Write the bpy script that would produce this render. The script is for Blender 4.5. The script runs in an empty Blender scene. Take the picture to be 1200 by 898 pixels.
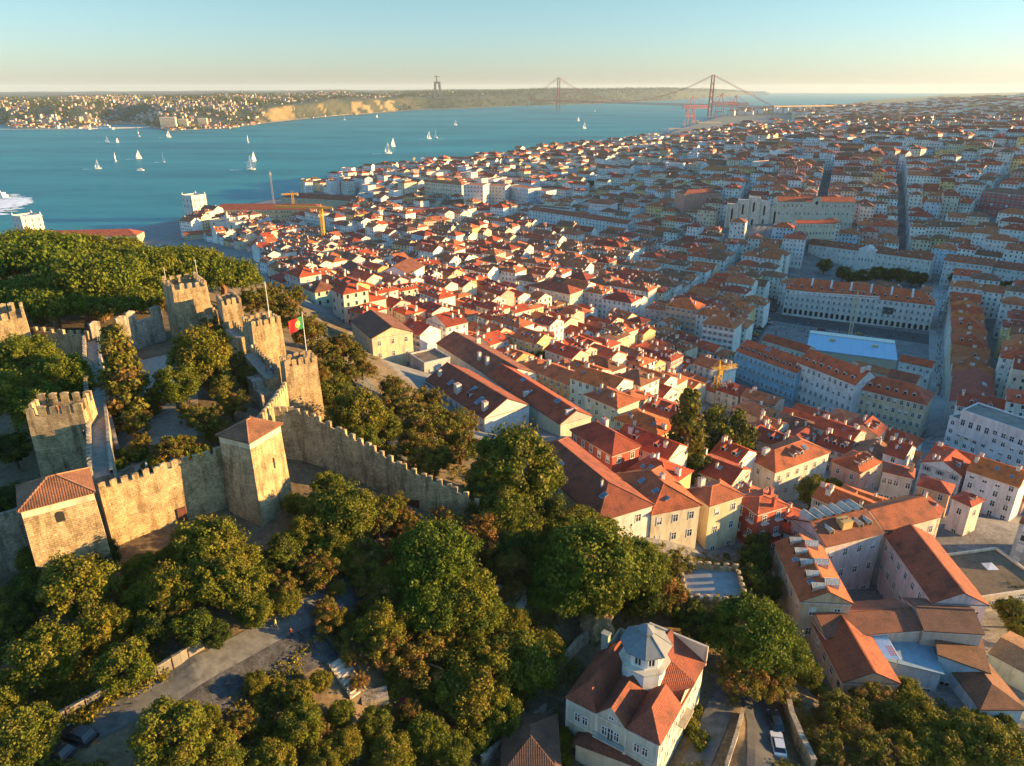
import bpy, bmesh, math, random
import numpy as np
from mathutils import Vector, Matrix
R = math.radians
rnd = random.Random(7)
sc = bpy.context.scene
col = sc.collection
# ------------------------------------------------------------ camera, sun, sky, exposure
CAMZ, PITCH, F = 160.0, R(22.58), 832.0
SUN_AZ, SUN_EL = R(86), R(8.8)          # azimuth clockwise from the view direction (+y)
cd = bpy.data.cameras.new('camera'); cam = bpy.data.objects.new('camera', cd); col.objects.link(cam)
cam.location = (0, 0, CAMZ); cam.rotation_euler = (R(90) - PITCH, 0, 0)
cd.sensor_width = 36; cd.lens = 36 * F / 1200; cd.clip_start = 1; cd.clip_end = 60000
sc.camera = cam
w = bpy.data.worlds.new('World'); sc.world = w; w.use_nodes = True
nt = w.node_tree; bg = nt.nodes['Background']
sky = nt.nodes.new('ShaderNodeTexSky'); sky.sky_type = 'NISHITA'; sky.sun_disc = False
sky.sun_elevation = SUN_EL; sky.sun_rotation = SUN_AZ
sky.air_density = 1.0; sky.dust_density = 0.4; sky.ozone_density = 2.5; sky.altitude = 100
# sky tint: cream horizon band dimmed, unseen turquoise sky above boosted to fill shadows
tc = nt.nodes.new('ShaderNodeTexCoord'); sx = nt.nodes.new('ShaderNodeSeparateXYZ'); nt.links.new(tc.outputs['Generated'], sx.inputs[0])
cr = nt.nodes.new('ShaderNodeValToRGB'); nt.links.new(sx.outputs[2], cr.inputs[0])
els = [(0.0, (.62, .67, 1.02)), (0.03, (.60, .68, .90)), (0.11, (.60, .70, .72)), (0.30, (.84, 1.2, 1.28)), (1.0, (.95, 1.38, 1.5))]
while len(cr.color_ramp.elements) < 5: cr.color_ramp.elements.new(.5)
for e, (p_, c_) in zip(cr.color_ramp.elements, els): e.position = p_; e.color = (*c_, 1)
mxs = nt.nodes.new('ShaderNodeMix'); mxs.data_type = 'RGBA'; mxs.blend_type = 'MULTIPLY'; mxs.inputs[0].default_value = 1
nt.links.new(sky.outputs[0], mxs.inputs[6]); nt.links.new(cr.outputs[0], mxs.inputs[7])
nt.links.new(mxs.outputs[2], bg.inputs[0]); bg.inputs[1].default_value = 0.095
sd = bpy.data.lights.new('sun', 'SUN'); sun = bpy.data.objects.new('sun', sd); col.objects.link(sun)
sd.energy = 5.0; sd.angle = R(0.5); sd.color = (1.0, 0.62, 0.24)
SD = Vector((math.sin(SUN_AZ) * math.cos(SUN_EL), math.cos(SUN_AZ) * math.cos(SUN_EL), math.sin(SUN_EL)))
sun.rotation_euler = SD.to_track_quat('Z', 'Y').to_euler(); sun.location = (300, 100, 300)
sc.view_settings.view_transform = 'Standard'; sc.view_settings.look = 'None'
sc.view_settings.gamma = 1; sc.view_settings.use_curve_mapping = False
sc.view_settings.exposure = 1.78
sc.cycles.use_denoising = True
sc.cycles.max_bounces = 5; sc.cycles.diffuse_bounces = 3; sc.cycles.transparent_max_bounces = 6
sc.cycles.volume_bounces = 0

# ------------------------------------------------------------ helpers
cp, sp = math.cos(PITCH), math.sin(PITCH)
def ray(px, py):
    u = (px - 600) / F; v = (py - 449) / F
    return (u, cp - v * sp, -(sp + v * cp))
def P(px, py, z):
    r = ray(px, py); t = (z - CAMZ) / r[2]
    return Vector((r[0] * t, r[1] * t, z))
def proj(x, y, z):
    dz = z - CAMZ; dep = y * cp - dz * sp
    if dep < 1: return (-9999, -9999, dep)
    return (600 + F * x / dep, 449 + F * (-y * sp - dz * cp) / dep, dep)
def inpoly(x, y, poly):
    c = False; j = len(poly) - 1
    for i in range(len(poly)):
        xi, yi = poly[i]; xj, yj = poly[j]
        if (yi > y) != (yj > y) and x < (xj - xi) * (y - yi) / (yj - yi) + xi: c = not c
        j = i
    return c

class MB:
    """collects faces with a material slot and a base colour; build() links ONE mesh object"""
    def __init__(s): s.v = []; s.f = []; s.m = []; s.c = []; s.T = None
    def face(s, pts, m=0, c=(1, 1, 1)):
        if s.T:
            x0, y0, z0, ca, sa = s.T
            pts = [(x0 + p[0] * ca - p[1] * sa, y0 + p[0] * sa + p[1] * ca, z0 + p[2]) for p in pts]
        i = len(s.v); s.v += pts; s.f.append(tuple(range(i, i + len(pts)))); s.m.append(m); s.c.append(c)
    def box(s, x0, x1, y0, y1, z0, z1, m=0, c=(1, 1, 1), top=True, bot=False):
        a, b, d, e = (x0, y0), (x1, y0), (x1, y1), (x0, y1)
        for p, q in ((a, b), (b, d), (d, e), (e, a)):
            s.face([(*p, z0), (*q, z0), (*q, z1), (*p, z1)], m, c)
        if top: s.face([(*a, z1), (*b, z1), (*d, z1), (*e, z1)], m, c)
        if bot: s.face([(*e, z0), (*d, z0), (*b, z0), (*a, z0)], m, c)
    def prism(s, poly, z0, z1, m=0, c=(1, 1, 1), top=True):
        n = len(poly)
        for i in range(n):
            p, q = poly[i], poly[(i + 1) % n]
            s.face([(*p, z0), (*q, z0), (*q, z1), (*p, z1)], m, c)
        if top: s.face([(*p, z1) for p in poly], m, c)
    def tube(s, a, b, r0, r1, n=6, m=0, c=(1, 1, 1), cap=True):
        a = Vector(a); b = Vector(b); d = (b - a).normalized()
        u = d.orthogonal().normalized(); v = d.cross(u)
        A = [a + (u * math.cos(k * 2 * math.pi / n) + v * math.sin(k * 2 * math.pi / n)) * r0 for k in range(n)]
        B = [b + (u * math.cos(k * 2 * math.pi / n) + v * math.sin(k * 2 * math.pi / n)) * r1 for k in range(n)]
        for k in range(n):
            k2 = (k + 1) % n
            s.face([tuple(A[k]), tuple(A[k2]), tuple(B[k2]), tuple(B[k])], m, c)
        if cap: s.face([tuple(p) for p in B], m, c); s.face([tuple(p) for p in A[::-1]], m, c)
    def mesh(s, name, mats, smooth=False):
        me = bpy.data.meshes.new(name); me.from_pydata(s.v, [], s.f)
        for mt in mats: me.materials.append(mt)
        me.polygons.foreach_set('material_index', s.m)
        if any(c != (1, 1, 1) for c in s.c):
            ca = me.color_attributes.new('col', 'FLOAT_COLOR', 'CORNER')
            buf = []
            for f, c in zip(s.f, s.c): buf += [c[0], c[1], c[2], 1.0] * len(f)
            ca.data.foreach_set('color', buf)
        if smooth: me.polygons.foreach_set('use_smooth', [True] * len(s.f))
        me.update(); return me
    def build(s, name, mats, parent=None, smooth=False):
        return link(name, s.mesh(name, mats, smooth), parent)
def link(name, data, parent=None, loc=None, rz=0):
    o = bpy.data.objects.new(name, data); col.objects.link(o)
    if parent: o.parent = parent
    if loc is not None: o.location = loc
    if rz: o.rotation_euler = (0, 0, rz)
    return o
def tag(o, label=None, cat=None, group=None, kind=None):
    for k, v in (('label', label), ('category', cat), ('group', group), ('kind', kind)):
        if v: o[k] = v
    return o
def thing(name, label, cat, loc=(0, 0, 0), rz=0, group=None):
    return tag(link(name, None, None, loc, rz), label, cat, group)
AUTO = []      # things whose label is finished from what stands near them, at the end of the script
def auto(o, desc, cat, pos, group=None):
    tag(o, desc, cat, group); AUTO.append((o, desc, proj(*pos))); return o
def copy_tree(o, parent=None):
    c = o.copy(); col.objects.link(c)
    if parent: c.parent = parent
    for ch in o.children: copy_tree(ch, c)
    return c

# ------------------------------------------------------------ materials
def newmat(name):
    m = bpy.data.materials.new(name); m.use_nodes = True
    n = m.node_tree.nodes; l = m.node_tree.links
    return m, n, l, n['Principled BSDF']
def N(n, t, **kw):
    x = n.new(t)
    for k, v in kw.items(): setattr(x, k, v)
    return x
def slope_uv(n, l):
    """metres along the eave (u) and up the slope (v) of any face, from its normal"""
    g = N(n, 'ShaderNodeNewGeometry')
    cr = N(n, 'ShaderNodeVectorMath', operation='CROSS_PRODUCT'); cr.inputs[0].default_value = (0, 0, 1)
    ad = N(n, 'ShaderNodeVectorMath', operation='ADD'); ad.inputs[1].default_value = (1e-4, 0, 0)
    l.new(g.outputs['True Normal'], ad.inputs[0]); l.new(ad.outputs[0], cr.inputs[1])
    nm = N(n, 'ShaderNodeVectorMath', operation='NORMALIZE'); l.new(cr.outputs[0], nm.inputs[0])
    c2 = N(n, 'ShaderNodeVectorMath', operation='CROSS_PRODUCT'); l.new(g.outputs['True Normal'], c2.inputs[0]); l.new(nm.outputs[0], c2.inputs[1])
    d1 = N(n, 'ShaderNodeVectorMath', operation='DOT_PRODUCT'); l.new(g.outputs['Position'], d1.inputs[0]); l.new(nm.outputs[0], d1.inputs[1])
    d2 = N(n, 'ShaderNodeVectorMath', operation='DOT_PRODUCT'); l.new(g.outputs['Position'], d2.inputs[0]); l.new(c2.outputs[0], d2.inputs[1])
    cb = N(n, 'ShaderNodeCombineXYZ'); l.new(d1.outputs['Value'], cb.inputs[0]); l.new(d2.outputs['Value'], cb.inputs[1])
    return g, cb
def noise(n, l, vec, scale, detail=4, rough=0.6):
    x = N(n, 'ShaderNodeTexNoise'); x.inputs['Scale'].default_value = scale; x.inputs['Detail'].default_value = detail
    x.inputs['Roughness'].default_value = rough
    if vec is not None: l.new(vec, x.inputs['Vector'])
    return x
def ramp(n, l, fac, stops):
    x = N(n, 'ShaderNodeValToRGB'); cr = x.color_ramp
    while len(cr.elements) < len(stops): cr.elements.new(0.5)
    for e, (p, c) in zip(cr.elements, stops): e.position = p; e.color = (*c, 1) if len(c) == 3 else c
    l.new(fac, x.inputs[0]); return x
def mul(n, l, a, b, fac=1.0, mode='MULTIPLY'):
    x = N(n, 'ShaderNodeMix', data_type='RGBA', blend_type=mode); x.inputs[0].default_value = fac
    for s, v in ((6, a), (7, b)):
        if isinstance(v, tuple): x.inputs[s].default_value = (*v, 1)
        else: l.new(v, x.inputs[s])
    return x.outputs[2]
def bump(n, l, b, h, strength, dist=0.05):
    x = N(n, 'ShaderNodeBump'); x.inputs['Strength'].default_value = strength; x.inputs['Distance'].default_value = dist
    l.new(h, x.inputs['Height']); l.new(x.outputs[0], b.inputs['Normal'])
def attr(n, name='col'):
    return N(n, 'ShaderNodeVertexColor', layer_name=name).outputs[0]
def mat_plain(name, c, rough=0.7, metal=0, var=0.25, scale=1.5):
    m, n, l, b = newmat(name); g = N(n, 'ShaderNodeNewGeometry')
    x = noise(n, l, g.outputs['Position'], scale)
    r = ramp(n, l, x.outputs[0], [(0.3, tuple(v * (1 - var) for v in c)), (0.7, tuple(min(1, v * (1 + var)) for v in c))])
    l.new(r.outputs[0], b.inputs['Base Color']); b.inputs['Roughness'].default_value = rough; b.inputs['Metallic'].default_value = metal
    return m
def mat_roof():
    m, n, l, b = newmat('clay roof tiles'); g, uv = slope_uv(n, l)
    base = mul(n, l, attr(n), (1.04, .86, .68))
    n1 = noise(n, l, g.outputs['Position'], 0.35, 5, 0.65); n2 = noise(n, l, g.outputs['Position'], 3.5, 3, 0.7)
    c = mul(n, l, base, ramp(n, l, n1.outputs[0], [(0.3, (0.5, 0.52, 0.56)), (0.48, (1, 1, 1)), (0.7, (1.35, 1.3, 1.2))]).outputs[0])
    c = mul(n, l, c, ramp(n, l, n2.outputs[0], [(0.35, (0.72, 0.72, 0.75)), (0.65, (1.2, 1.2, 1.15))]).outputs[0])
    br = N(n, 'ShaderNodeTexBrick'); l.new(uv.outputs[0], br.inputs['Vector']); br.offset = 0
    br.inputs['Color1'].default_value = (1, 1, 1, 1); br.inputs['Color2'].default_value = (0.8, 0.78, 0.76, 1); br.inputs['Mortar'].default_value = (0.5, 0.48, 0.46, 1)
    br.inputs['Scale'].default_value = 1; br.inputs['Brick Width'].default_value = 0.3; br.inputs['Row Height'].default_value = 0.42; br.inputs['Mortar Size'].default_value = 0.035
    c = mul(n, l, c, br.outputs[0], 0.75)
    l.new(c, b.inputs['Base Color']); b.inputs['Roughness'].default_value = 0.85
    wv = N(n, 'ShaderNodeTexWave'); l.new(uv.outputs[0], wv.inputs[0]); wv.inputs['Scale'].default_value = 1.05; wv.bands_direction = 'X'
    bump(n, l, b, wv.outputs[1], 0.6, 0.06); return m
def mat_wall():
    m, n, l, b = newmat('painted plaster'); g, uv = slope_uv(n, l); base = attr(n)
    mp = N(n, 'ShaderNodeMapping'); mp.inputs['Scale'].default_value = (0.8, 0.8, 0.18); l.new(g.outputs['Position'], mp.inputs[0])
    n1 = noise(n, l, mp.outputs[0], 1.0, 6, 0.7); n2 = noise(n, l, g.outputs['Position'], 0.25, 3, 0.5)
    c = mul(n, l, base, ramp(n, l, n1.outputs[0], [(0.3, (0.66, 0.63, 0.6)), (0.52, (1, 1, 1)), (0.8, (1.06, 1.05, 1.03))]).outputs[0])
    c = mul(n, l, c, ramp(n, l, n2.outputs[0], [(0.35, (0.86, 0.85, 0.84)), (0.6, (1, 1, 1))]).outputs[0])
    l.new(c, b.inputs['Base Color']); b.inputs['Roughness'].default_value = 0.9
    bump(n, l, b, n1.outputs[0], 0.15, 0.05); return m
def mat_stone(name, c1, c2, bw=0.75, rh=0.38, mort=0.03):
    m, n, l, b = newmat(name); g, uv = slope_uv(n, l)
    n0 = noise(n, l, uv.outputs[0], 0.9, 2); va = N(n, 'ShaderNodeVectorMath', operation='MULTIPLY_ADD')
    l.new(n0.outputs[1], va.inputs[0]); va.inputs[1].default_value = (0.35, 0.25, 0); l.new(uv.outputs[0], va.inputs[2])
    br = N(n, 'ShaderNodeTexBrick'); l.new(va.outputs[0], br.inputs['Vector'])
    br.inputs['Color1'].default_value = (*c1, 1); br.inputs['Color2'].default_value = (*c2, 1); br.inputs['Mortar'].default_value = (*[v * 0.45 for v in c1], 1)
    br.inputs['Scale'].default_value = 1; br.inputs['Brick Width'].default_value = bw; br.inputs['Row Height'].default_value = rh
    br.inputs['Mortar Size'].default_value = mort; br.inputs['Mortar Smooth'].default_value = 0.4; br.inputs['Bias'].default_value = -0.1
    n1 = noise(n, l, g.outputs['Position'], 0.4, 6, 0.7); n2 = noise(n, l, g.outputs['Position'], 2.5, 4, 0.7)
    mp = N(n, 'ShaderNodeMapping'); mp.inputs['Scale'].default_value = (1.1, 1.1, 0.16); l.new(g.outputs['Position'], mp.inputs[0])
    n3 = noise(n, l, mp.outputs[0], 0.8, 4, 0.65)
    c = mul(n, l, br.outputs[0], ramp(n, l, n1.outputs[0], [(0.3, (0.5, 0.48, 0.45)), (0.55, (1, 1, 1)), (0.75, (1.25, 1.2, 1.1))]).outputs[0])
    c = mul(n, l, c, ramp(n, l, n2.outputs[0], [(0.3, (0.6, 0.6, 0.6)), (0.65, (1.2, 1.2, 1.2))]).outputs[0])
    c = mul(n, l, c, ramp(n, l, n3.outputs[0], [(0.36, (0.52, 0.50, 0.46)), (0.52, (1, 1, 1))]).outputs[0])
    l.new(c, b.inputs['Base Color']); b.inputs['Roughness'].default_value = 0.95
    hh = mul(n, l, br.outputs[0], n2.outputs[1], 0.6); bump(n, l, b, hh, 0.8, 0.15); return m
def mat_leaf(name, dark, light, trans=0.25):
    m, n, l, b = newmat(name)
    g = N(n, 'ShaderNodeNewGeometry'); oi = N(n, 'ShaderNodeObjectInfo')
    x = noise(n, l, g.outputs['Position'], 0.55, 4, 0.6)
    c = ramp(n, l, x.outputs[0], [(0.3, dark), (0.7, light)]).outputs[0]
    y = ramp(n, l, g.outputs['Random Per Island'], [(0, (0.62, 0.68, 0.6)), (1, (1.35, 1.25, 1.2))])
    c = mul(n, l, c, y.outputs[0])
    z = ramp(n, l, oi.outputs['Random'], [(0, (0.8, 0.9, 0.8)), (0.5, (1, 1, 1)), (1, (1.3, 1.08, 0.95))])
    c = mul(n, l, c, z.outputs[0])
    l.new(c, b.inputs['Base Color']); b.inputs['Roughness'].default_value = 0.75; b.inputs['Specular IOR Level'].default_value = 0.2
    tr = N(n, 'ShaderNodeBsdfTranslucent'); l.new(c, tr.inputs[0]); mx = N(n, 'ShaderNodeMixShader'); mx.inputs[0].default_value = trans
    l.new(b.outputs[0], mx.inputs[1]); l.new(tr.outputs[0], mx.inputs[2]); l.new(mx.outputs[0], n['Material Output'].inputs[0]); return m
def mat_attr(name, rough=0.85, s1=0.3, s2=2.5, a=0.3):
    m, n, l, b = newmat(name); g = N(n, 'ShaderNodeNewGeometry'); base = attr(n)
    n1 = noise(n, l, g.outputs['Position'], s1, 5, 0.65); n2 = noise(n, l, g.outputs['Position'], s2, 4, 0.7)
    c = mul(n, l, base, ramp(n, l, n1.outputs[0], [(0.3, (1 - a,) * 3), (0.7, (1 + a,) * 3)]).outputs[0])
    c = mul(n, l, c, ramp(n, l, n2.outputs[0], [(0.3, (1 - a,) * 3), (0.7, (1 + a,) * 3)]).outputs[0])
    l.new(c, b.inputs['Base Color']); b.inputs['Roughness'].default_value = rough; bump(n, l, b, n2.outputs[0], 0.3, 0.1); return m
def mat_water():
    m, n, l, b = newmat('river water'); g = N(n, 'ShaderNodeNewGeometry')
    mp = N(n, 'ShaderNodeMapping'); mp.inputs['Rotation'].default_value = (0, 0, R(25)); mp.inputs['Scale'].default_value = (0.35, 1, 1); l.new(g.outputs['Position'], mp.inputs[0])
    n1 = noise(n, l, mp.outputs[0], 0.0045, 9, 0.68); n2 = noise(n, l, mp.outputs[0], 0.09, 5, 0.7)
    r = ramp(n, l, n1.outputs[0], [(0.35, (0.004, 0.115, 0.14)), (0.65, (0.022, 0.225, 0.23))])
    df = N(n, 'ShaderNodeBsdfDiffuse'); gl = N(n, 'ShaderNodeBsdfGlossy'); gl.inputs['Roughness'].default_value = .25; mx = N(n, 'ShaderNodeMixShader'); mx.inputs[0].default_value = .16
    l.new(r.outputs[0], df.inputs[0]); gl.inputs[0].default_value = (.8, 1, 1, 1); bump(n, l, gl, n2.outputs[0], 1.0, 3.5)
    l.new(df.outputs[0], mx.inputs[1]); l.new(gl.outputs[0], mx.inputs[2]); l.new(mx.outputs[0], n['Material Output'].inputs[0]); return m
M = {}
M['roof'] = mat_roof(); M['wall'] = mat_wall()
M['glass'] = mat_plain('window glass', (0.03, 0.04, 0.05), 0.15, 0, 0.3, 0.8)
M['trim'] = mat_plain('window surround', (0.6, 0.58, 0.53), 0.8, 0, 0.1)
M['stone'] = mat_stone('castle stone', (0.56, 0.41, 0.22), (0.43, 0.31, 0.17), .6, .3)
M['stone2'] = mat_stone('grey castle stone', (0.46, 0.39, 0.29), (0.36, 0.30, 0.23), 0.65, 0.32)
M['lime'] = mat_plain('pale limestone', (0.55, 0.5, 0.41), 0.9, 0, 0.25, 0.5)
M['ground'] = mat_attr('earth and paving', 0.95, 0.15, 1.2, 0.35)
M['hill'] = mat_attr('hill scrub', 0.95, 0.006, 0.03, 0.35)
M['water'] = mat_water()
M['metal'] = mat_plain('grey metal', (0.35, 0.36, 0.37), 0.45, 0.6, 0.1)
M['white'] = mat_plain('white paint', (0.78, 0.77, 0.74), 0.6, 0, 0.06)
M['col'] = mat_attr('painted surface', 0.6, 0.5, 3, 0.1)
M['bark'] = mat_plain('bark', (0.10, 0.065, 0.04), 0.95, 0, 0.4, 3)
M['barkpine'] = mat_plain('pine bark', (0.2, 0.1, 0.05), 0.95, 0, 0.4, 3)
# ------------------------------------------------------------ terrain heights
CPX = [(0,900,90),(90,880,92),(200,800,92.5),(300,890,86),(400,800,87),(450,870,82),(560,890,76),(640,890,72),(130,680,96),(30,720,95),(260,620,96.5),(230,780,93),(340,640,95),(350,720,92),(450,700,88),(420,600,94.5),(500,600,91),(560,610,88),(520,680,86),(600,740,80),(650,800,75),(700,760,74),(720,890,71),(820,850,72),(880,880,73),(860,800,71),(760,690,74),(840,690,72),(690,640,78),(640,600,82),(600,560,83),(480,520,88),(430,450,88),(380,420,94),(400,400,86),(330,440,97),(330,345,70),
 (150,560,102),(200,480,102.5),(180,430,103),(250,460,102.5),(220,400,103),(50,560,97),(20,480,98),(60,420,100),(100,360,101),(150,340,101),(200,300,99),(30,330,99),(100,300,98),(0,290,97),(250,310,93),(280,320,88),
 (436,420,72),(480,425,68),(520,400,58),(569,503,72),(622,490,70),(657,510,72),(690,540,75),(764,625,75),(832,646,68),(890,640,66),(908,575,48),(960,560,47),(1007,575,45),(1080,590,46),(1138,610,51),(1080,511,20),(1104,528,29),(1040,540,33),(960,500,26),(900,470,24),(880,450,21),(840,420,22),(860,500,36),(800,470,36),(760,430,32),(720,460,48),(680,430,44),(640,413,46),(600,400,48),(560,370,46),(520,350,44),(480,330,42),(430,330,44),(400,345,52),(370,320,38),(330,300,24),(300,280,14),
 (700,380,24),(780,390,18),(600,350,20),(500,310,16),(650,340,12),(560,300,9),(750,360,12),(450,280,8),(400,265,7),(340,255,5),(300,262,6),
 (850,350,11),(700,310,9),(850,390,14),(900,380,13),(1000,385,13),(1090,385,14),(950,420,15),(1060,420,15),(1105,350,13),(1110,450,17),(1110,500,22),(1170,430,20),(1190,580,38),(1190,480,24),(1200,400,18),
 (600,240,10),(700,250,12),(760,260,18),(800,280,14),(830,300,12),(850,270,28),(875,270,36),(960,265,36),(1000,290,20),(950,320,14),(1090,315,15),(1150,330,16),(1050,280,24),(1100,260,38),(1150,250,42),(1190,255,42),(900,225,50),(1000,225,52),(1100,225,55),(800,220,32),(700,220,16),(620,200,8),(560,200,6),(500,212,8),(750,185,14),(850,195,45),(950,200,62),(1050,200,66),(1150,200,68),(1000,170,62),(1150,170,72),(900,170,55),(820,170,20),(950,150,42),(1050,150,62),(1190,150,75),(880,145,15),(1000,135,38),(1100,130,60),(1190,125,78),(1050,124,12),(1150,117,70),(1200,114,88),
 (1040,690,56),(940,740,60),(980,810,62),(1100,810,60),(1180,720,54),(1190,880,60),(950,880,68),(1050,880,62),(1160,650,52)]
CPW = [(-260,420,45),(-330,600,12),(-200,430,42),(-400,420,40),(-150,400,48),(350,150,60),(500,250,104),(600,400,122),(450,100,70),(700,600,126),(300,250,45),(250,120,52),(900,900,122),(200,20,60),(0,20,72),(0,60,78),(-60,30,90),(-150,50,92),(-220,150,92),(-300,260,80),(-600,400,30),(1500,1200,95),(2500,2000,100),(400,400,60),(0,-20,74)]  # includes unseen hills on the right, raised in height to shade the valley
pts = []
for px, py, z in CPX:
    p = P(px, py, z); pts.append((p.x, p.y, z))
pts += CPW
pts = np.array(pts, float)
def lp(x, y): return np.log(np.maximum(np.hypot(x, y), 5.0)), np.arctan2(x, y)
kx, ky = lp(pts[:, 0], pts[:, 1]); n_ = len(pts)
A_ = np.hypot(kx[:, None] - kx[None], ky[:, None] - ky[None]) + 0.012 * np.eye(n_)
B_ = np.zeros((n_ + 1, n_ + 1)); B_[:n_, :n_] = A_; B_[n_, :n_] = 1; B_[:n_, n_] = 1
W_ = np.linalg.solve(B_, np.append(pts[:, 2], 0))
L0, L1, NL = math.log(12), math.log(29000), 760
A0, A1, NA = R(-80), R(80), 640
gl = np.linspace(L0, L1, NL); ga = np.linspace(A0, A1, NA); HG = np.zeros((NL, NA))
for i in range(NL):
    d = np.hypot(gl[i] - kx[None], ga[:, None] - ky[None]); HG[i] = d @ W_[:n_] + W_[n_]
def shore_table(px):
    a = []; d = []
    for x, y in px:
        p = P(x, y, 0); a.append(math.atan2(p.x, p.y)); d.append(math.hypot(p.x, p.y))
    return np.array(a), np.array(d)
SH = shore_table([(-700,330),(-100,292),(0,280),(100,276),(150,272),(215,258),(330,233),(420,213),(470,204),(560,191),(640,179),(755,171),(782,163),(786,158),(840,141),(905,134),(960,127),(1010,122),(1080,118),(1130,113),(1200,110.5),(1900,109.3)])
FS = shore_table([(-700,150),(-100,147),(0,146),(14,151),(100,152),(128,146),(150,146),(200,154),(270,151),(330,143),(400,136),(430,134),(500,128.5),(545,127.5),(600,125),(700,122),(790,118),(850,114),(897,110.5)])
FAR_END = FS[0][-1]
def dshore(a): return np.interp(a, *SH)
def dfar(a): return np.interp(a, *FS)
def H(x, y):
    r = math.hypot(x, y); a = math.atan2(x, y)
    i = (math.log(max(r, 12.01)) - L0) / (L1 - L0) * (NL - 1); j = (a - A0) / (A1 - A0) * (NA - 1)
    i = min(max(i, 0), NL - 1.001); j = min(max(j, 0), NA - 1.001)
    a0, b0 = int(i), int(j); u, v = i - a0, j - b0
    return max(1.5, (HG[a0, b0] * (1 - u) + HG[a0 + 1, b0] * u) * (1 - v) + (HG[a0, b0 + 1] * (1 - u) + HG[a0 + 1, b0 + 1] * u) * v)
def land(x, y): return math.hypot(x, y) < float(dshore(math.atan2(x, y))) - 12
def hit(px, py, up=0.0):
    """where the line of sight through a pixel meets the terrain raised by `up`"""
    r = ray(px, py); t = 30.0
    while t < 9000:
        x, y, z = r[0] * t, r[1] * t, CAMZ + r[2] * t
        if z < H(x, y) + up: return Vector((x, y, H(x, y)))
        t *= 1.004
    return Vector((x, y, 1.5))
GREEN = [(-50,240),(160,262),(300,300),(335,345),(400,380),(470,440),(560,520),(640,560),(690,640),(800,650),(910,660),(955,790),(1130,840),(1260,860),(1260,1200),(-300,1200),(-300,300)]
COURT = [(110,420),(280,400),(300,470),(250,530),(130,560)]
# near land: polar sheet that ends exactly on the shore line, with a quay wall down into the water
na, nl = 420, 330
aa = np.concatenate([np.linspace(R(-79), R(79), na)])
vs = []; cs = []
for a in aa:
    ds = float(dshore(a))
    for k in range(nl):
        r = math.exp(math.log(14) + (math.log(ds) - math.log(14)) * k / (nl - 1))
        x, y = r * math.sin(a), r * math.cos(a); z = H(x, y)
        z = min(z, 2.0 + max(0, ds - r) * 0.12) if r > ds - 400 and ds < 4000 else z
        vs.append((x, y, z))
        q = proj(x, y, z)
        if inpoly(q[0], q[1], GREEN) and r < 420: c = (0.14, 0.10, 0.055)
        elif inpoly(q[0], q[1], COURT) and r < 300: c = (0.2, 0.17, 0.12)
        elif r > 4300: c = (0.05, 0.06, 0.035)
        elif r > 1500: c = (0.13, 0.14, 0.12)
        else: c = (0.17, 0.165, 0.155)
        cs.append((*c, 1))
    vs.append((vs[-1][0], vs[-1][1], -4)); cs.append((0.2, 0.19, 0.17, 1))
fs = []; S = nl + 1
for i in range(len(aa) - 1):
    for k in range(nl):
        fs.append((i * S + k, (i + 1) * S + k, (i + 1) * S + k + 1, i * S + k + 1))
i0 = len(vs); vs.append((0, -12, 72)); cs.append((0.14, 0.1, 0.055, 1))
for i in range(len(aa) - 1): fs.append((i0, (i + 1) * S, i * S))
me = bpy.data.meshes.new('ground'); me.from_pydata(vs, [], fs); me.materials.append(M['ground'])
me.polygons.foreach_set('use_smooth', [True] * len(fs))
ca = me.color_attributes.new('col', 'FLOAT_COLOR', 'POINT'); ca.data.foreach_set('color', np.array(cs).ravel())
tag(link('ground', me), kind='structure')
# far bank: shore, sandy cliffs, plateau and the wooded ridge
def fbm(x, y, s):
    return (math.sin(x * s * 1.3 + 1.7 * math.sin(y * s)) + 0.6 * math.sin(y * s * 2.1 + 1.3 * math.sin(x * s * 1.9 + 2)) + 0.4 * math.sin((x + y) * s * 4.3 + 1)) / 2
RIDGE = shore_table([(-700,111)]); 
RPX = [(-700,70,900),(0,74,900),(150,84,900),(280,96,800),(315,90,260),(400,108,180),(435,98,220),(520,112,500),(600,120,700),(650,138,900),(700,130,900),(780,145,900),(830,125,900),(860,95,800),(897,4,500)]
ra_ = [math.atan2((p[0] - 600) / F, cp + 0.4 * sp) for p in RPX]; rz_ = [p[1] * 1.08 for p in RPX]; rw_ = [p[2] for p in RPX]
def HF(a, d):
    e = d - float(dfar(a)); rz = float(np.interp(a, ra_, rz_)); rw = float(np.interp(a, ra_, rw_))
    x, y = d * math.sin(a), d * math.cos(a)
    t = min(max((e - 45) / rw, 0), 1); t = t * t * (3 - 2 * t)
    z = 2 + rz * t * (0.92 + 0.12 * fbm(x, y, 0.004)) * (0.8 + 0.2 * min(1, e / 3000))
    if rw < 400 and 0 < t < 0.98: z += 14 * fbm(x, y, 0.03) * t * (1 - t) * 3
    return max(z, 1.5 + 0.3 * fbm(x, y, .05))
vs = []; cs = []; na, nl = 420, 90
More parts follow.
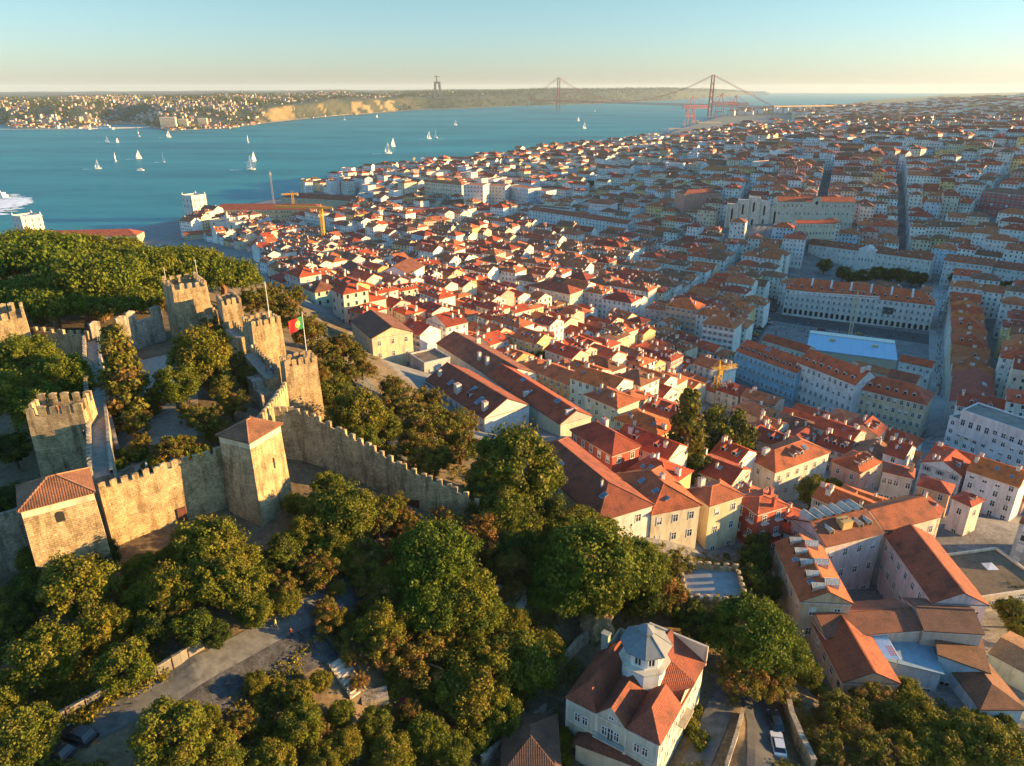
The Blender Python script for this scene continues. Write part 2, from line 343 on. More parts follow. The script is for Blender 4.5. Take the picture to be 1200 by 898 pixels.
for i in range(na):
    a = R(-60) + (FAR_END - R(-60)) * i / (na - 1); d0 = float(dfar(a))
    for k in range(nl):
        d = d0 + (16000) * (k / (nl - 1)) ** 2.6; x, y = d * math.sin(a), d * math.cos(a); z = HF(a, d)
        vs.append((x, y, z))
        rw = float(np.interp(a, ra_, rw_)); e = d - d0
        f = fbm(x, y, 0.006) + 0.7 * fbm(x, y, 0.023)
        if ((ra_[4] - .02 < a < ra_[5] + .01) or (ra_[6] - .025 < a < ra_[6] + .03)) and 60 < e < rw * .95 and f > 0.12: c = (0.22, 0.155, 0.06)
        elif e < 60: c = (0.34, 0.3, 0.22)
        else: c = (0.018, 0.03, 0.012) if f > -0.3 else (0.05, 0.05, 0.025)
        cs.append((*c, 1))
fs = [(i * nl + k, (i + 1) * nl + k, (i + 1) * nl + k + 1, i * nl + k + 1) for i in range(na - 1) for k in range(nl - 1)]
me = bpy.data.meshes.new('far_hills'); me.from_pydata(vs, [], fs); me.materials.append(M['hill'])
me.polygons.foreach_set('use_smooth', [True] * len(fs))
ca = me.color_attributes.new('col', 'FLOAT_COLOR', 'POINT'); ca.data.foreach_set('color', np.array(cs).ravel())
tag(link('far_hills', me), kind='structure')
mb = MB(); n = 128
rings = [0, 600, 1500, 4000, 10000, 27500]
for r0, r1 in zip(rings, rings[1:]):
    for k in range(n):
        a, b = 2 * math.pi * k / n, 2 * math.pi * (k + 1) / n
        q = [(r0 * math.cos(a), r0 * math.sin(a), 0), (r1 * math.cos(a), r1 * math.sin(a), 0), (r1 * math.cos(b), r1 * math.sin(b), 0), (r0 * math.cos(b), r0 * math.sin(b), 0)]
        mb.face(q[1:] if False else (q if r0 else [q[0], q[1], q[2]]), 0)
tag(mb.build('water', [M['water']]), kind='structure')
# ------------------------------------------------------------ house builder
WC = {'white': (.74, .72, .67), 'off-white': (.66, .63, .56), 'cream': (.68, .58, .41), 'yellow': (.66, .49, .22), 'pink': (.64, .40, .34),
      'ochre': (.55, .37, .17), 'grey': (.45, .45, .43), 'pale blue': (.45, .56, .62), 'red': (.46, .09, .05), 'peach': (.66, .43, .27), 'pale green': (.5, .58, .45)}
RC = {'orange': (.62, .17, .045), 'red': (.52, .095, .032), 'dark red': (.34, .062, .028), 'brown': (.24, .11, .06), 'terracotta': (.48, .16, .065)}
def vary(c, a=.1):
    k = 1 + rnd.uniform(-a, a); return tuple(max(0, v * k * (1 + rnd.uniform(-a, a) * .35)) for v in c)
def roof_z(S, x, y):
    """height of the roof surface above the base at a local point"""
    w, d, h, t = S['w'], S['d'], S['h'], S['tan']
    k = S['roof']
    if k == 'flat': return h + .1
    if k == 'gable': return h + (d / 2 - abs(y)) * t
    if k == 'shed': return h + (y + d / 2) * t
    return h + min(d / 2 - abs(y), w / 2 - abs(x)) * t
def wall_geo(mb, S, m=0, low=-4):
    w, d, h, t, c = S['w'] / 2, S['d'] / 2, S['h'], S['tan'], S['wc']
    mb.box(-w, w, -d, d, low, h, m, c, top=S['roof'] == 'flat')
    if S['roof'] == 'gable':
        for sx in (-1, 1):
            q = [(sx * w, -d * sx, h), (sx * w, d * sx, h), (sx * w, 0, h + d * t)]
            mb.face(q, m, S.get('gc', c))
    if S['roof'] == 'shed':
        mb.face([(w, -d, h), (w, d, h), (w, d, h + 2 * d * t)], m, c); mb.face([(-w, d, h), (-w, -d, h), (-w, d, h + 2 * d * t)], m, c)
        mb.face([(w, d, h), (-w, d, h), (-w, d, h + 2 * d * t), (w, d, h + 2 * d * t)], m, c)
    if S['roof'] == 'flat':
        for a in ((-w, w, -d - .15, -d + .3), (-w, w, d - .3, d + .15), (-w - .15, -w + .3, -d, d), (w - .3, w + .15, -d, d)):
            mb.box(*a, h - .25, h + .65, m, c, True, True)
def roof_geo(mb, S, m=1, th=.22):
    w, d, h, t, c = S['w'] / 2, S['d'] / 2, S['h'], S['tan'], S['rc']; o = S.get('over', .4); k = S['roof']
    if k == 'flat':
        mb.face([(-w + .3, -d + .3, h + .12), (w - .3, -d + .3, h + .12), (w - .3, d - .3, h + .12), (-w + .3, d - .3, h + .12)], m, c); return
    e = h - o * t + th; W, D = w + (0.15 if k == 'gable' else o), d + o
    trim = tuple(v * .8 for v in c)
    if k == 'shed':
        z1 = h + (2 * d + o) * t + th
        mb.face([(-W, -D, e), (W, -D, e), (W, D, z1), (-W, D, z1)], m, c)
        mb.face([(-W, -D, e - th), (W, -D, e - th), (W, -D, e), (-W, -D, e)], m, trim); mb.face([(W, -D, e - th), (W, D, z1 - th), (W, D, z1), (W, -D, e)], m, trim)
        mb.face([(-W, D, z1 - th), (-W, -D, e - th), (-W, -D, e), (-W, D, z1)], m, trim); mb.face([(W, D, z1 - th), (-W, D, z1 - th), (-W, D, z1), (W, D, z1)], m, trim)
        return
    if k == 'gable':
        zr = h + d * t + th
        mb.face([(-W, -D, e), (W, -D, e), (W, 0, zr), (-W, 0, zr)], m, c); mb.face([(W, D, e), (-W, D, e), (-W, 0, zr), (W, 0, zr)], m, c)
        for sx in (-1, 1):
            mb.face([(sx * W, -D, e - th), (sx * W, 0, zr - th), (sx * W, 0, zr), (sx * W, -D, e)], m, trim); mb.face([(sx * W, 0, zr - th), (sx * W, D, e - th), (sx * W, D, e), (sx * W, 0, zr)], m, trim)
        mb.box(-W, W, -.16, .16, zr - .1, zr + .1, m, tuple(v * 1.15 for v in c))
    else:
        W = w + o; f = min(W, D); zr = e + f * t
        if W >= D:
            r0, r1 = (-(W - f), 0), (W - f, 0)
        else:
            r0, r1 = (0, -(D - f)), (0, D - f)
        a, b, g, q = (-W, -D, e), (W, -D, e), (W, D, e), (-W, D, e); p0, p1 = (*r0, zr), (*r1, zr)
        if W >= D:
            mb.face([a, b, p1, p0], m, c); mb.face([b, g, p1], m, c); mb.face([g, q, p0, p1], m, c); mb.face([q, a, p0], m, c)
        else:
            mb.face([a, b, p0], m, c); mb.face([b, g, p1, p0], m, c); mb.face([g, q, p1], m, c); mb.face([q, a, p0, p1], m, c)
        if S.get('ridges'):
            rcl = tuple(min(1, v * 1.5 + .05) for v in c)
            for s, r in ((a, p0), (q, p0 if W >= D else p1), (b, p1 if W >= D else p0), (g, p1), (p0, p1)):
                mb.tube(s, r, .13, .13, 4, m, rcl, False)
    for (x0, y0), (x1, y1) in (((-W, -D), (W, -D)), ((W, -D), (W, D)), ((W, D), (-W, D)), ((-W, D), (-W, -D))):
        if k == 'gable' and x0 == x1: continue
        mb.face([(x0, y0, e - th), (x1, y1, e - th), (x1, y1, e), (x0, y0, e)], m, trim)
    mb.face([(-W, D, e - th), (W, D, e - th), (W, -D, e - th), (-W, -D, e - th)], m, trim)
def chim_geo(mb, S, x, y, a, b, hh, c, m=0, mc=1):
    z = roof_z(S, x, y)
    mb.box(x - a, x + a, y - b, y + b, z - .8, z + hh, m, c); mb.box(x - a - .08, x + a + .08, y - b - .08, y + b + .08, z + hh + .002, z + hh + .16, m, tuple(v * .9 for v in c), True, True)
    for s in (-.4, .4): mb.box(x + a * s * 1.2 - .14, x + a * s * 1.2 + .14, y - .14, y + .14, z + hh + .16, z + hh + .5, mc, (.4, .17, .09))
def dorm_geo(mb, S, x, side, dw, dh, c, rc, back=.32):
    """dormer with a little gabled roof on the slope that faces `side` (-1 front, 1 back); slots wall, roof, glass"""
    d, h, t = S['d'] / 2, S['h'], S['tan']
    y0 = d * (1 - back); z0 = h + d * back * t; zt = z0 + dh; y1 = max(0, y0 - dh / max(t, .2))
    def q(pts): return [(x + p[0], side * p[1], p[2]) for p in (pts if side > 0 else pts[::-1])]
    a = dw / 2
    mb.face(q([(a, y0, z0 - .3), (-a, y0, z0 - .3), (-a, y0, zt), (a, y0, zt)]), 0, c)
    mb.face(q([(a - .15, y0 + .03, z0 + .1), (-a + .15, y0 + .03, z0 + .1), (-a + .15, y0 + .03, zt - .12), (a - .15, y0 + .03, zt - .12)]), 2, (1, 1, 1))
    mb.face(q([(-a, y0, z0 - .3), (-a, y1, zt), (-a, y0, zt)]), 0, c); mb.face(q([(a, y0, z0 - .3), (a, y0, zt), (a, y1, zt)]), 0, c)
    zr = zt + a * .7; y2 = max(0, y1 - a * .7 / max(t, .2)); b = a + .12; yf = y0 + .15
    mb.face(q([(-a, y0, zt), (0, y0, zr - .05), (a, y0, zt)][::-1]), 0, c)
    mb.face(q([(-b, yf, zt - .06), (0, yf, zr), (0, y2, zr), (-b, y1, zt - .06)]), 1, rc); mb.face(q([(0, yf, zr), (b, yf, zt - .06), (b, y1, zt - .06), (0, y2, zr)]), 1, rc)
SIDE = [(0, 0, -1), (math.pi / 2, 1, 0), (math.pi, 0, 1), (-math.pi / 2, -1, 0)]      # front, right, back, left
def side_frame(S, k):
    w, d = S['w'] / 2, S['d'] / 2
    return [((-w, -d), (1, 0), S['w']), ((w, -d), (0, 1), S['d']), ((w, d), (-1, 0), S['w']), ((-w, d), (0, -1), S['d'])][k]
def win_spots(S, k):
    o, u, L = side_frame(S, k); n = S.get('n%d' % k) or max(1, int((L - .8) / S.get('pitchw', 2.7)))
    if S.get('n%d' % k) == 0: return []
    sh = S['h'] / S['st']; out = []
    for f in range(S['st']):
        z = f * sh + sh * .32 if f else .15
        for i in range(n):
            t = L * (i + .5) / n
            out.append((o[0] + u[0] * t, o[1] + u[1] * t, z, f))
    return out
def facing(S, cx, cy, ang, k, lim=-.12):
    nx, ny = SIDE[k][1], SIDE[k][2]; ca, sa = math.cos(ang), math.sin(ang)
    gx, gy = nx * ca - ny * sa, nx * sa + ny * ca; r = math.hypot(cx, cy)
    return (-gx * cx - gy * cy) / r > lim
def win_quads(mb, S, k, m=2, ww=1.05, hh=1.6, mt=3, surround=False):
    nx, ny = SIDE[k][1], SIDE[k][2]; ux, uy = -ny, nx
    for x, y, z, f in win_spots(S, k):
        if S.get('skipw') and rnd.random() < S['skipw']: continue
        for g, mm, e in (((0, m, .05),) if not surround else ((.22, mt, .03), (0, m, .06))):
            if mm == m and rnd.random() < .15: mm = mt
            a = ww / 2 + g; X, Y = x + nx * e, y + ny * e
            mb.face([(X - ux * a, Y - uy * a, z - g), (X + ux * a, Y + uy * a, z - g), (X + ux * a, Y + uy * a, z + hh + g), (X - ux * a, Y - uy * a, z + hh + g)], mm, (1, 1, 1))
WIN = {}
def win_mesh(ww, hh, style='plain'):
    key = (ww, hh, style)
    if key in WIN: return WIN[key]
    mb = MB(); a = ww / 2; s = .17
    mb.box(-a - s, a + s, -.09, 0.02, -s * 1.2, 0, 1, (1, 1, 1), True, True); mb.box(-a - s, a + s, -.07, 0.02, hh, hh + s, 1, (1, 1, 1), True, True)
    mb.box(-a - s, -a, -.07, .02, 0.002, hh - .002, 1); mb.box(a, a + s, -.07, .02, 0.002, hh - .002, 1)
    mb.face([(-a, -.01, 0), (a, -.01, 0), (a, -.01, hh), (-a, -.01, hh)], 0)
    if style == 'blind': mb.face([(-a, -.02, hh * .35), (a, -.02, hh * .35), (a, -.02, hh), (-a, -.02, hh)], 1)
    mb.box(-.045, .045, -.045, 0, 0, hh, 2); mb.box(-a, a, -.04, 0, hh * .62, hh * .62 + .07, 2)
    if style == 'balcony':
        mb.box(-a - .45, a + .45, -.75, 0, -.3, -.16, 1, (1, 1, 1), True, True)
        for t in range(9):
            x = -a - .4 + (2 * a + .8) * t / 8; mb.box(x - .02, x + .02, -.72, -.68, -.16, .8, 3, (1, 1, 1))
        mb.box(-a - .45, a + .45, -.74, -.66, .8, .86, 3, (1, 1, 1), True, True)
    if style == 'shutter':
        for sx in (-1, 1): mb.box(sx * (a + .35) - .3, sx * (a + .35) + .3, -.1, -.08, 0, hh, 3)
    me = mb.mesh('window', [M['glass'], M['trim'], M['white'], M['metal']]); WIN[key] = me; return me
SKY = None
def house(S, cx, cy, zb, ang, label, cat='house', name='house', group=None, desc=None, low=-4, winlim=-.12, detail=True, mats=None):
    """a house as a thing: walls, roof, windows, chimneys, dormers, skylights, each a mesh of its own"""
    global SKY
    root = link(name, None, None, (cx, cy, zb), ang)
    if desc: auto(root, desc, cat, (cx, cy, zb + S['h']), group)
    else: tag(root, label, cat, group)
    mw, mr = M[S.get('mw', 'wall')], M[S.get('mr', 'roof')]
    mb = MB(); wall_geo(mb, S, 0, low); mb.build('wall', [mw], root)
    mb = MB(); roof_geo(mb, S, 0); mb.build('roof', [mr], root)
    if S.get('cornice', True) and S['roof'] != 'flat' and detail:
        mb = MB(); w, d, h = S['w'] / 2 + .14, S['d'] / 2 + .14, S['h']
        cc = S.get('cc', (.6, .57, .5))
        for a in ((-w, w, -d, -d + .139), (-w, w, d - .139, d), (-w, -w + .139, -d + .139, d - .139), (w - .139, w, -d + .139, d - .139)):
            mb.box(*a, h - .62, h - .28, 0, cc, True, True)
        mb.build('cornice', [M['wall']], root)
    for k in range(4):
        if S.get('n%d' % k) == 0 or not facing(S, cx, cy, ang, k, winlim): continue
        for x, y, z, f in win_spots(S, k):
            if S.get('skipw') and rnd.random() < S['skipw']: continue
            st = S.get('style', 'plain')
            if st == 'mixed': st = 'balcony' if f in (1, 2) else 'plain'
            ww, hh = S.get('ww', 1.0), S.get('hh', 1.6)
            if st == 'plain' and rnd.random() < .22: st = 'blind'
            if f == 0: hh = min(2.3, S['h'] / S['st'] * .8); st = 'plain'
            link('window', win_mesh(ww, round(hh, 1), st), root, (x, y, z), SIDE[k][0])
    for (x, y, a, b, hh, *c) in S.get('chim', []):
        mb = MB(); chim_geo(mb, S, x, y, a, b, hh, c[0] if c else vary(WC['off-white'])); mb.build('chimney', [M['wall'], M['roof']], root)
    for (x, side, dw, dh, *c) in S.get('dorm', []):
        mb = MB(); dorm_geo(mb, S, x, side, dw, dh, c[0] if c else WC['white'], S.get('drc', S['rc']), c[1] if len(c) > 1 else .32); mb.build('dormer', [M['wall'], M['roof'], M['glass']], root)
    for (x, y, a, b) in S.get('sky', []):
        if SKY is None:
            mb = MB(); mb.box(-.5, .5, -.5, .5, -.1, .12, 0, (1, 1, 1), True); mb.face([(-.4, -.4, .14), (.4, -.4, .14), (.4, .4, .14), (-.4, .4, .14)], 1); SKY = mb.mesh('skylight', [M['metal'], M['skyglass']])
        o = link('skylight', SKY, root, (x, y, roof_z(S, x, y) + .22)); o.scale = (a, b, 1)
        o.rotation_euler = (math.atan(S['tan']) * (1 if y < 0 else -1), 0, 0)
    return root
M['skyglass'] = mat_plain('skylight glass', (.10, .17, .21), 0.25, 0, 0.15)
EXC = []          # oriented rectangles already built on
def reserve(cx, cy, ang, w, d, pad=1.0): EXC.append((cx, cy, math.cos(ang), math.sin(ang), w / 2 + pad, d / 2 + pad, math.hypot(w, d) / 2 + pad))
def blocked(x, y, rad=0):
    for cx, cy, ca, sa, hw, hd, rr in EXC:
        dx, dy = x - cx, y - cy
        if dx * dx + dy * dy > (rr + rad) ** 2: continue
        u, v = dx * ca + dy * sa, -dx * sa + dy * ca
        if abs(u) < hw + rad and abs(v) < hd + rad: return True
    return False
def bp(C, A1, A2, ze):
    """footprint from the pixels of three eave corners (C shared; A2 may be a depth in metres) at eave height ze"""
    c = P(*C, ze); a = P(*A1, ze) - c
    if isinstance(A2, (int, float)):
        n = Vector((-a.y, a.x, 0)).normalized()
        if n.dot(Vector((c.x, c.y, 0))) < 0: n = -n
        b = n * A2
    else: b = P(*A2, ze) - c
    if a.length < b.length: a, b = b, a
    u = a.normalized(); b = b - u * b.dot(u)
    ctr = c + a / 2 + b / 2
    ang = math.atan2(u.y, u.x)
    if not -math.pi / 2 < ang <= math.pi / 2: ang -= math.copysign(math.pi, ang)
    return ctr.x, ctr.y, ang, a.length, b.length
def block(C, A1, A2, ze, zb, label, cat='house', name='house', roof='hip', pitch=24, wc='white', rc='red', st=3, swap=False, pad=1.0, **kw):
    cx, cy, ang, w, d = bp(C, A1, A2, ze)
    if swap: ang += math.pi / 2; w, d = d, w
    S = dict(w=w, d=d, h=ze - zb, tan=math.tan(R(pitch)), roof=roof, wc=vary(WC[wc], .04) if isinstance(wc, str) else wc, rc=vary(RC[rc], .06) if isinstance(rc, str) else rc, st=st)
    S.update({k: v for k, v in kw.items() if k not in ('group', 'desc')})
    for key in ('chim', 'dorm', 'sky'):
        if callable(S.get(key)): S[key] = S[key](w, d)
    reserve(cx, cy, ang, w, d, pad)
    return house(S, cx, cy, zb, ang, label, cat, name, kw.get('group'), kw.get('desc'))
# ------------------------------------------------------------ the castle
mb = MB(); mb.box(-.5, .5, -.3, .3, -.05, 1.0, 0); 
a, b, z0, z1 = .54, .34, 1.0, 1.16
mb.box(-a, a, -b, b, z0, z0 + .08, 0, (1, 1, 1), False, True); 
for p, q in (((-a, -b), (a, -b)), ((a, -b), (a, b)), ((a, b), (-a, b)), ((-a, b), (-a, -b))): mb.face([(*p, z0 + .08), (*q, z0 + .08), (0, 0, z1 + .1)], 0)
MERLON = mb.mesh('merlon', [M['stone']])
MERLON2 = MERLON.copy(); MERLON2.materials[0] = M['stone2']
def merlons(root, a, b, z, sp=1.75, me=None, sw=1.0, sh=1.0, st=1.0, inset=.3, z2=None, ends=True, dz=0):
    """merlons along a line in the local frame of root"""
    a = Vector((a[0], a[1])); b = Vector((b[0], b[1])); L = (b - a).length; u = (b - a) / L; n = max(2, int(round(L / sp)) + 1)
    for i in range(n):
        if not ends and i in (0, n - 1): continue
        t = sw * .5 + (L - sw) * i / (n - 1); p = a + u * t + Vector((-u.y, u.x)) * inset
        zz = z if z2 is None else z + (z2 - z) * t / L
        o = link('merlon', me or MERLON, root, (p.x, p.y, zz + dz), math.atan2(u.y, u.x) + rnd.uniform(-.04, .04))
        o.scale = (sw * rnd.uniform(.88, 1.06), st * rnd.uniform(.9, 1.05), sh * rnd.uniform(.8, 1.08))
def tower(name, label, C, A1, A2, zt, zb, crenel=True, mat='stone', roof=None, sp=1.75, par=1.0, taper=.35, slits=(), door=None, msize=1.0):
    cx, cy, ang, w, d = bp(C, A1, A2, zt); root = thing(name, label, 'tower', (cx, cy, zb), ang); h = zt - zb
    reserve(cx, cy, ang, w, d, 2)
    mb = MB(); a, b = w / 2, d / 2; lo = [(-a - taper, -b - taper), (a + taper, -b - taper), (a + taper, b + taper), (-a - taper, b + taper)]; hi = [(-a, -b), (a, -b), (a, b), (-a, b)]
    for i in range(4):
        j = (i + 1) % 4
        n = 5
        for k in range(n):
            f0, f1 = k / n, (k + 1) / n
            L = lambda p, q, f, z=0: (p[0] + (q[0] - p[0]) * f, p[1] + (q[1] - p[1]) * f)
            mb.face([(*L(lo[i], hi[i], f0), h * f0), (*L(lo[j], hi[j], f0), h * f0), (*L(lo[j], hi[j], f1), h * f1), (*L(lo[i], hi[i], f1), h * f1)])
    if crenel:
        t = .6; fl = h - par
        inn = [(-a + t, -b + t), (a - t, -b + t), (a - t, b - t), (-a + t, b - t)]
        for i in range(4):
            j = (i + 1) % 4
            mb.face([(*hi[i], h), (*hi[j], h), (*inn[j], h), (*inn[i], h)]); mb.face([(*inn[j], fl), (*inn[i], fl), (*inn[i], h), (*inn[j], h)])
        mb.face([(*p, fl) for p in inn])
    mb.build('masonry', [M[mat]], root)
    me = MERLON if mat == 'stone' else MERLON2
    if crenel:
        for i in range(4):
            p, q = hi[i], hi[(i + 1) % 4]; merlons(root, p, q, h, sp, me, sw=1.0 * msize, sh=1.15 * msize, ends=i % 2 == 0, inset=.3)
    if roof:
        S = dict(w=w, d=d, h=h, tan=math.tan(R(roof)), roof='hip', rc=(.24, .12, .07), over=.35, ridges=True)
        mb = MB(); roof_geo(mb, S, 0, .2); mb.build('roof', [M['roof']], root)
        mb = MB(); q = .03
        for aa in ((-a - q, a + q, -b - q, -b), (-a - q, a + q, b, b + q), (-a - q, -a, -b, b), (a, a + q, -b, b)): mb.box(*aa, h - 2.6, h - .05, 0, (.62, .52, .36), True, True)
        mb.build('plaster_band', [M['wall']], root)
    for side, t, z, sw, sh, arch in slits:
        nx, ny = SIDE[side][1], SIDE[side][2]; L = (w, d)[side % 2]; ux, uy = -ny, nx; off = (b, a)[side % 2] + taper * (1 - z / h) + .06
        mb = MB(); c = (nx * off + ux * (t - .5) * L, ny * off + uy * (t - .5) * L)
        prof = [(-sw / 2, 0), (sw / 2, 0), (sw / 2, sh)] + ([(sw / 2 * math.cos(k * math.pi / 6), sh + sw / 2 * math.sin(k * math.pi / 6)) for k in range(1, 6)] if arch else []) + [(-sw / 2, sh)]
        mb.face([(c[0] + ux * p[0], c[1] + uy * p[0], z + p[1]) for p in prof], 0)
        mb.build('window', [M['dark']], root)
    return root
M['dark'] = mat_plain('dark opening', (.02, .018, .015), .9, 0, .2)
M['door'] = mat_plain('dark red door paint', (.10, .03, .02), .7, 0, .2)
M['flagstone'] = mat_plain('worn flagstones', (.27, .24, .19), .95, 0, .3, 1.3)
def wall_run(name, label, pts, thick, zb, side=1, par=.9, sp=1.8, mat='stone', both=False, msize=1.0, mer=True, cat='castle wall'):
    """curtain wall: pts are pixels and walkway heights of its outer face; `side` = 1 puts its thickness to the left of travel"""
    W = [P(*p) for p in pts]; o0 = W[0].copy(); root = thing(name, label, cat, (o0.x, o0.y, zb))
    W = [(p.x - o0.x, p.y - o0.y, p.z - zb) for p in W]; n = len(W); inn = []; prin = []; nrm = []
    for i in range(n):
        a, b = W[max(0, i - 1)], W[min(n - 1, i + 1)]; u = Vector((b[0] - a[0], b[1] - a[1])).normalized(); m = Vector((-u.y, u.x)) * side; nrm.append(m)
        inn.append((W[i][0] + m.x * thick, W[i][1] + m.y * thick, W[i][2])); prin.append((W[i][0] + m.x * .55, W[i][1] + m.y * .55, W[i][2]))
    mb = MB(); mp = MB(); lo = -3.0
    def quad(B, *q): B.face(list(q if side > 0 else q[::-1]))
    def z(p, dz): return (p[0], p[1], p[2] + dz)
    def g(p): return (p[0], p[1], lo)
    for i in range(n - 1):
        a, b, c, d = W[i], W[i + 1], inn[i + 1], inn[i]
        quad(mb, g(a), g(b), z(b, par), z(a, par)); quad(mb, g(c), g(d), d, c)
        e, f = prin[i], prin[i + 1]; quad(mb, z(a, par), z(b, par), z(f, par), z(e, par)); quad(mb, f, e, z(e, par), z(f, par))
        if both:
            e2 = tuple(Vector(inn[i]) - Vector((nrm[i].x, nrm[i].y, 0)) * .45); f2 = tuple(Vector(inn[i + 1]) - Vector((nrm[i + 1].x, nrm[i + 1].y, 0)) * .45)
            quad(mb, d, c, z(c, .8), z(d, .8)) if False else quad(mb, c, d, z(d, .8), z(c, .8)); quad(mb, e2, f2, z(f2, .8), z(e2, .8)); quad(mb, z(e2, .8), z(f2, .8), z(c, .8), z(d, .8))
        quad(mp, z(e, .02), z(f, .02), z(c, .02), z(d, .02))
    for i, s in ((0, 1), (n - 1, -1)):
        q = [g(W[i]), z(W[i], par), z(prin[i], par), prin[i], inn[i], g(inn[i])]
        mb.face(q if s * side > 0 else q[::-1])
    mb.build('masonry', [M[mat]], root); mp.build('walkway', [M['flagstone']], root)
    if mer:
        for i in range(n - 1):
            a, b = W[i], W[i + 1]
            merlons(root, a, b, a[2] + par, sp, MERLON if mat == 'stone' else MERLON2, sw=.95 * msize, sh=.95 * msize, inset=.3 * side, z2=b[2] + par, dz=-.05)
    for i in range(n - 1):
        A = Vector(W[i]); B = Vector(W[i + 1]); m = (A + B) / 2; reserve(m.x + o0.x, m.y + o0.y, math.atan2(B.y - A.y, B.x - A.x), (B - A).length, thick * 2, .5)
    return root
TA = tower('castle_tower', 'square stone tower with tiled hip roof and one small arched window', (108.5, 576), (24, 598), (107, 549), 110, 95, False, roof=27, slits=[(0, .48, 11.9, .95, 1.1, True)])
TB = tower('castle_tower', 'square stone tower with reddish tiled pyramid roof above the curtain wall door', (292, 518), (255, 510), (328, 497), 111, 96, False, roof=27, slits=[(0, .62, 8.4, .3, 1.9, False), (1, .5, 8.6, .3, 1.9, False), (1, .55, 5.6, .3, 1.5, False)])
TH = tower('castle_tower', 'open roofless square tower with tall merlons beside the long wall walk', (97, 483), (31, 489), 6.0, 110.2, 96, True, 'stone', par=1.2, sp=2.3, msize=1.25)
TC = tower('castle_tower', 'crenellated tower flying the red and green flag', (334, 431), (371.7, 424), (327, 424), 109, 93, True, sp=1.65)
TD = tower('castle_tower', 'crenellated tower with a bare white flagpole, just beyond the flag tower', (295, 384), (329.5, 377), (288, 376.5), 112, 94, True, sp=1.6)
TE = tower('castle_tower', 'narrow crenellated tower between the bare flagpole tower and the big keep', (260, 358.5), (282, 354), (253.5, 352), 113, 95, True, sp=1.5)
TF = tower('castle_keep', 'widest crenellated keep with two thin bare masts', (202, 341), (241, 333.5), (190, 330), 115.5, 96, True, sp=1.9)
TG = tower('castle_tower', 'crenellated tower at the far end of the castle beneath the pines', (30, 372), (-18, 379), 9.0, 113, 97, True, sp=2.0, msize=1.2)
CW = wall_run('curtain_wall', 'high crenellated curtain wall with a dark red door between the two roofed towers', [(118, 581, 106.5), (190, 559, 106.5), (260, 537, 106.5)], 2.4, 95.5, side=1)
# door in the curtain wall
a = P(190, 559, 106.5); b = P(260, 537, 106.5); u = (b - a); u.z = 0; u.normalize(); nn = Vector((u.y, -u.x, 0))
c = a + u * 1.6 + nn * .1; c.z = 98.2
o = MB(); o.box(-.65, .65, -.12, .1, 0, 2.3, 0, (1, 1, 1), True); dd = o.build('door', [M['door']], CW); dd.location = c - CW.location; dd.rotation_euler.z = math.atan2(u.y, u.x)
wall_run('curtain_wall', 'stepped crenellated outer wall running downhill below the flag tower', [(322, 489, 106.5), (345, 490, 106), (370, 498, 105), (400, 514, 103), (434, 533, 101), (470, 554, 98.5), (500, 568, 96.5), (530, 580, 94.5), (562, 598, 92)], 1.5, 88, side=1, sp=2.1)
wall_run('curtain_wall', 'short sunlit crenellated wall joining the flag tower to the stepped wall', [(309, 496, 106.5), (322, 480, 106.3), (337, 458, 106)], 2.2, 94, side=1, sp=1.5)
wall_run('curtain_wall', 'crenellated wall walk between flag tower and bare flagpole tower', [(329, 441, 105.5), (316, 428, 106), (302, 413, 106.5)], 3.0, 95, side=1, sp=1.5)
wall_run('curtain_wall', 'short wall between the bare flagpole tower and the narrow tower', [(290, 394, 107), (276, 384, 107.5)], 2.5, 96, side=1, sp=1.5)
wall_run('curtain_wall', 'short wall between the narrow tower and the big keep', [(256, 372, 108), (246, 362, 109)], 2.5, 96, side=1, sp=1.5)
wall_run('curtain_wall', 'shaded grey inner wall with four very large merlons', [(190, 372, 108.5), (150, 383, 108.5), (108, 395, 108.5)], 2.6, 99, side=-1, mat='stone2', sp=6.6, msize=2.6, par=.35)
wall_run('curtain_wall', 'low crenellated wall joining the inner wall to the far tower', [(104, 398, 108), (72, 396, 107.5), (40, 392, 107.5)], 2.2, 98, side=-1, sp=2.4)
wall_run('wall_walk', 'long paved wall walk with stone parapets crossing the castle', [(98, 399, 107.5), (99, 430, 107), (101, 470, 106.5), (103, 500, 106.5), (104, 540, 106.5), (105, 562, 106.5)], 3.2, 97, side=1, both=True, sp=1.35, msize=.8, mat='stone2')
wall_run('curtain_wall', 'dark outer wall in shadow below the roofed corner tower', [(-60, 640, 104), (0, 618, 104), (30, 607, 104)], 2.0, 93, side=1, mat='stone2')
wall_run('castle_ruin_wall', 'low ruined wall beside the wall walk in the castle yard', [(128, 478, 105), (134, 500, 104.5), (139, 522, 104)], 1.1, 100, side=-1, par=.3, mer=False, mat='stone2')
# stair and platform behind the flag tower
p = P(313, 452, 104); st_ = thing('stone_stair', 'stone stair up to the platform behind the flag tower', 'stairs', (p.x, p.y, 98), R(38))
mb = MB(); mb.box(-2.4, 2.4, 1.2, 5, 0, 7.0, 0); mb.build('platform', [M['stone2']], st_)
mb = MB()
for k in range(14): mb.box(-1.9, 1.9, 1.2 - .3 * (k + 1), 1.2 - .3 * k, 0, 6.8 - .35 * k, 0)
mb.build('step', [M['stone2']], st_)
mb = MB(); mb.box(-2.4, -1.95, -3.2, 1.2, 0, 5.5, 0); mb.build('parapet', [M['stone2']], st_)
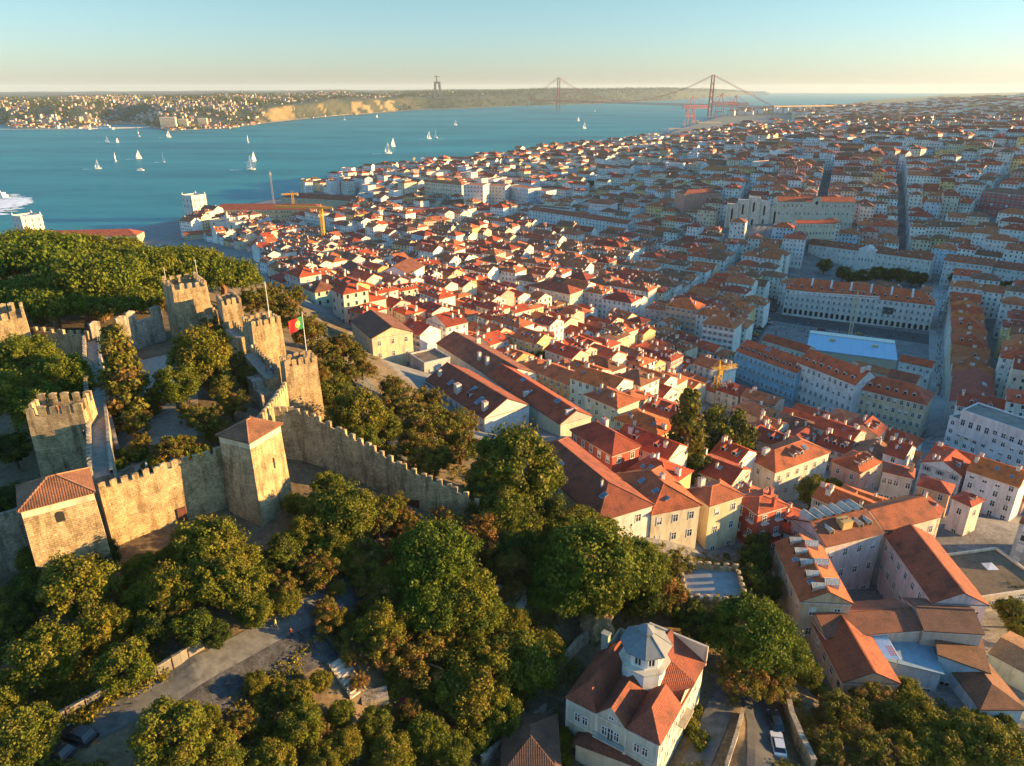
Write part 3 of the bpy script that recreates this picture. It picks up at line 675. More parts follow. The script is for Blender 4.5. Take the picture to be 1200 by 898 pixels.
# flagpoles
def pole(px, py, z, h, label, r=.09, name='flagpole'):
    p = P(px, py, z); root = thing(name, label, 'flagpole', tuple(p))
    mb = MB(); mb.tube((0, 0, -.5), (0, 0, h), r, r * .6, 8); mb.build('mast', [M['white']], root)
    mb = MB(); mb.tube((0, 0, h), (0, 0, h + .22), .12, .05, 8); mb.build('finial', [M['metal']], root)
    mb = MB(); mb.box(-.3, .3, -.3, .3, -.6, .5); mb.build('plinth', [M['lime']], root); return root, p
pole(317, 380, 111.2, 9.5, 'bare white flagpole on the tower next to the flag tower')
fp, fq = pole(360, 419, 108.2, 9.6, 'white flagpole carrying the red and green flag')
pole(195, 331, 114.8, 3.6, 'thin bare mast at the left corner of the big keep', .07, 'mast_pole')
pole(232, 326, 114.8, 4.6, 'thin bare mast at the back of the big keep', .07, 'mast_pole')
fl = thing('flag', 'red and green national flag with a yellow emblem waving from the flagpole', 'flag', (fq.x, fq.y, fq.z + 6.4), R(42)); fl.scale = (1.0, 1.0, .95)
def flag_pt(u, v, off=0):
    y = .32 * math.sin(u * 2.3 + v * .5) * (u / 3.2) + off
    return (-.1 - u * .93, y - u * .18, v - .12 * u * u * .35)
def flag_patch(u0, u1, v0, v1, nu, nv, m, off, mb):
    for i in range(nu):
        for j in range(nv):
            a, b = u0 + (u1 - u0) * i / nu, u0 + (u1 - u0) * (i + 1) / nu; c, d = v0 + (v1 - v0) * j / nv, v0 + (v1 - v0) * (j + 1) / nv
            mb.face([flag_pt(a, c, off), flag_pt(b, c, off), flag_pt(b, d, off), flag_pt(a, d, off)], m)
M['flag_green'] = mat_plain('green flag cloth', (.01, .16, .05), .8, 0, .1); M['flag_red'] = mat_plain('red flag cloth', (.55, .015, .015), .8, 0, .1); M['flag_yellow'] = mat_plain('yellow flag cloth', (.75, .5, .03), .8, 0, .1)
for nm, u0, u1, mt in (('green_field', 0, 1.35, 'flag_green'), ('red_field', 1.35, 3.4, 'flag_red')):
    mb = MB(); flag_patch(u0, u1, 0, 2.7, 8, 6, 0, 0, mb); flag_patch(u0, u1, 0, 2.7, 8, 6, 0, .03, mb); mb.build(nm, [M[mt]], fl, True)
for off in (-.03, .06):
    mb = MB()
    for k in range(24):
        a, b = k * math.pi / 12, (k + 1) * math.pi / 12
        mb.face([flag_pt(1.35 + r * math.cos(t), 1.35 + r * math.sin(t), off) for r, t in ((.45, a), (.68, a), (.68, b), (.45, b))], 0)
    for s in (-1, 1): mb.face([flag_pt(1.35 + x, 1.35 + y, off * 1.1) for x, y in ((-.6, -.35 * s - .07), (.6, .35 * s - .07), (.6, .35 * s + .07), (-.6, -.35 * s + .07))], 0)
    mb.face([flag_pt(1.35 + x, 1.35 + y, off * 1.3) for x, y in ((-.36, .42), (-.36, -.1), (0, -.46), (.36, -.1), (.36, .42))], 1)
    mb.face([flag_pt(1.35 + x, 1.35 + y, off * 1.6) for x, y in ((-.24, .3), (-.24, -.06), (0, -.3), (.24, -.06), (.24, .3))], 2)
    for x, y in ((0, .18), (0, -.12), (-.13, .03), (.13, .03), (0, .03)): mb.face([flag_pt(1.35 + x + i, 1.35 + y + j, off * 1.9) for i, j in ((-.05, .06), (-.05, -.06), (.05, -.06), (.05, .06))], 3)
    mb.build('emblem', [M['flag_yellow'], M['flag_red'], M['white'], mat_plain('blue flag cloth', (.02, .05, .3), .8, 0, .1)], fl)
# ------------------------------------------------------------ buildings one can single out
def ch(*l): return [(x, y, a, b, h) for x, y, a, b, h in l]
def row_d(n, side, w_, dw=1.5, dh=1.3, c=(.7, .68, .62), back=.32): return [(w_ * ((i + .5) / n - .5), side, dw, dh, c, back) for i in range(n)]
# --- the house with the octagonal lantern
def lantern_house():
    C, A1, A2 = (772, 872), (665, 818), (827, 778); ze, zb = 80.5, 71
    c = P(*C, ze); ex = (c - P(*A1, ze)); W = ex.length; ex.normalize(); ey = (P(*A2, ze) - c); D = ey.length
    o = P(*A1, ze); ang = math.atan2(ex.y, ex.x)
    root = thing('lantern_house', 'pale green house with red roofs around a tall white octagonal roof lantern', 'house', (o.x, o.y, zb), ang)
    reserve(*((o + ex * W / 2 + Vector((-ex.y, ex.x, 0)) * D / 2).to_2d()), ang, W, D, 1.5)
    h = ze - zb; wc = (.50, .52, .42); rc = (.27, .08, .048); g = .58
    # local: x along the front wall, y into the house; three front bays, the middle one gabled
    x1, x2 = W * .34, W * .66
    mb = MB(); mb.box(0, W, 0, D, -5, h, 0, wc, False); gh = 2.4
    mb.face([(x1, -.05, h - .01), (x2, -.05, h - .01), ((x1 + x2) / 2, -.05, h + gh)], 0, (.52, .53, .46))
    mb.face([(W + .02, D * .40, h), (W + .02, D * .66, h), (W + .02, D * .53, h + 1.5)], 0, (.62, .55, .4))
    mb.build('wall', [M['wall']], root)
    mb = MB()
    for x in (.05, x1, x2, W - .05): mb.box(x - .18, x + .18, -.14, .0, -5, h - .02, 0, (.66, .63, .54), True)
    for z in (h - .5, h - 4.1): mb.box(-.1, W + .1, -.12, .0, z, z + .22, 0, (.66, .63, .54), True, True)
    mb.build('pilaster', [M['wall']], root)
    def roof(poly, nm='roof'):
        mb = MB()
        for f in poly: mb.face(f, 0, vary(rc, .12))
        mb.build(nm, [M['roof']], root)
    e = h + .15; v = h + .3; zr = h + 2.6; ym = D * .44; o_ = .35
    # left bay: hip in front, ridge running back
    xl = x1 / 2
    roof([[(-o_, -o_, e), (x1, -o_, e), (xl, 2.4, zr)], [(-o_, ym + 4, e), (-o_, -o_, e), (xl, 2.4, zr), (xl, ym + 4, zr)], [(x1, -o_, e), (x1, ym, v), (xl, ym, zr), (xl, 2.4, zr)], [(xl, ym + 4, zr), (xl, ym, zr), (x1, ym, v), (x1, ym + 4, v)]])
    xm = (x1 + x2) / 2
    roof([[(x1, -o_, e), (xm, -o_, zr), (xm, ym, zr), (x1, ym, v)], [(xm, -o_, zr), (x2, -o_, e), (x2, ym, v), (xm, ym, zr)]])
    xr = (x2 + W) / 2
    roof([[(x2, -o_, e), (W + o_, -o_, e), (xr, 2.6, zr + .2)], [(x2, -o_, e), (xr, 2.6, zr + .2), (xr, ym, zr + .2), (x2, ym, v)], [(W + o_, -o_, e), (W + o_, ym, e), (xr, ym, zr + .2), (xr, 2.6, zr + .2)]])
    y2 = D - 4.6
    roof([[(xl, ym + 4, zr), (x1, ym + 4, v), (x1, D + .3, e), (xl, D + .3, e)]])
    roof([[(x2, ym, v), (W + o_, ym, e), (W + o_, y2, e), (x2, y2, zr + .3)]], 'roof')
    roof([[(W + o_, y2, e), (W + o_, D + o_, e), (x2 - 1, D + o_, zr + .8), (x2 - 1, y2, zr + .8)], [(x1, D + o_, e), (x1, y2, e), (x2 - 1, y2, zr + .8), (x2 - 1, D + o_, zr + .8)]])
    mb = MB(); mb.box(x1, W + .3, D + .0, D + .35, h - .5, zr + .5, 0, (.6, .5, .38), True, True); mb.build('parapet', [M['wall']], root)
    # lantern
    ca = MB(); lx, ly = W * .53, D * .55
    def octo(r, rot=math.pi / 8): return [(lx + r * math.cos(rot + k * math.pi / 4), ly + r * math.sin(rot + k * math.pi / 4)) for k in range(8)]
    lan = link('lantern', None, root, (-lx * .12, -ly * .12, -h * .10)); lan.scale = (1.12, 1.12, 1.10); zt = h + 2.4
    mb = MB(); mb.prism(octo(2.75), h - .2, zt + .6, 0, (.72, .70, .66)); mb.build('drum', [M['wall']], lan)
    mb = MB(); mb.prism(octo(3.15), zt + .6, zt + 1.0, 0, (.62, .56, .44)); mb.prism(octo(3.3), zt + 1.0, zt + 1.12, 0, (.62, .56, .44)); mb.build('cornice', [M['wall']], lan)
    mb = MB(); mb.prism(octo(2.35), zt + 1.12, zt + 3.7, 0, (.72, .70, .64)); mb.build('lantern_wall', [M['wall']], lan)
    for k in range(8):
        a = k * math.pi / 4 + math.pi / 4; r = 2.35 * math.cos(math.pi / 8)
        wo = link('window', win_mesh(.75, 1.6), lan, (lx + r * math.cos(a), ly + r * math.sin(a), zt + 1.65), a + math.pi / 2)
    mb = MB(); ro, ri = octo(3.3), octo(.95); z0, z1 = zt + 3.65, zt + 5.2
    for k in range(8):
        j = (k + 1) % 8; mb.face([(*ro[k], z0), (*ro[j], z0), (*ri[j], z1), (*ri[k], z1)], 0)
        mb.face([(*ro[k], z0 - .14), (*ro[j], z0 - .14), (*ro[j], z0), (*ro[k], z0)], 0)
        mb.tube((*ro[k], z0 + .03), (*ri[k], z1 + .03), .05, .05, 4, 0, (1, 1, 1), False)
    mb.face([(*p, z0 - .14) for p in ro[::-1]], 0)
    mb.prism(octo(.95), z1, z1 + .5, 0); top = octo(1.15)
    for k in range(8): mb.face([(*top[k], z1 + .5), (*top[(k + 1) % 8], z1 + .5), (lx, ly, z1 + 1.25)], 0)
    mb.build('lantern_roof', [M['zinc']], lan)
    for x, z, hh in ((W * .17 - .6, h - 3.2, 1.3), (W * .17 + .6, h - 3.2, 1.3), (W * .83 - .6, h - 3.2, 1.3), (W * .83 + .6, h - 3.2, 1.3), (xm - .9, h - 3.2, 1.4), (xm + .9, h - 3.2, 1.4)):
        link('window', win_mesh(.7, hh), root, (x, -.06, z))
    link('door', win_mesh(.9, 2.1), root, (xm, -.06, h - 3.7)); link('window', win_mesh(.6, .6), root, (xm, -.08, h + .2))
    for i in range(6):
        for z in (h - 2.9, h - 6.2): link('window', win_mesh(.85, 1.5, 'plain'), root, (W + .02, 1.3 + i * (D - 2) / 6, z), math.pi / 2)
    mb = MB(); mb.box(W, W + 1.1, D * .42, D * .64, h - 3.5, h - 3.3, 0, (.5, .42, .3), True, True)
    for k in range(8): mb.box(W + 1.0, W + 1.06, D * .42 + k * D * .22 / 8, D * .42 + k * D * .22 / 8 + .06, h - 3.3, h - 2.4, 0, (.4, .33, .25))
    mb.box(W + .98, W + 1.08, D * .42, D * .64, h - 2.4, h - 2.3, 0, (.4, .33, .25), True, True); mb.build('balcony', [M['wall']], root)
    mb = MB(); mb.box(W * .33, W * .67, -.75, 0, h - 3.85, h - 3.7, 0, (.5, .5, .45), True, True)
    for k in range(14): mb.box(W * .33 + k * W * .34 / 13 - .02, W * .33 + k * W * .34 / 13 + .02, -.72, -.68, h - 3.7, h - 2.8, 0, (.2, .2, .2))
    mb.box(W * .33, W * .67, -.74, -.66, h - 2.8, h - 2.74, 0, (.2, .2, .2), True, True); mb.build('balcony', [M['wall']], root)
    mb = MB(); mb.box(-.2, .9, D * .62, D * .62 + .8, h - 1, h + 3.4, 0, (.42, .45, .36)); mb.box(-.3, 1.0, D * .62 - .1, D * .62 + .9, h + 3.4, h + 3.6, 0, (.35, .36, .3), True, True); mb.build('chimney', [M['wall']], root)
M['zinc'] = mat_plain('blue grey zinc', (.17, .185, .19), .6, 0, .15)
M['bluemetal'] = mat_plain('light blue metal sheet', (.19, .28, .34), .55, 0, .2, .6)
lantern_house()
# --- the convent around its courtyard
G = 'wings of the convent around the courtyard'
cw = (.62, .49, .46)
block((940, 704), (909.4, 636), (995, 702), 72, 58, 'convent wing with orange roof and rows of small dormers on both slopes', 'convent wing', 'convent_wing', 'gable', 27, (.62, .47, .30), (.42, .14, .055), 3, group=G, pitchw=3.2,
      dorm=lambda w, d: [(w * ((i + .5) / 3 - .5), -1, 1.9, 1.5, (.6, .45, .35), .4) for i in range(3)] + [(w * ((i + .5) / 5 - .5), 1, 1.5, 1.3, (.6, .45, .35), .45) for i in range(5)], drc=(.55, .62, .68), sky=lambda w, d: [(-w * .3, d * .22, 1.2, 1.2), (w * .1, d * .3, 1.2, 1.2)])
block((968, 640), (1034, 624), 10.5, 72, 56, 'convent wing behind the courtyard with a square yellow roof box and white dormers', 'convent wing', 'convent_wing', 'gable', 25, cw, (.26, .09, .05), 3, group=G, pitchw=2.9, low=-2,
      dorm=lambda w, d: [(w * ((i + .5) / 6 - .5), 1, 1.9, 2.0, (.72, .62, .55), .3) for i in range(6)] + [(-w * .3, -1, 1.1, 1.0, (.55, .4, .2), .35), (w * .22, -1, 1.1, 1.0, (.55, .4, .2), .35), (w * .38, -1, 1.1, 1.0, (.55, .4, .2), .35)],
      chim=lambda w, d: [(-w * .02, -d * .2, 1.3, 1.1, 1.4, (.58, .40, .14))], drc=(.55, .58, .6))
block((1095, 706), (1037.7, 625.5), (1177, 734), 70, 55, 'long convent wing with dark red roof on the right of the courtyard', 'convent wing', 'convent_wing', 'gable', 27, cw, (.30, .085, .04), 3, group=G, pitchw=2.9)
block((1080, 737), (968, 746), 8.0, 68, 58, 'front convent wing with low weathered tile roof beside the blue metal sheets', 'convent wing', 'convent_wing', 'gable', 20, (.56, .45, .35), (.24, .10, .065), 2, group=G, swap=False, n0=0)
block((1152, 742), (1083, 738), 8.5, 68.4, 57, 'dark brown roofed convent wing closing the courtyard beside the blue metal roof', 'convent wing', 'convent_wing', 'gable', 20, (.56, .45, .35), (.20, .10, .075), 2, group=G, n0=0)
block((990, 799), (950, 722), 9.0, 67, 58, 'left end convent wing with sharp red gable roof behind the rounded pine', 'convent wing', 'convent_wing', 'gable', 26, (.62, .47, .32), (.34, .10, .045), 2, group=G, pitchw=3.0)
block((1037, 622), (1100, 605), 9, 71, 54, 'convent wing with pale gable wall facing the flat roof terrace', 'convent wing', 'convent_wing', 'gable', 27, (.66, .58, .46), (.36, .11, .05), 3, group=G, n1=0)
block((1103, 789), (1042, 797), (1080, 735), 64.5, 58, 'low building under light blue metal roof sheets', 'outbuilding', 'outbuilding', 'shed', 6, 'pale blue', (.24, .38, .48), 1, mr='bluemetal', ww=1.3, cornice=False)
p = P(1031, 757, 67.0); pn = thing('roof_panel', 'white corrugated sheet with faint red marks lying beside the blue metal roof', 'roof panel', tuple(p), R(-4))
mb = MB(); mb.box(-2.3, 2.3, -3.2, 3.2, 0, .08, 0, (.66, .70, .74), True, True)
for k in range(12): mb.box(-2.3 + k * .4, -2.22 + k * .4, -3.2, 3.2, .081, .13, 0, (.58, .62, .66), True)
mb.build('sheet', [M['col']], pn)
mb = MB()
for i in range(3):
    for j in range(6): mb.box(.9 + i * .42, 1.2 + i * .42, -2.4 + j * .42, -2.15 + j * .42, .135, .14, 0, (.5, .12, .1), True)
mb.build('marking', [M['col']], pn)
for q in ((-2, -2.9), (2, -2.9), (-2, 2.9), (2, 2.9)):
    mb = MB(); mb.box(q[0] - .06, q[0] + .06, q[1] - .06, q[1] + .06, -2.2, 0, 0, (.4, .4, .4)); mb.build('post', [M['col']], pn)
block((1158, 788), (1102, 786), (1145, 737), 65, 58, 'low building with dark brown tile roof and bluish wall', 'outbuilding', 'outbuilding', 'shed', 8, 'pale blue', (.17, .09, .055), 1, ww=1.4, pitchw=3, cornice=False)
block((1200, 830), (1150, 830), 10, 63, 56, 'brown hipped roof house at the lower right edge above the bushes', 'house', 'house', 'hip', 24, 'pale blue', (.22, .10, .06), 1)
block((1160, 765), (1225, 800), 9, 62, 56, 'low annex under a worn pale tile roof right of the blue sheets', 'outbuilding', 'outbuilding', 'gable', 12, 'cream', (.36, .22, .12), 1, n0=0)
# flat dark terrace with skylight
block((1130, 705), (1122, 650), (1230, 690), 58, 50, 'wide flat roof terrace with one small pyramid skylight', 'flat roofed building', 'flat_roofed_building', 'flat', 0, 'cream', (.16, .14, .11), 2, chim=lambda w, d: [])
p = P(1160, 664, 58.15); mb = MB(); 
for a, b in (((-1.3, -1.3), (1.3, -1.3)), ((1.3, -1.3), (1.3, 1.3)), ((1.3, 1.3), (-1.3, 1.3)), ((-1.3, 1.3), (-1.3, -1.3))): mb.face([(*a, 0), (*b, 0), (0, 0, 1.1)], 0)
o = mb.build('pyramid_skylight', [M['white']]); o.location = p; tag(o, 'small white pyramid skylight on the flat roof terrace', 'skylight')
# --- houses between the castle slope and the convent
block((764, 591), (700, 608), (665, 513), 83, 74, 'long house with orange sunlit slope and large dark hip end facing the pines', wc='off-white', rc=(.29, .085, .045), roof='hip', pitch=27, st=2, ridges=True, pitchw=4.5, sky=lambda w, d: [(w * .37, -d * .2, 1.3, 1.6), (-w * .1, -d * .3, 1.6, 2.4)], chim=lambda w, d: [(w * .3, -d * .12, .2, .2, 1.6)], ww=1.1)
block((717.7, 533), (670, 503.7), (755, 525.5), 80, 72, 'house with red painted walls and steep dark red roof behind the long orange slope', wc='red', rc=(.33, .07, .035), pitch=33, st=2, ridges=True, pitchw=2.6, chim=lambda w, d: [(-w * .2, d * .3, .9, .5, 2.0)])
block((764, 602), (813, 584), (722, 556), 81, 68, 'cream house with four windows and orange red roof between two hipped houses', wc='cream', rc=(.46, .13, .05), pitch=26, st=3, ridges=True, pitchw=3.2, chim=lambda w, d: [(0, d * .1, .5, .4, 1.2)], sky=lambda w, d: [(w * .2, -d * .2, 1.2, 1.5), (-w * .1, -d * .25, 1.2, 1.5), (w * .36, -d * .1, 1.2, 1.2)])
block((832, 592), (800, 576), (870, 580), 79.5, 66, 'tall cream house with two bare walls and orange hipped roof beside the red balcony house', wc=(.66, .52, .32), rc=(.44, .14, .06), pitch=25, st=3, ridges=True, pitchw=3.4, chim=lambda w, d: [(-w * .25, d * .3, .6, .5, 2.2)], sky=lambda w, d: [(-w * .1, d * .2, 1.2, 1.8)])
block((888.6, 602), (868, 582), (921.6, 592), 76, 64, 'red walled house with wooden balcony and bright red roof', wc='red', rc=(.5, .12, .05), pitch=18, st=3, ridges=True, pitchw=2.4, style='balcony', chim=lambda w, d: [(w * .1, -d * .42, .4, .4, 2.0, (.45, .1, .06)), (w * .42, d * .1, .4, .4, 1.8, (.4, .12, .1))])
block((908.7, 553), (873, 533), (972, 529.5), 62, 47, 'large pale house with broad orange hipped roof and many small windows', wc=(.66, .58, .48), rc=(.46, .14, .055), pitch=24, st=3, ridges=True, ww=.9, pitchw=3.4, dorm=lambda w, d: row_d(2, -1, d * .5), sky=lambda w, d: [(w * .2, -d * .2, 1.4, 1.8)], chim=lambda w, d: [(-w * .35, d * .1, .9, .7, 1.6)])
block((1007.7, 554), (972, 542), (1031.6, 541.4), 58, 44, 'pink house with hipped red roof and three dormers in a row', wc='pink', rc=(.46, .12, .045), pitch=27, st=3, ridges=True, dorm=lambda w, d: row_d(3, -1, w * .7), ww=.9)
block((1070, 560), (1035, 552), (1083, 552), 61, 45, 'grey house with an arcade of small arched windows under the roof', wc=(.52, .48, .42), rc=(.38, .10, .05), pitch=22, st=3, n0=5, n1=0, skipw=.3, chim=lambda w, d: [(w * .4, 0, .5, .5, 2.2, (.6, .4, .2))])
block((1113, 579), (1076, 568), (1124, 570), 58, 46, 'peach house with red roof beside the grey arcade house', wc='peach', rc=(.42, .09, .04), pitch=24, st=3, pitchw=3)
block((1138, 593), (1110.5, 586), (1152, 586), 61, 50, 'small pinkish white house with red hipped roof and a double dormer above the flat terrace', wc=(.70, .60, .55), rc=(.44, .09, .045), pitch=26, st=2, ridges=True, dorm=lambda w, d: row_d(2, -1, w * .3, 1.1, 1.0))
# --- the white gable rows
block((568, 490), (499.5, 445), (622, 476), 78, 69, 'long white house with large blank gable end above the olive trees', wc='white', rc=(.28, .085, .045), roof='gable', pitch=27, st=2, n1=0, pitchw=3, gc=(.72, .67, .58), sky=lambda w, d: [(w * .1, -d * .2, 1.6, 3), (w * .28, -d * .3, 1.6, 3), (-w * .2, -d * .3, 1.4, 2)], chim=lambda w, d: [(w * .42, -d * .38, .7, .7, 2.4), (-w * .02, -d * .38, .9, .8, 2.6), (-w * .4, -d * .3, .5, .5, 2)], dorm=lambda w, d: row_d(2, -1, w * .5, 1.6, 1.2))
block((657, 497), (571, 440), (689, 485), 76.5, 69, 'very long red roofed house with a green painted wall facing the castle', wc='pale green', rc=(.42, .10, .04), roof='gable', pitch=28, st=2, n0=0, n1=0, gc=(.5, .45, .38), sky=lambda w, d: [(w * .3, -d * .05, 1.8, 1.6), (-w * .15, -d * .05, 1.8, 1.6)], chim=lambda w, d: [(w * .02, -d * .25, .35, 2.2, .5), (w * .47, -d * .1, .35, 1.6, .7)])
block((585, 448), (512, 402), (618, 432), 72, 64, 'long brownish roofed house behind the two white gable rows', wc='off-white', rc=(.25, .10, .06), roof='gable', pitch=24, st=2, n0=0, chim=lambda w, d: [(w * .1, -d * .3, .6, .5, 2.8), (w * .22, -d * .3, .6, .5, 2.8), (-w * .2, d * .2, .6, .8, 2)])
block((655, 502), (625, 488), 9, 71.5, 66, 'small orange roofed annex below the blank white gable', wc='off-white', rc=(.46, .16, .06), roof='gable', pitch=20, st=1)
block((436, 397), (412, 376), (479, 386), 82, 69, 'cream house with six windows in its broad gable below the castle', wc=(.68, .55, .34), rc=(.22, .10, .06), roof='gable', pitch=22, st=3, swap=False, pitchw=4.2, gc=(.68, .55, .34), ww=.9)
block((497, 427), (480, 416), (527, 420), 75, 64, 'flat roofed grey building with roof terrace left of the white gable row', wc='grey', rc=(.25, .2, .16), roof='flat', st=2)
block((545, 372), (500, 360), (560, 366), 62, 50, 'house around a small courtyard with bright orange red roof and long window row', wc='cream', rc=(.5, .14, .05), roof='hip', pitch=22, st=3)
block((478, 322), (456, 314), (497, 311), 58, 40, 'tall white house whose gable rises above the red roofs', wc='white', rc=(.2, .08, .05), roof='gable', pitch=26, st=4)
block((432, 330), (400, 312), 12, 54, 40, 'long pale house with dark roof left of the tall white gable', wc='off-white', rc=(.22, .08, .05), roof='gable', pitch=26, st=4)
block((384, 312), (356, 303), 12, 48, 30, 'cream corner house with rows of windows and dark roof near the castle slope', wc='cream', rc=(.24, .1, .06), st=4, dorm=lambda w, d: row_d(3, -1, w * .8))
block((649, 394), (627, 394), (656, 389), 58, 46, 'small bright pink house with white window frames', wc=(.62, .16, .18), rc=(.3, .07, .04), pitch=20, st=2, pitchw=2.2)
block((668, 345), (620, 335), 14, 44, 24, 'wide cream house with dark red roof and blank side wall amid smaller houses', wc='cream', rc=(.33, .09, .045), st=4)
# --- the square: long arcaded block, facade row, tent, tower crane
def rossio():
    ze, zb = 31, 13.5; cx, cy, ang, w, d = bp((1096, 357.6), (921, 338), 16.0, ze); reserve(cx, cy, ang, w, d, 4); h = ze - zb
    S = dict(w=w, d=d, h=h, tan=math.tan(R(39)), roof='hip', wc=(.66, .63, .57), rc=(.60, .14, .055), st=4, pitchw=3.35, style='balcony', ww=1.1, hh=1.8, n1=4, n3=0, n2=0, n0=27,
             dorm=[(w * ((i + .5) / 14 - .5), -1, 1.8, 1.5, (.66, .64, .6), .22) for i in range(14)], chim=[])
    o = house(S, cx, cy, zb, ang, 'very long white arcaded block with red roof and six white fire walls on the square', 'building', 'arcaded_block')
    for i in range(6):
        x = w * ((i + 1.3) / 7.4 - .5) ; mb = MB(); t = S['tan']; q = .6; D = d / 2
        for s in (-1, 1):
            mb.face([(x + s * q, -D, h - .2), (x + s * q, D, h - .2), (x + s * q, 0, h + D * t + .9)][::s], 0, (.66, .64, .6))
        for s in (-1, 1): mb.face([(x - q, s * D, h - .2), (x + q, s * D, h - .2), (x + q, 0, h + D * t + .9), (x - q, 0, h + D * t + .9)][::-s], 0, (.66, .64, .6))
        mb.build('fire_wall', [M['wall']], o)
    for i in range(27):
        x = w * ((i + .5) / 27 - .5); mb = MB()
        pr = [(-.95, 0), (.95, 0), (.95, 2.6)] + [(.95 * math.cos(k * math.pi / 6), 2.6 + .95 * math.sin(k * math.pi / 6)) for k in range(1, 6)] + [(-.95, 2.6)]
        mb.face([(x + a, -d / 2 - .14, .1 + b) for a, b in pr], 0); mb.build('arch', [M['dark']], o)
    mb = MB(); mb.box(w * .18, w * .25, -d / 2 - .5, -d / 2 - .3, 8.0, 12.5, 0, (.05, .06, .06), True, True); mb.build('sign_board', [M['col']], o)
rossio()
M['flat'] = mat_plain('roof terrace', (.2, .18, .15), .9)
zf = 16
block((934, 437), (863, 411), 14, 36, zf, 'blue tiled facade building with a row of ten blue dormers', 'building', 'facade_building', 'gable', 33, (.30, .50, .60), (.56, .13, .05), 4, n0=13, dorm=lambda w, d: [(w * ((i + .5) / 10 - .5), -1, 1.6, 1.3, (.35, .48, .52), .25) for i in range(10)], ww=1.0, hh=1.9, style='balcony', n1=0, sky=lambda w, d: [(-w * .1, -d * .1, 2.5, 2)])
block((1003, 451), (934, 424), 15, 40, zf, 'white six storey facade building with dormers and big red roof', 'building', 'facade_building', 'gable', 33, (.66, .64, .60), (.56, .13, .05), 5, n0=11, dorm=lambda w, d: row_d(7, -1, w * .9, 1.7, 1.4, back=.25), ww=1.05, hh=1.9, n1=0, style='mixed', chim=lambda w, d: [(w * .2, d * .2, 1.2, .8, 2, (.6, .4, .25)), (w * .44, 0, .5, 3, 1.4, (.6, .5, .42))])
block((1085, 474), (1002, 454), 15, 37, zf, 'pale yellow facade building with tall attic storey at the street corner', 'building', 'facade_building', 'hip', 33, (.66, .55, .36), (.48, .11, .05), 5, n0=11, n1=5, dorm=lambda w, d: row_d(6, -1, w * .75, 1.7, 1.4, back=.28), ww=1.1, hh=1.9, style='mixed', cc=(.66, .64, .6))
block((1074, 449), (1040, 441), 9, 38, zf, 'blank pale fire wall building behind the corner facade', 'building', 'facade_building', 'gable', 24, (.50, .44, .36), (.36, .1, .05), 5, n0=0, n3=0, n2=0)
block((944, 413), (893, 398), 9, 31, zf, 'low red roofed building between the blue dormers and the tent', 'building', 'yard_building', 'gable', 26, 'cream', 'red', 3)
block((1092, 431), (1054, 423), 8, 31, zf, 'red roofed corner house behind the pale fire wall', 'building', 'yard_building', 'gable', 26, 'off-white', 'red', 3)
block((1044, 441), (1000, 429), 7, 31, zf, 'cream courtyard building with brown roof in front of the tent', 'building', 'yard_building', 'gable', 24, 'cream', 'terracotta', 3)
def tent():
    a, b, c, d = P(944, 402, 24), P(952, 388, 24), P(1051, 400, 24), P(1049, 421, 24)
    ctr = (a + b + c + d) / 4; ang = math.atan2((c - b).y, (c - b).x); w = (c - b).length; dp = 34; ctr = ctr - Vector((-math.sin(ang), math.cos(ang), 0)) * 3
    o = thing('market_tent', 'market hall under a flat sky blue roof with a white strip along the square', 'tent', (ctr.x, ctr.y, 14), ang); reserve(ctr.x, ctr.y, ang, w, dp, 1)
    mb = MB(); mb.box(-w / 2, w / 2, -dp / 2, dp / 2, 9.4, 9.9, 0, (.26, .43, .56), True, True)
    for k in range(9): x = -w / 2 + w * k / 8; mb.box(x - .12, x + .12, -dp / 2, dp / 2, 9.9, 10.02, 0, (.30, .48, .62), True)
    mb.build('roof', [M['col']], o)
    mb = MB(); mb.box(-w / 2, w / 2, dp / 2 - 5, dp / 2 + .5, 9.95, 10.4, 0, (.66, .62, .5), True, True); mb.build('white_strip', [M['col']], o)
    for i in range(9):
        for y in (-dp / 2 + .3, dp / 2 - .3): mb = MB(); x = -w / 2 + .3 + (w - .6) * i / 8; mb.box(x - .2, x + .2, y - .2, y + .2, -1, 9.4, 0, (.5, .5, .48)); mb.build('post', [M['col']], o)
    mb = MB(); mb.box(-w / 2 + .5, w / 2 - .5, -dp / 2 + .6, dp / 2 - .6, -1, 9.2, 0, (.55, .46, .32)); mb.build('wall', [M['col']], o)
    for x, y in ((-w * .22, 3), (w * .27, 2)): mb = MB(); mb.box(x - 1.5, x + 1.5, y - 1, y + 1, 10, 11.2, 0, (.55, .40, .2), True); mb.build('vent', [M['col']], o)
tent()
def lattice(mb, a, b, w, n, m=0, c=(1, 1, 1), r=.07):
    """square lattice beam from a to b"""
    a = Vector(a); b = Vector(b); d = (b - a).normalized(); u = d.cross(Vector((0, 0, 1))) if abs(d.z) < .9 else Vector((1, 0, 0)); u.normalize(); v = d.cross(u)
    K = [u * w / 2 * s + v * w / 2 * t for s, t in ((-1, -1), (1, -1), (1, 1), (-1, 1))]
    for k in K: mb.tube(a + k, b + k, r * 1.5, r * 1.5, 4, m, c, False)
    for i in range(n):
        p, q = a + (b - a) * i / n, a + (b - a) * (i + 1) / n
        for j in range(4): mb.tube(p + K[j], q + K[(j + 1) % 4], r, r, 4, m, c, False)
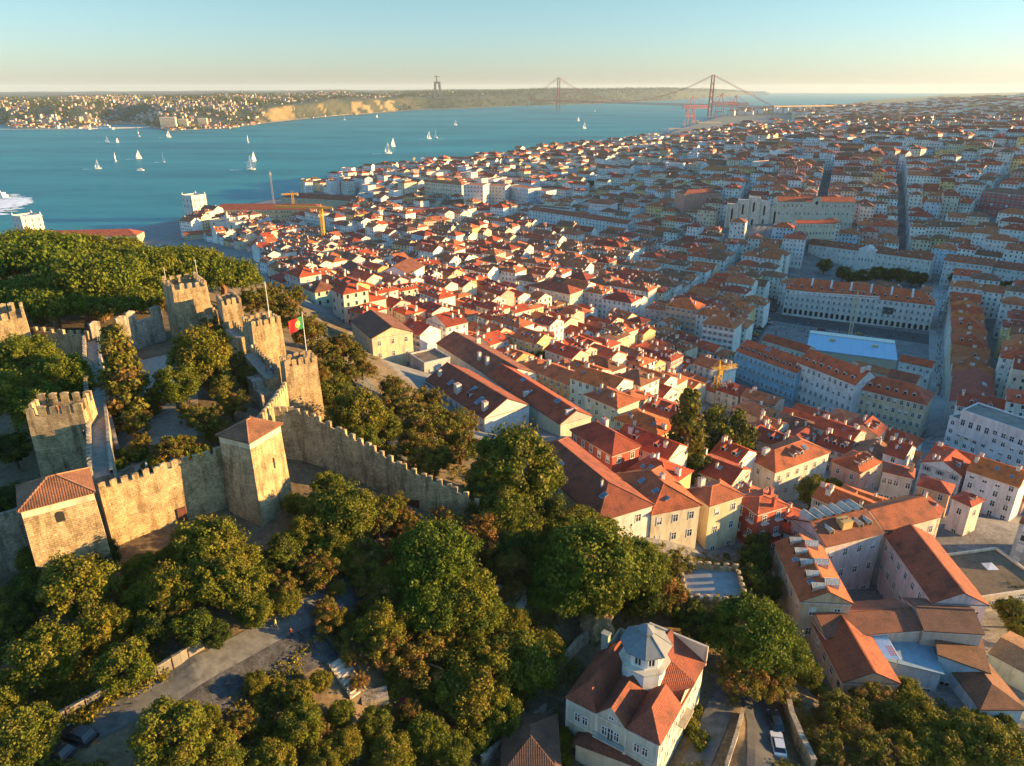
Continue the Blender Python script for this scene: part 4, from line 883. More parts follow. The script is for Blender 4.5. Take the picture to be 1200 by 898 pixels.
def crane(px, py, z, top, ang, jl, cl, label, c, cj=None, name='tower_crane', wd=1.7, lr=.12):
    p = P(px, py, z); o = thing(name, label, 'crane', tuple(p), ang); cj = cj or c; h = top - z
    mb = MB(); lattice(mb, (0, 0, -2), (0, 0, h), wd, max(4, int(h / 2.2)), 0, c, lr); mb.build('mast', [M['col']], o)
    mb = MB(); lattice(mb, (-cl, 0, h + 1), (jl, 0, h + 1), 1.3, int((jl + cl) / 2.5), 0, cj, lr * .85); mb.build('jib', [M['col']], o)
    mb = MB(); mb.box(-1, 1, -1.6, -.3, h - 1.6, h + .6, 0, tuple(v * .8 for v in c), True, True); mb.build('cab', [M['col']], o)
    mb = MB(); mb.box(-cl, -cl + 2.5, -.8, .8, h - 1.5, h + .6, 0, (.4, .4, .38), True, True); mb.build('counterweight', [M['col']], o)
    mb = MB(); mb.tube((0, 0, h + 1), (0, 0, h + 5), .6, .1, 4, 0, c); mb.tube((0, 0, h + 5), (jl * .7, 0, h + 1.6), .06, .06, 4, 0, c, False); mb.tube((0, 0, h + 5), (-cl * .9, 0, h + 1.6), .06, .06, 4, 0, c, False); mb.build('tie_bar', [M['col']], o)
    return o
crane(996, 392, 14, 38, R(-14 + 180), 40, 13, 'tower crane with white and red jib over the blue tent', (.62, .50, .32), (.66, .58, .52))
crane(838, 474, 32, 48, R(20), 9, 4, 'yellow crane mast rising beside the dark evergreen tree', (.62, .36, .04), wd=2.2)
crane(381, 296, 12, 54, R(172), 46, 12, 'long yellow tower crane in front of the river buildings', (.72, .42, .05), wd=2.4, lr=.3)
crane(345, 250, 6, 30, R(200), 14, 8, 'short yellow crane beside the long red riverside roof', (.66, .35, .05), wd=2.4, lr=.3)
crane(321, 240, 6, 48, R(100), 6, 4, 'thin grey crane mast above the long riverside roof', (.4, .36, .3))
crane(486, 206, 6, 36, R(80), 8, 5, 'slim yellow crane at the waterfront row of houses', (.6, .36, .06))
crane(1050, 160, 66, 120, R(60), 14, 8, 'pale crane standing far up on the right hill', (.55, .45, .3))
# --- white modern building
block((1215, 533), (1113, 489), 18, 45, 28, 'big plain white office building with rows of small square windows', 'building', 'office_building', 'flat', 0, (.62, .62, .62), (.22, .25, .27), 5, n0=10, n3=3, ww=1.3, hh=1.5)
block((1215, 512), (1127, 482), 12, 50, 44.6, 'set back top storey of the white office building with flat grey roof', 'building', 'office_building', 'flat', 0, (.60, .60, .60), (.22, .25, .27), 1, n0=9, ww=1.3, hh=1.6)
o = block((1113, 470), (1118, 436), 16, 36, 16, 'red roofed building with grey louvred roof strip beside the shopping street', 'building', 'corner_building', 'gable', 24, 'grey', (.36, .07, .04), 4, sky=lambda w, d: [(w * .1, -d * .25, 4, 2), (-w * .3, -d * .25, 4, 2)])
# rows of town houses along the shopping street right of the square
G2 = 'red roofed houses in the row right of the shopping street'
pa, pb = P(1116, 436, 33), P(1114, 343, 33); ux_ = (pb - pa).normalized(); Lr = (pb - pa).length; nr_ = 10; vx_ = Vector((ux_.y, -ux_.x, 0))
for i in range(nr_):
    wd_ = Lr / nr_; c_ = pa + ux_ * wd_ * (i + .5) + vx_ * 8.5; wn, rn = rnd.choice(['white', 'off-white', 'cream', 'yellow']), rnd.choice(['red', 'orange', 'red', 'terracotta']); hh_ = rnd.uniform(16, 19)
    S = dict(w=17, d=wd_ - .05, h=hh_, tan=math.tan(R(rnd.uniform(24, 34))), roof=rnd.choice(['gable', 'hip', 'gable']), wc=vary(WC[wn]), rc=vary(RC[rn]), st=5, n0=0, n2=0, pitchw=2.6,
             dorm=[(x, -1, 1.5, 1.3, (.7, .68, .62)) for x in ((-4, 0) if i % 2 else (2,))], chim=[(rnd.uniform(-6, 6), 0, .9, .4, 1.2), (7, wd_ * .3, .4, .5, 1.5)], over=.1)
    house(S, c_.x, c_.y, 13.5, math.atan2(vx_.y, vx_.x), None, 'house', 'row_house', G2, f'{wn} row house, steep {rn} roof')
reserve(*(pa + ux_ * Lr / 2 + vx_ * 8.5).to_2d(), math.atan2(ux_.y, ux_.x), Lr, 17, 1)
# facades behind the park trees
block((1092, 305), (948, 286), 14, 31, 15, 'long white building with central pediment behind the park trees', 'building', 'theatre', 'gable', 26, (.62, .60, .54), (.30, .09, .05), 3, n0=24, n1=3, dorm=lambda w, d: row_d(10, -1, w * .9, 1.8, 1.4))
cx, cy, ang, w_, d_ = bp((1092, 305), (948, 286), 14, 31)
pd = bpy.data.objects['theatre']; mb = MB(); mb.box(-7, 7, -d_ / 2 - 1.0, -d_ / 2, -2, 17.5, 0, (.66, .64, .58)); mb.face([(-7.6, -d_ / 2 - 1.1, 17.5), (7.6, -d_ / 2 - 1.1, 17.5), (0, -d_ / 2 - 1.1, 21)], 0, (.68, .66, .6))
for s in (-1, 1): mb.face([(s * 7.6, -d_ / 2 - 1.1, 17.5), (0, -d_ / 2 - 1.1, 21), (0, 0, 21), (s * 7.6, 0, 17.5)], 0, (.6, .58, .52))
mb.build('pediment', [M['wall']], pd)
for k in range(5): link('window', win_mesh(1.1, 2.2), pd, (-5.2 + 2.6 * k, -d_ / 2 - 1.02, 8))
block((1164, 312), (1107, 305), 14, 33, 15, 'white house row with dormers at the right side of the park trees', 'building', 'row_building', 'gable', 28, (.62, .60, .56), (.42, .13, .07), 4, n0=11, dorm=lambda w, d: row_d(6, -1, w * .9))
block((1230, 322), (1165, 313), 14, 32, 15, 'white building with red roof at the right picture edge behind the trees', 'building', 'row_building', 'gable', 28, (.64, .62, .58), (.36, .11, .06), 4, n0=12, dorm=lambda w, d: row_d(6, -1, w * .9))
# --- ruined gothic church and the long cream convent on the hill
def carmo():
    p = P(850, 264, 34); q = P(912, 268, 34); ctr = (p + q) / 2; ang = math.atan2((q - p).y, (q - p).x); w = (q - p).length
    o = thing('ruined_church', 'roofless gothic stone church with tall narrow windows and buttresses', 'church', (ctr.x, ctr.y, 32), ang); reserve(ctr.x, ctr.y + 12, ang, w, 38, 2)
    c = (.40, .36, .29); H_ = 30; xs = [-w / 2, -w * .3, -w * .1, w * .1, w * .3, w / 2]
    hs = [22, 27, 30, 30, 27, 22]; n = 5; 
    for i in range(n):
        x0, x1 = -w / 2 + w * i / n, -w / 2 + w * (i + 1) / n; y = -3.5 * (1 - ((i - 2) / 2) ** 2); hh = (23, 28, 31, 28, 23)[i]
        mb = MB(); mb.box(x0 + .02, x1 - .02, y, y + 3, 0, hh, 0, c); mb.build('apse_bay', [M['lime']], o)
        for lv, z0, z1 in ((0, 4, 11), (1, hh - 14, hh - 4)):
            mb = MB(); m_ = (x0 + x1) / 2; pr = [(-.9, z0), (.9, z0), (.9, z1 - 2), (0, z1), (-.9, z1 - 2)]; mb.face([(m_ + a, y - .06, b) for a, b in pr], 0); mb.build('window', [M['dark']], o)
        mb = MB(); mb.box(x0 - .7, x0 + .7, y - 2.2, y + .5, 0, hh - 4, 0, c); mb.tube((x0, y - 1, hh - 4), (x0, y - 1, hh + 2.5), .7, .1, 4, 0, c); mb.build('buttress', [M['lime']], o)
    for s in (-1, 1): mb = MB(); mb.box(s * w * .5 - 1, s * w * .5 + 1, 3, 34, 0, 19, 0, c); mb.build('nave_wall', [M['lime']], o)
    for k in range(4):
        mb = MB()
        for j in range(10):
            a, b = math.pi * j / 10, math.pi * (j + 1) / 10; r0, r1 = w * .17, w * .2; y = 8 + k * 7
            mb.face([(r * math.cos(t), y, 17 + r * math.sin(t) * .9) for r, t in ((r0, a), (r1, a), (r1, b), (r0, b))], 0); mb.face([(r1 * math.cos(t), y + e, 17 + r1 * math.sin(t) * .9) for t, e in ((a, 0), (a, 1), (b, 1), (b, 0))], 0)
        mb.build('nave_arch', [M['lime']], o)
carmo()
block((1003, 237), (912, 236), 16, 60, 38, 'long cream hilltop building with red roof beside the gothic ruin', 'building', 'convent_building', 'gable', 24, (.60, .53, .40), (.42, .11, .055), 3, n0=18, ww=1.2, hh=2.2)
o = bpy.data.objects['convent_building']; mb = MB(); D = 8.0; mb.box(-4, 4, -8.6, -8.0, 16, 24.5, 0, (.62, .55, .42)); mb.face([(-4.3, -8.65, 24.5), (4.3, -8.65, 24.5), (0, -8.65, 27)], 0, (.62, .55, .42)); mb.face([(-4.3, -8.65, 24.5), (0, -8.65, 27), (0, -2, 27), (-4.3, -2, 24.5)], 0, (.42, .12, .06)); mb.face([(4.3, -8.65, 24.5), (0, -8.65, 27), (0, -2, 27), (4.3, -2, 24.5)], 0, (.42, .12, .06)); mb.build('pediment', [M['wall']], o)
mb = MB(); mb.face([(1.5 * math.cos(k * .5236), -8.7, 21 + 1.8 * math.sin(k * .5236)) for k in range(12)], 0); mb.build('window', [M['dark']], o)
block((980, 262), (934, 262), 9, 48, 38, 'low cream house with red roof in front of the long hilltop building', 'house', 'house', 'gable', 24, 'cream', 'red', 2)
# red and white striped block, white long building, riverside blocks
block((1230, 232), (1151, 224), 20, 64, 44, 'big red walled block with white window bands at the right picture edge', 'building', 'striped_block', 'hip', 20, (.42, .10, .09), (.24, .12, .08), 4, n0=13, ww=1.7, hh=2.4, n3=4, cc=(.62, .6, .56))
block((735, 263), (620, 246), 16, 28, 12, 'very long white building with even rows of windows in the shaded valley', 'building', 'long_building', 'gable', 20, (.62, .64, .62), (.36, .1, .05), 4, n0=30, ww=1.3, hh=2.2)
block((716, 240), (690, 238), 22, 38, 12, 'white cube like building with red roof rising above the long white one', 'building', 'tall_building', 'hip', 18, (.66, .66, .64), (.42, .12, .06), 5)
block((845, 226), (802, 228), 20, 54, 38, 'plain pinkish hall with shallow red roof left of the gothic ruin', 'building', 'hall', 'hip', 18, (.46, .25, .19), (.34, .1, .06), 3, n0=0, n3=0)
for i, (a, b, t, wcn, s) in enumerate([((432 + 42, 215), (466, 214), 40, 'cream', 6), ((541, 217), (497, 213), 40, 'cream', 6), ((566, 218), (543, 217), 46, 'off-white', 8), ((592, 219), (568, 218), 42, 'off-white', 8), ((619, 222), (594, 218), 40, 'pale blue', 7), ((640, 225), (622, 223), 37, 'pale blue', 6)]):
    block(a, b, 22, t, 7, ['yellowish waterfront block at the left end of the tall row', 'wide cream waterfront block second in the tall row', 'tallest pale waterfront block in the middle of the tall row', 'pale waterfront block with balconies next to the blue one', 'light blue waterfront block', 'lower light blue block at the right end of the tall row'][i], 'apartment block', 'apartment_block', 'flat' if i > 1 else 'hip', 15, wcn, 'terracotta', s, ww=1.8, hh=1.7, pitchw=4, group='tall blocks at the waterfront')
# --- the riverside square with its white corner pavilions
def pavilion(px, py, z, w, h, label):
    p = P(px, py, z); o = thing('corner_pavilion', label, 'pavilion', (p.x, p.y, z), R(-33)); c = (.66, .62, .54); reserve(p.x, p.y, R(-33), w, w, 3)
    mb = MB(); mb.box(-w / 2, w / 2, -w / 2, w / 2, -2, h, 0, c); mb.build('wall', [M['wall']], o)
    for z0 in (h * .42, h * .7, h): mb = MB(); a = w / 2 + .5; mb.box(-a, a, -a, a, z0 - .4, z0 + .35, 0, c, True, True); mb.build('cornice', [M['wall']], o)
    mb = MB(); a = w / 2
    for aa in ((-a, a, -a, -a + .5), (-a, a, a - .5, a), (-a, -a + .5, -a + .5, a - .5), (a - .5, a, -a + .5, a - .5)): mb.box(*aa, h + .36, h + 1.7, 0, c)
    mb.build('parapet', [M['wall']], o)
    for sx in (-1, 1):
        for sy in (-1, 1): mb = MB(); x, y = sx * (a - .8), sy * (a - .8); mb.box(x - .7, x + .7, y - .7, y + .7, h + .37, h + 2.4, 0, c); mb.tube((x, y, h + 2.4), (x, y, h + 4.6), .9, .15, 6, 0, c); mb.build('trophy', [M['wall']], o)
    for k in (0, 1, 3):
        for f in range(3):
            for i in range(3):
                S = dict(w=w, d=w); oo, u, L = side_frame(S, k); t = L * (i + .5) / 3; link('window', win_mesh(1.6, 3.2 if f else 4.0), o, (oo[0] + u[0] * t, oo[1] + u[1] * t, (1, h * .48, h * .76)[f]), SIDE[k][0])
    return o
pavilion(231, 254, 3, 21, 27, 'white square pavilion with corner finials at the river end of the long red roof'); pavilion(37, 276, 3, 22, 22, 'white pavilion with finials showing above the pines beside the ferry')
block((378, 246), (246, 246), 24, 21, 4, 'very long riverside building with wide red roof and yellow arcaded wall', 'building', 'riverside_building', 'hip', 24, (.55, .45, .22), (.34, .10, .05), 3, n0=40, ww=1.6, hh=2.6)
block((330, 231), (420, 236), 22, 20, 4, 'second long red roof behind the riverside building', 'building', 'riverside_building', 'hip', 24, (.5, .45, .3), (.30, .09, .05), 3)
block((276, 262), (245, 258), 14, 27, 5, 'white triumphal arch block with a sculpted crown', 'arch', 'triumphal_arch', 'flat', 0, (.66, .62, .52), (.5, .46, .4), 2, n0=3, n1=1, n3=1, ww=1.8, hh=5)
o = bpy.data.objects['triumphal_arch']; mb = MB(); mb.box(-5, 5, -3, 3, 22.7, 25.5, 0, (.64, .6, .5)); mb.box(-2.5, 2.5, -2, 2, 25.5, 28, 0, (.64, .6, .5)); mb.tube((0, 0, 28), (0, 0, 32), 1.2, .5, 8, 0, (.62, .58, .48)); mb.build('crown', [M['wall']], o)
for s in (-1, 1): mb = MB(); mb.tube((s * 6, -2, 22.7), (s * 6, -2, 27), 1.0, .5, 8, 0, (.62, .58, .48)); mb.build('statue', [M['wall']], o)
block((160, 276), (30, 279), 22, 19, 3, 'long red roof just above the pines beside the white pavilion', 'building', 'riverside_building', 'hip', 24, (.5, .45, .3), (.36, .10, .05), 2)
block((275, 272), (215, 276), 12, 16, 4, 'low red roofed riverside row with yellow wall in front of the arch', 'building', 'riverside_building', 'gable', 24, (.55, .45, .25), (.40, .11, .055), 2)
# small roofs at the bottom edge
block((750, 897), (675, 869), 8, 75.2, 69, 'small brown roofed annex in front of the lantern house', 'house', 'annex_house', 'hip', 28, 'cream', (.2, .08, .05), 1, pad=.3)
block((655, 905), (590, 905), 9, 78, 72, 'dark brown roof peeking over the bottom edge beside the railing', 'house', 'house', 'hip', 30, 'cream', (.13, .075, .055), 1)
N_LANDMARK_HOUSES = 36
# crenellated terrace
def terrace():
    z = 77; a, b, c, d = P(862, 662, z), P(800, 668, z), P(805, 705, z), P(868, 705, z)
    ctr = (a + b + c + d) / 4; w, dp = 11, 10; ang = R(-6); o = thing('crenellated_terrace', 'square grey terrace with low crenellated parapet between the pines', 'terrace', (ctr.x, ctr.y, z - 8), ang); reserve(ctr.x, ctr.y, ang, w, dp, 1)
    mb = MB(); mb.box(-w / 2, w / 2, -dp / 2, dp / 2, -3, 8, 0, (1, 1, 1), False); mb.build('masonry', [M['stone']], o)
    mb = MB(); mb.face([(-w / 2, -dp / 2, 7.6), (w / 2, -dp / 2, 7.6), (w / 2, dp / 2, 7.6), (-w / 2, dp / 2, 7.6)]); mb.build('floor_slab', [M['pave']], o)
    mb = MB(); q = .5
    for aa in ((-w / 2, w / 2, -dp / 2, -dp / 2 + q), (-w / 2, w / 2, dp / 2 - q, dp / 2), (-w / 2, -w / 2 + q, -dp / 2 + q, dp / 2 - q), (w / 2 - q, w / 2, -dp / 2 + q, dp / 2 - q)): mb.box(*aa, 7.4, 8.3, 0, (1, 1, 1), True)
    mb.build('parapet', [M['stone']], o); pts_ = [(-w / 2, -dp / 2), (w / 2, -dp / 2), (w / 2, dp / 2), (-w / 2, dp / 2)]
    for i in range(4): merlons(o, pts_[i], pts_[(i + 1) % 4], 8.25, 1.9, None, 1.0, .8, ends=i % 2 == 0, inset=.28)
M['pave'] = mat_plain('grey blue paving', (.24, .25, .25), .9, 0, .2, .8)
terrace()
# ------------------------------------------------------------ the city: rows of houses on a street grid
# districts: pixel polygons on the ground -> angle, block depth, street width, house width range, wall height range
OPEN = [  # squares, streets and gardens that stay free of houses (pixels on the ground)
    [(845,440),(880,385),(905,345),(925,362),(1096,390),(1112,330),(1122,330),(1113,420),(1104,528),(1088,545),(930,498),(845,475)],
    [(1092,515),(1104,526),(1225,592),(1265,650),(1200,612),(1150,578),(1092,548)], [(765,168),(775,150),(800,144),(850,136),(930,132),(932,147),(860,153),(800,164)],
    [(428,405),(485,395),(500,430),(490,462),(440,445)], [(560,505),(598,468),(640,478),(700,490),(705,520),(640,545)],
    [(200,250),(245,263),(330,267),(412,259),(432,230),(330,224),(225,240)],
    [(922,312),(948,303),(1095,322),(1210,338),(1210,366),(1112,352),(1100,376),(912,352)],
    [(840,255),(915,262),(1010,260),(1015,280),(915,290),(840,285)], [(612,264),(740,282),(742,294),(608,278)],
    [(780,500),(800,470),(850,470),(885,520),(880,560),(800,560)],
    [(1085,850),(1140,690),(1210,690),(1210,790)],
    [(1090,262),(1210,240),(1210,275),(1100,275)],
    [(130,262),(150,285),(240,272),(225,255)],
]
def in_open(x, y):
    q = proj(x, y, H(x, y))
    return any(inpoly(q[0], q[1], p) for p in OPEN)
NEARH = 0
HILLSIDE = [(240,280),(330,262),(430,290),(560,345),(640,360),(700,385),(770,395),(850,425),(900,480),(1010,520),(1075,530),(1120,560),(1260,600),(1260,720),(1000,700),(930,640),(840,655),(760,640),(700,600),(640,540),(560,490),(480,440),(400,385),(330,345),(290,320)]
houses = []       # candidates (area in view, S, cx, cy, zb, ang, px, py, dist)
WCH = ['white'] * 7 + ['off-white'] * 5 + ['cream'] * 5 + ['yellow'] * 2 + ['pink'] * 2 + ['ochre', 'grey', 'pale blue', 'peach', 'pale green']
RCH = ['red'] * 5 + ['dark red'] * 4 + ['terracotta'] * 4 + ['orange'] * 2 + ['brown'] * 2
def try_house(cx, cy, ang, w, d, h, st, kind, dist, row_end=(False, False), far=False):
    zb = H(cx, cy)
    q = proj(cx, cy, zb + h)
    if not (-40 < q[0] < 1245 and 95 < q[1] < 960): return
    if not land(cx, cy) or (q[0] < 150 and q[1] < 310): return
    if q[1] > 235 and inpoly(q[0], proj(cx, cy, zb)[1], GREEN): return
    if blocked(cx, cy, min(w, d) * .42) or in_open(cx, cy): return
    wn, rn = rnd.choice(WCH), rnd.choice(RCH)
    if dist > 480: wn = rnd.choice(['white'] * 7 + ['off-white'] * 3 + ['cream', 'cream', 'pale blue', 'yellow', 'pink']); rn = rnd.choice(['terracotta', 'terracotta', 'dark red', 'red', 'brown', 'brown'])
    hi = max(H(cx + dx, cy + dy) for dx in (-w / 3, w / 3) for dy in (-d / 3, d / 3))
    zb = (zb + hi) / 2
    S = dict(w=w, d=d, h=h, tan=math.tan(R(rnd.uniform(20, 28))), roof=kind, wc=vary(WC[wn], .1), rc=vary(RC[rn], .14), st=st, wn=wn, rn=rn)
    if not row_end[0]: S['n3'] = 0
    if not row_end[1]: S['n1'] = 0
    if kind != 'gable' or not far:
        S['chim'] = []
        for _ in range(rnd.choice([0, 1, 1, 2, 2, 3]) if not far else rnd.choice([0, 0, 1])):
            S['chim'].append((rnd.choice([-1, 1]) * w * rnd.uniform(.3, .46), rnd.uniform(-.3, .3) * d, rnd.uniform(.35, .7), rnd.uniform(.28, .4), rnd.uniform(.9, 2.0)))
        if rnd.random() < .4 and kind != 'flat':
            n = rnd.choice([1, 2, 2, 3]); S['dorm'] = [(w * ((i + .5) / n - .5) * .8, -1 if math.cos(ang) > 0 else 1, 1.4, 1.2, vary(WC['white'], .05)) for i in range(n)]
        elif rnd.random() < .3 and kind != 'flat': S['sky'] = [(rnd.uniform(-.3, .3) * w, -d * .25, 1.0, 1.3)]
    area = (w * F / q[2]) * (h * F / q[2])
    houses.append((area, S, cx, cy, zb, ang, q, dist))
def fill(test, ang, bw, bl, street, wr, hr, storey, dr=None, jit=0.0, kinds=('gable', 'hip'), ymax=2600, far=False, lane=0.0):
    ca, sa = math.cos(ang), math.sin(ang)
    xs = [c for c in range(-60, 1280, 60)]
    L = ymax * 1.3; py_ = bw + street; px_ = bl + street
    v = -L
    while v < L:
        u = -L + rnd.uniform(0, px_) * (1 if jit else 0)
        while u < L:
            cxm, cym = (u + bl / 2) * ca - (v + bw / 2) * sa, (u + bl / 2) * sa + (v + bw / 2) * ca
            dd = math.hypot(cxm, cym)
            if cym > 60 and dd < ymax + 200:
                q = proj(cxm, cym, 30)
                if -200 < q[0] < 1400:
                    for row in (0, 1):
                        t = 0.0; dep = bw / 2 - lane / 2
                        while t < bl - wr[0] * .6:
                            ww = min(rnd.uniform(*wr), bl - t)
                            if ww < wr[0] * .6: break
                            uu = u + t + ww / 2; vv = v + (dep / 2 if row == 0 else bw - dep / 2)
                            dj = dep * rnd.uniform(.82, 1.0) if jit else dep
                            x, y = uu * ca - vv * sa + rnd.uniform(-jit, jit), uu * sa + vv * ca + rnd.uniform(-jit, jit)
                            if y > 50 and test(x, y) and (not jit or rnd.random() > .05):
                                st = rnd.randint(*storey); h = st * rnd.uniform(*hr)
                                a2 = ang + (rnd.uniform(-.08, .08) if jit else 0)
                                k = rnd.choice(kinds); w2, d2 = ww - .05, dj
                                if jit and rnd.random() < .22 and abs(w2 - d2) < 5: a2 += math.pi / 2; w2, d2 = d2, w2
                                try_house(x, y, a2, w2, d2, h, st, k, math.hypot(x, y), (t == 0, t + ww >= bl - .5), far)
                            t += ww
            u += px_
        v += py_
def pxy(x, y): return proj(x, y, H(x, y))
def t_hill(x, y):
    q = pxy(x, y); return inpoly(q[0], q[1], HILLSIDE)
def rng(a, b, extra=None):
    def f(x, y):
        r = math.hypot(x, y)
        return a <= r < b and not (r < 1000 and t_hill(x, y)) and (extra is None or extra(x, y))
    return f
fill(t_hill, R(-47), 23, 50, 4.5, (8, 18), (2.8, 3.2), (2, 4), jit=.7, kinds=('gable', 'gable', 'hip'), ymax=700, lane=1.0)
fill(rng(250, 640), R(-33), 28, 66, 9, (11, 20), (3.2, 3.6), (5, 6), kinds=('gable', 'hip', 'hip'), ymax=640)
def patch(k):
    def f(x, y): return (int((x + 3000 + 60 * math.sin(y / 90)) // 270) + 2 * int((y + 70 * math.sin(x / 110)) // 300)) % 3 == k
    return f
for k_, a_ in ((0, -33), (1, -24), (2, -44)): fill(rng(640, 1000, patch(k_)), R(a_), 28, 66, 10, (11, 22), (3.3, 3.7), (4, 6), kinds=('gable', 'hip', 'hip'), ymax=1000)
for k_, a_ in ((0, -20), (1, -52), (2, -36)): fill(rng(1000, 1500, patch(k_)), R(a_), 29, 60, 9, (11, 26), (3.3, 3.7), (3, 7), ymax=1500, jit=1.5, far=True, kinds=('gable', 'hip', 'hip', 'flat'))
fill(rng(1500, 2600), R(-38), 40, 80, 14, (18, 30), (3.3, 3.7), (3, 6), ymax=2600, jit=4, far=True, kinds=('gable', 'hip', 'hip', 'flat'))
fill(rng(2600, 5200), R(-25), 60, 120, 45, (26, 52), (3.3, 3.7), (3, 7), ymax=5200, jit=12, far=True, kinds=('hip', 'hip', 'flat'))
fill(rng(5200, 9500, lambda x, y: math.atan2(x, y) > .5), R(-30), 110, 200, 110, (45, 90), (3.3, 3.7), (3, 6), ymax=9500, jit=30, far=True, kinds=('hip', 'flat'))
# bigger institutional blocks that break the grain of the small houses
for k in range(360):
    a = rnd.uniform(-.15, .64); d = 560 + 2800 * rnd.random() ** 1.5; x, y = d * math.sin(a), d * math.cos(a)
    if t_hill(x, y) or y < 300 or (d < 1000 and a > .15) or (d < 760): continue
    w_, dd_ = rnd.uniform(26, 60) * (1 + d / 4000), rnd.uniform(13, 20)
    rad_ = w_ * .45; nn_ = len(houses); q_ = R(rnd.choice([-33, 57, -25, -50, 30]))
    try_house(x, y, q_, w_, dd_, rnd.uniform(12, 19), 4, rnd.choice(['hip', 'hip', 'flat', 'gable']), d, (True, True), True)
    if len(houses) > nn_:
        S_ = houses[-1][1]; S_['wc'] = vary(WC[rnd.choice(['white', 'white', 'white', 'off-white', 'cream', 'pale blue'])], .06); ca_, sa_ = math.cos(q_), math.sin(q_)
        big = houses.pop(); houses = [h for h in houses if h[7] < 520 or not (abs((h[2] - x) * ca_ + (h[3] - y) * sa_) < w_ / 2 + 5 and abs(-(h[2] - x) * sa_ + (h[3] - y) * ca_) < dd_ / 2 + 5)] + [big]
houses.sort(key=lambda t: -t[0])
NUM = {1: 'one', 2: 'two', 3: 'three', 4: 'four', 5: 'five', 6: 'six', 7: 'seven'}
mbs = MB()
NTHING = 300 - N_LANDMARK_HOUSES
done = 0
for area, S, cx, cy, zb, ang, q, dist in houses:
    inframe = -5 < q[0] < 1205 and q[1] < 925
    if done < NTHING and inframe and not (q[0] < 420 and q[1] > 330):
        done += 1
        S['ridges'] = dist < 420
        if dist < 420:
            w_, d_ = S['w'], S['d']; S['chim'] = S.get('chim', []) + [(rnd.uniform(-.45, .45) * w_, rnd.uniform(-.3, .3) * d_, rnd.uniform(.25, .4), rnd.uniform(.25, .35), rnd.uniform(.8, 1.8)) for _ in range(rnd.choice([1, 2, 2]))]
            if S['roof'] != 'flat': S['sky'] = S.get('sky', []) + [(rnd.uniform(-.4, .4) * w_, rnd.choice([-.2, -.3]) * d_, rnd.uniform(.7, 1.1), rnd.uniform(.9, 1.4)) for _ in range(rnd.choice([0, 1, 2]))]
        rt = {'gable': 'gabled', 'hip': 'hipped', 'flat': 'flat'}[S['roof']]
        extra = ', dormers' if S.get('dorm') else ''
        S['style'] = rnd.choice(['plain', 'plain', 'balcony', 'shutter']) if dist < 420 else 'plain'
        house(S, cx, cy, zb, ang, None, 'house', 'house', 'houses packed over the hillside and valley', f"{S['wn']} house, {rt} {S['rn']} roof{extra}")
    else:
        mbs.T = (cx, cy, zb, math.cos(ang), math.sin(ang))
        wall_geo(mbs, S, 0); roof_geo(mbs, S, 1)
        if dist < 1700:
            for c in S.get('chim', []): chim_geo(mbs, S, c[0], c[1], c[2], c[3], c[4], vary(WC['off-white']))
            for c in S.get('dorm', []): dorm_geo(mbs, S, c[0], c[1], c[2], c[3], c[4], S['rc'])
        if dist < 1800:
            for k in range(4):
                if S.get('n%d' % k) != 0 and facing(S, cx, cy, ang, k): win_quads(mbs, S, k, surround=dist < 650)
        elif dist < 3200:
            S['pitchw'] = 4.5
            for k in range(4):
                if facing(S, cx, cy, ang, k): win_quads(mbs, S, k, ww=1.8, hh=1.9)
mbs.T = None
tag(mbs.build('city_houses', [M['wall'], M['roof'], M['glass'], M['trim']]), 'packed mass of pale houses with red tiled roofs covering the valley and far hills', 'houses', None, 'stuff')
print('HOUSES', len(houses), 'things', done, 'faces', len(mbs.f))
# ------------------------------------------------------------ trees and plants
M['leaf_pine'] = mat_leaf('stone pine needles', (.045, .085, .010), (.18, .20, .016))
M['leaf_green'] = mat_leaf('broad leaves', (.045, .08, .010), (.20, .195, .016))
M['leaf_olive'] = mat_leaf('olive leaves', (.07, .085, .014), (.235, .20, .026))
M['leaf_dry'] = mat_leaf('dry brownish leaves', (.11, .075, .022), (.26, .155, .045))
M['leaf_dark'] = mat_leaf('dark evergreen leaves', (.025, .045, .010), (.075, .09, .018))
M['leaf_pink'] = mat_leaf('pink blossom', (.35, .04, .08), (.5, .08, .12))
nrng = np.random.default_rng(11)
def leaves(centers, rad, per, size, flat=.5, up=0.25):
    """small leaf faces spread over clumps: centres (n,3), clump radii (n)"""
    n = len(centers) * per
    C = np.repeat(centers, per, 0); Rr = np.repeat(rad, per)[:, None]
    d = nrng.normal(size=(n, 3)); d[:, 2] += up; d /= np.linalg.norm(d, axis=1)[:, None]
    p = C + d * Rr * nrng.uniform(.35, 1.25, (n, 1)) * np.array([1, 1, .85])
    nn = d + nrng.normal(size=(n, 3)) * flat; nn /= np.linalg.norm(nn, axis=1)[:, None]
    t = np.cross(nn, nrng.normal(size=(n, 3))); t /= np.linalg.norm(t, axis=1)[:, None]; b = np.cross(nn, t)
    s = size * nrng.uniform(.45, 1.5, (n, 1)); a = s * nrng.uniform(.55, 1.0, (n, 1))
    V = np.stack([p - t * s, p + b * a, p + t * s, p - b * a], 1).reshape(-1, 3)
    return V
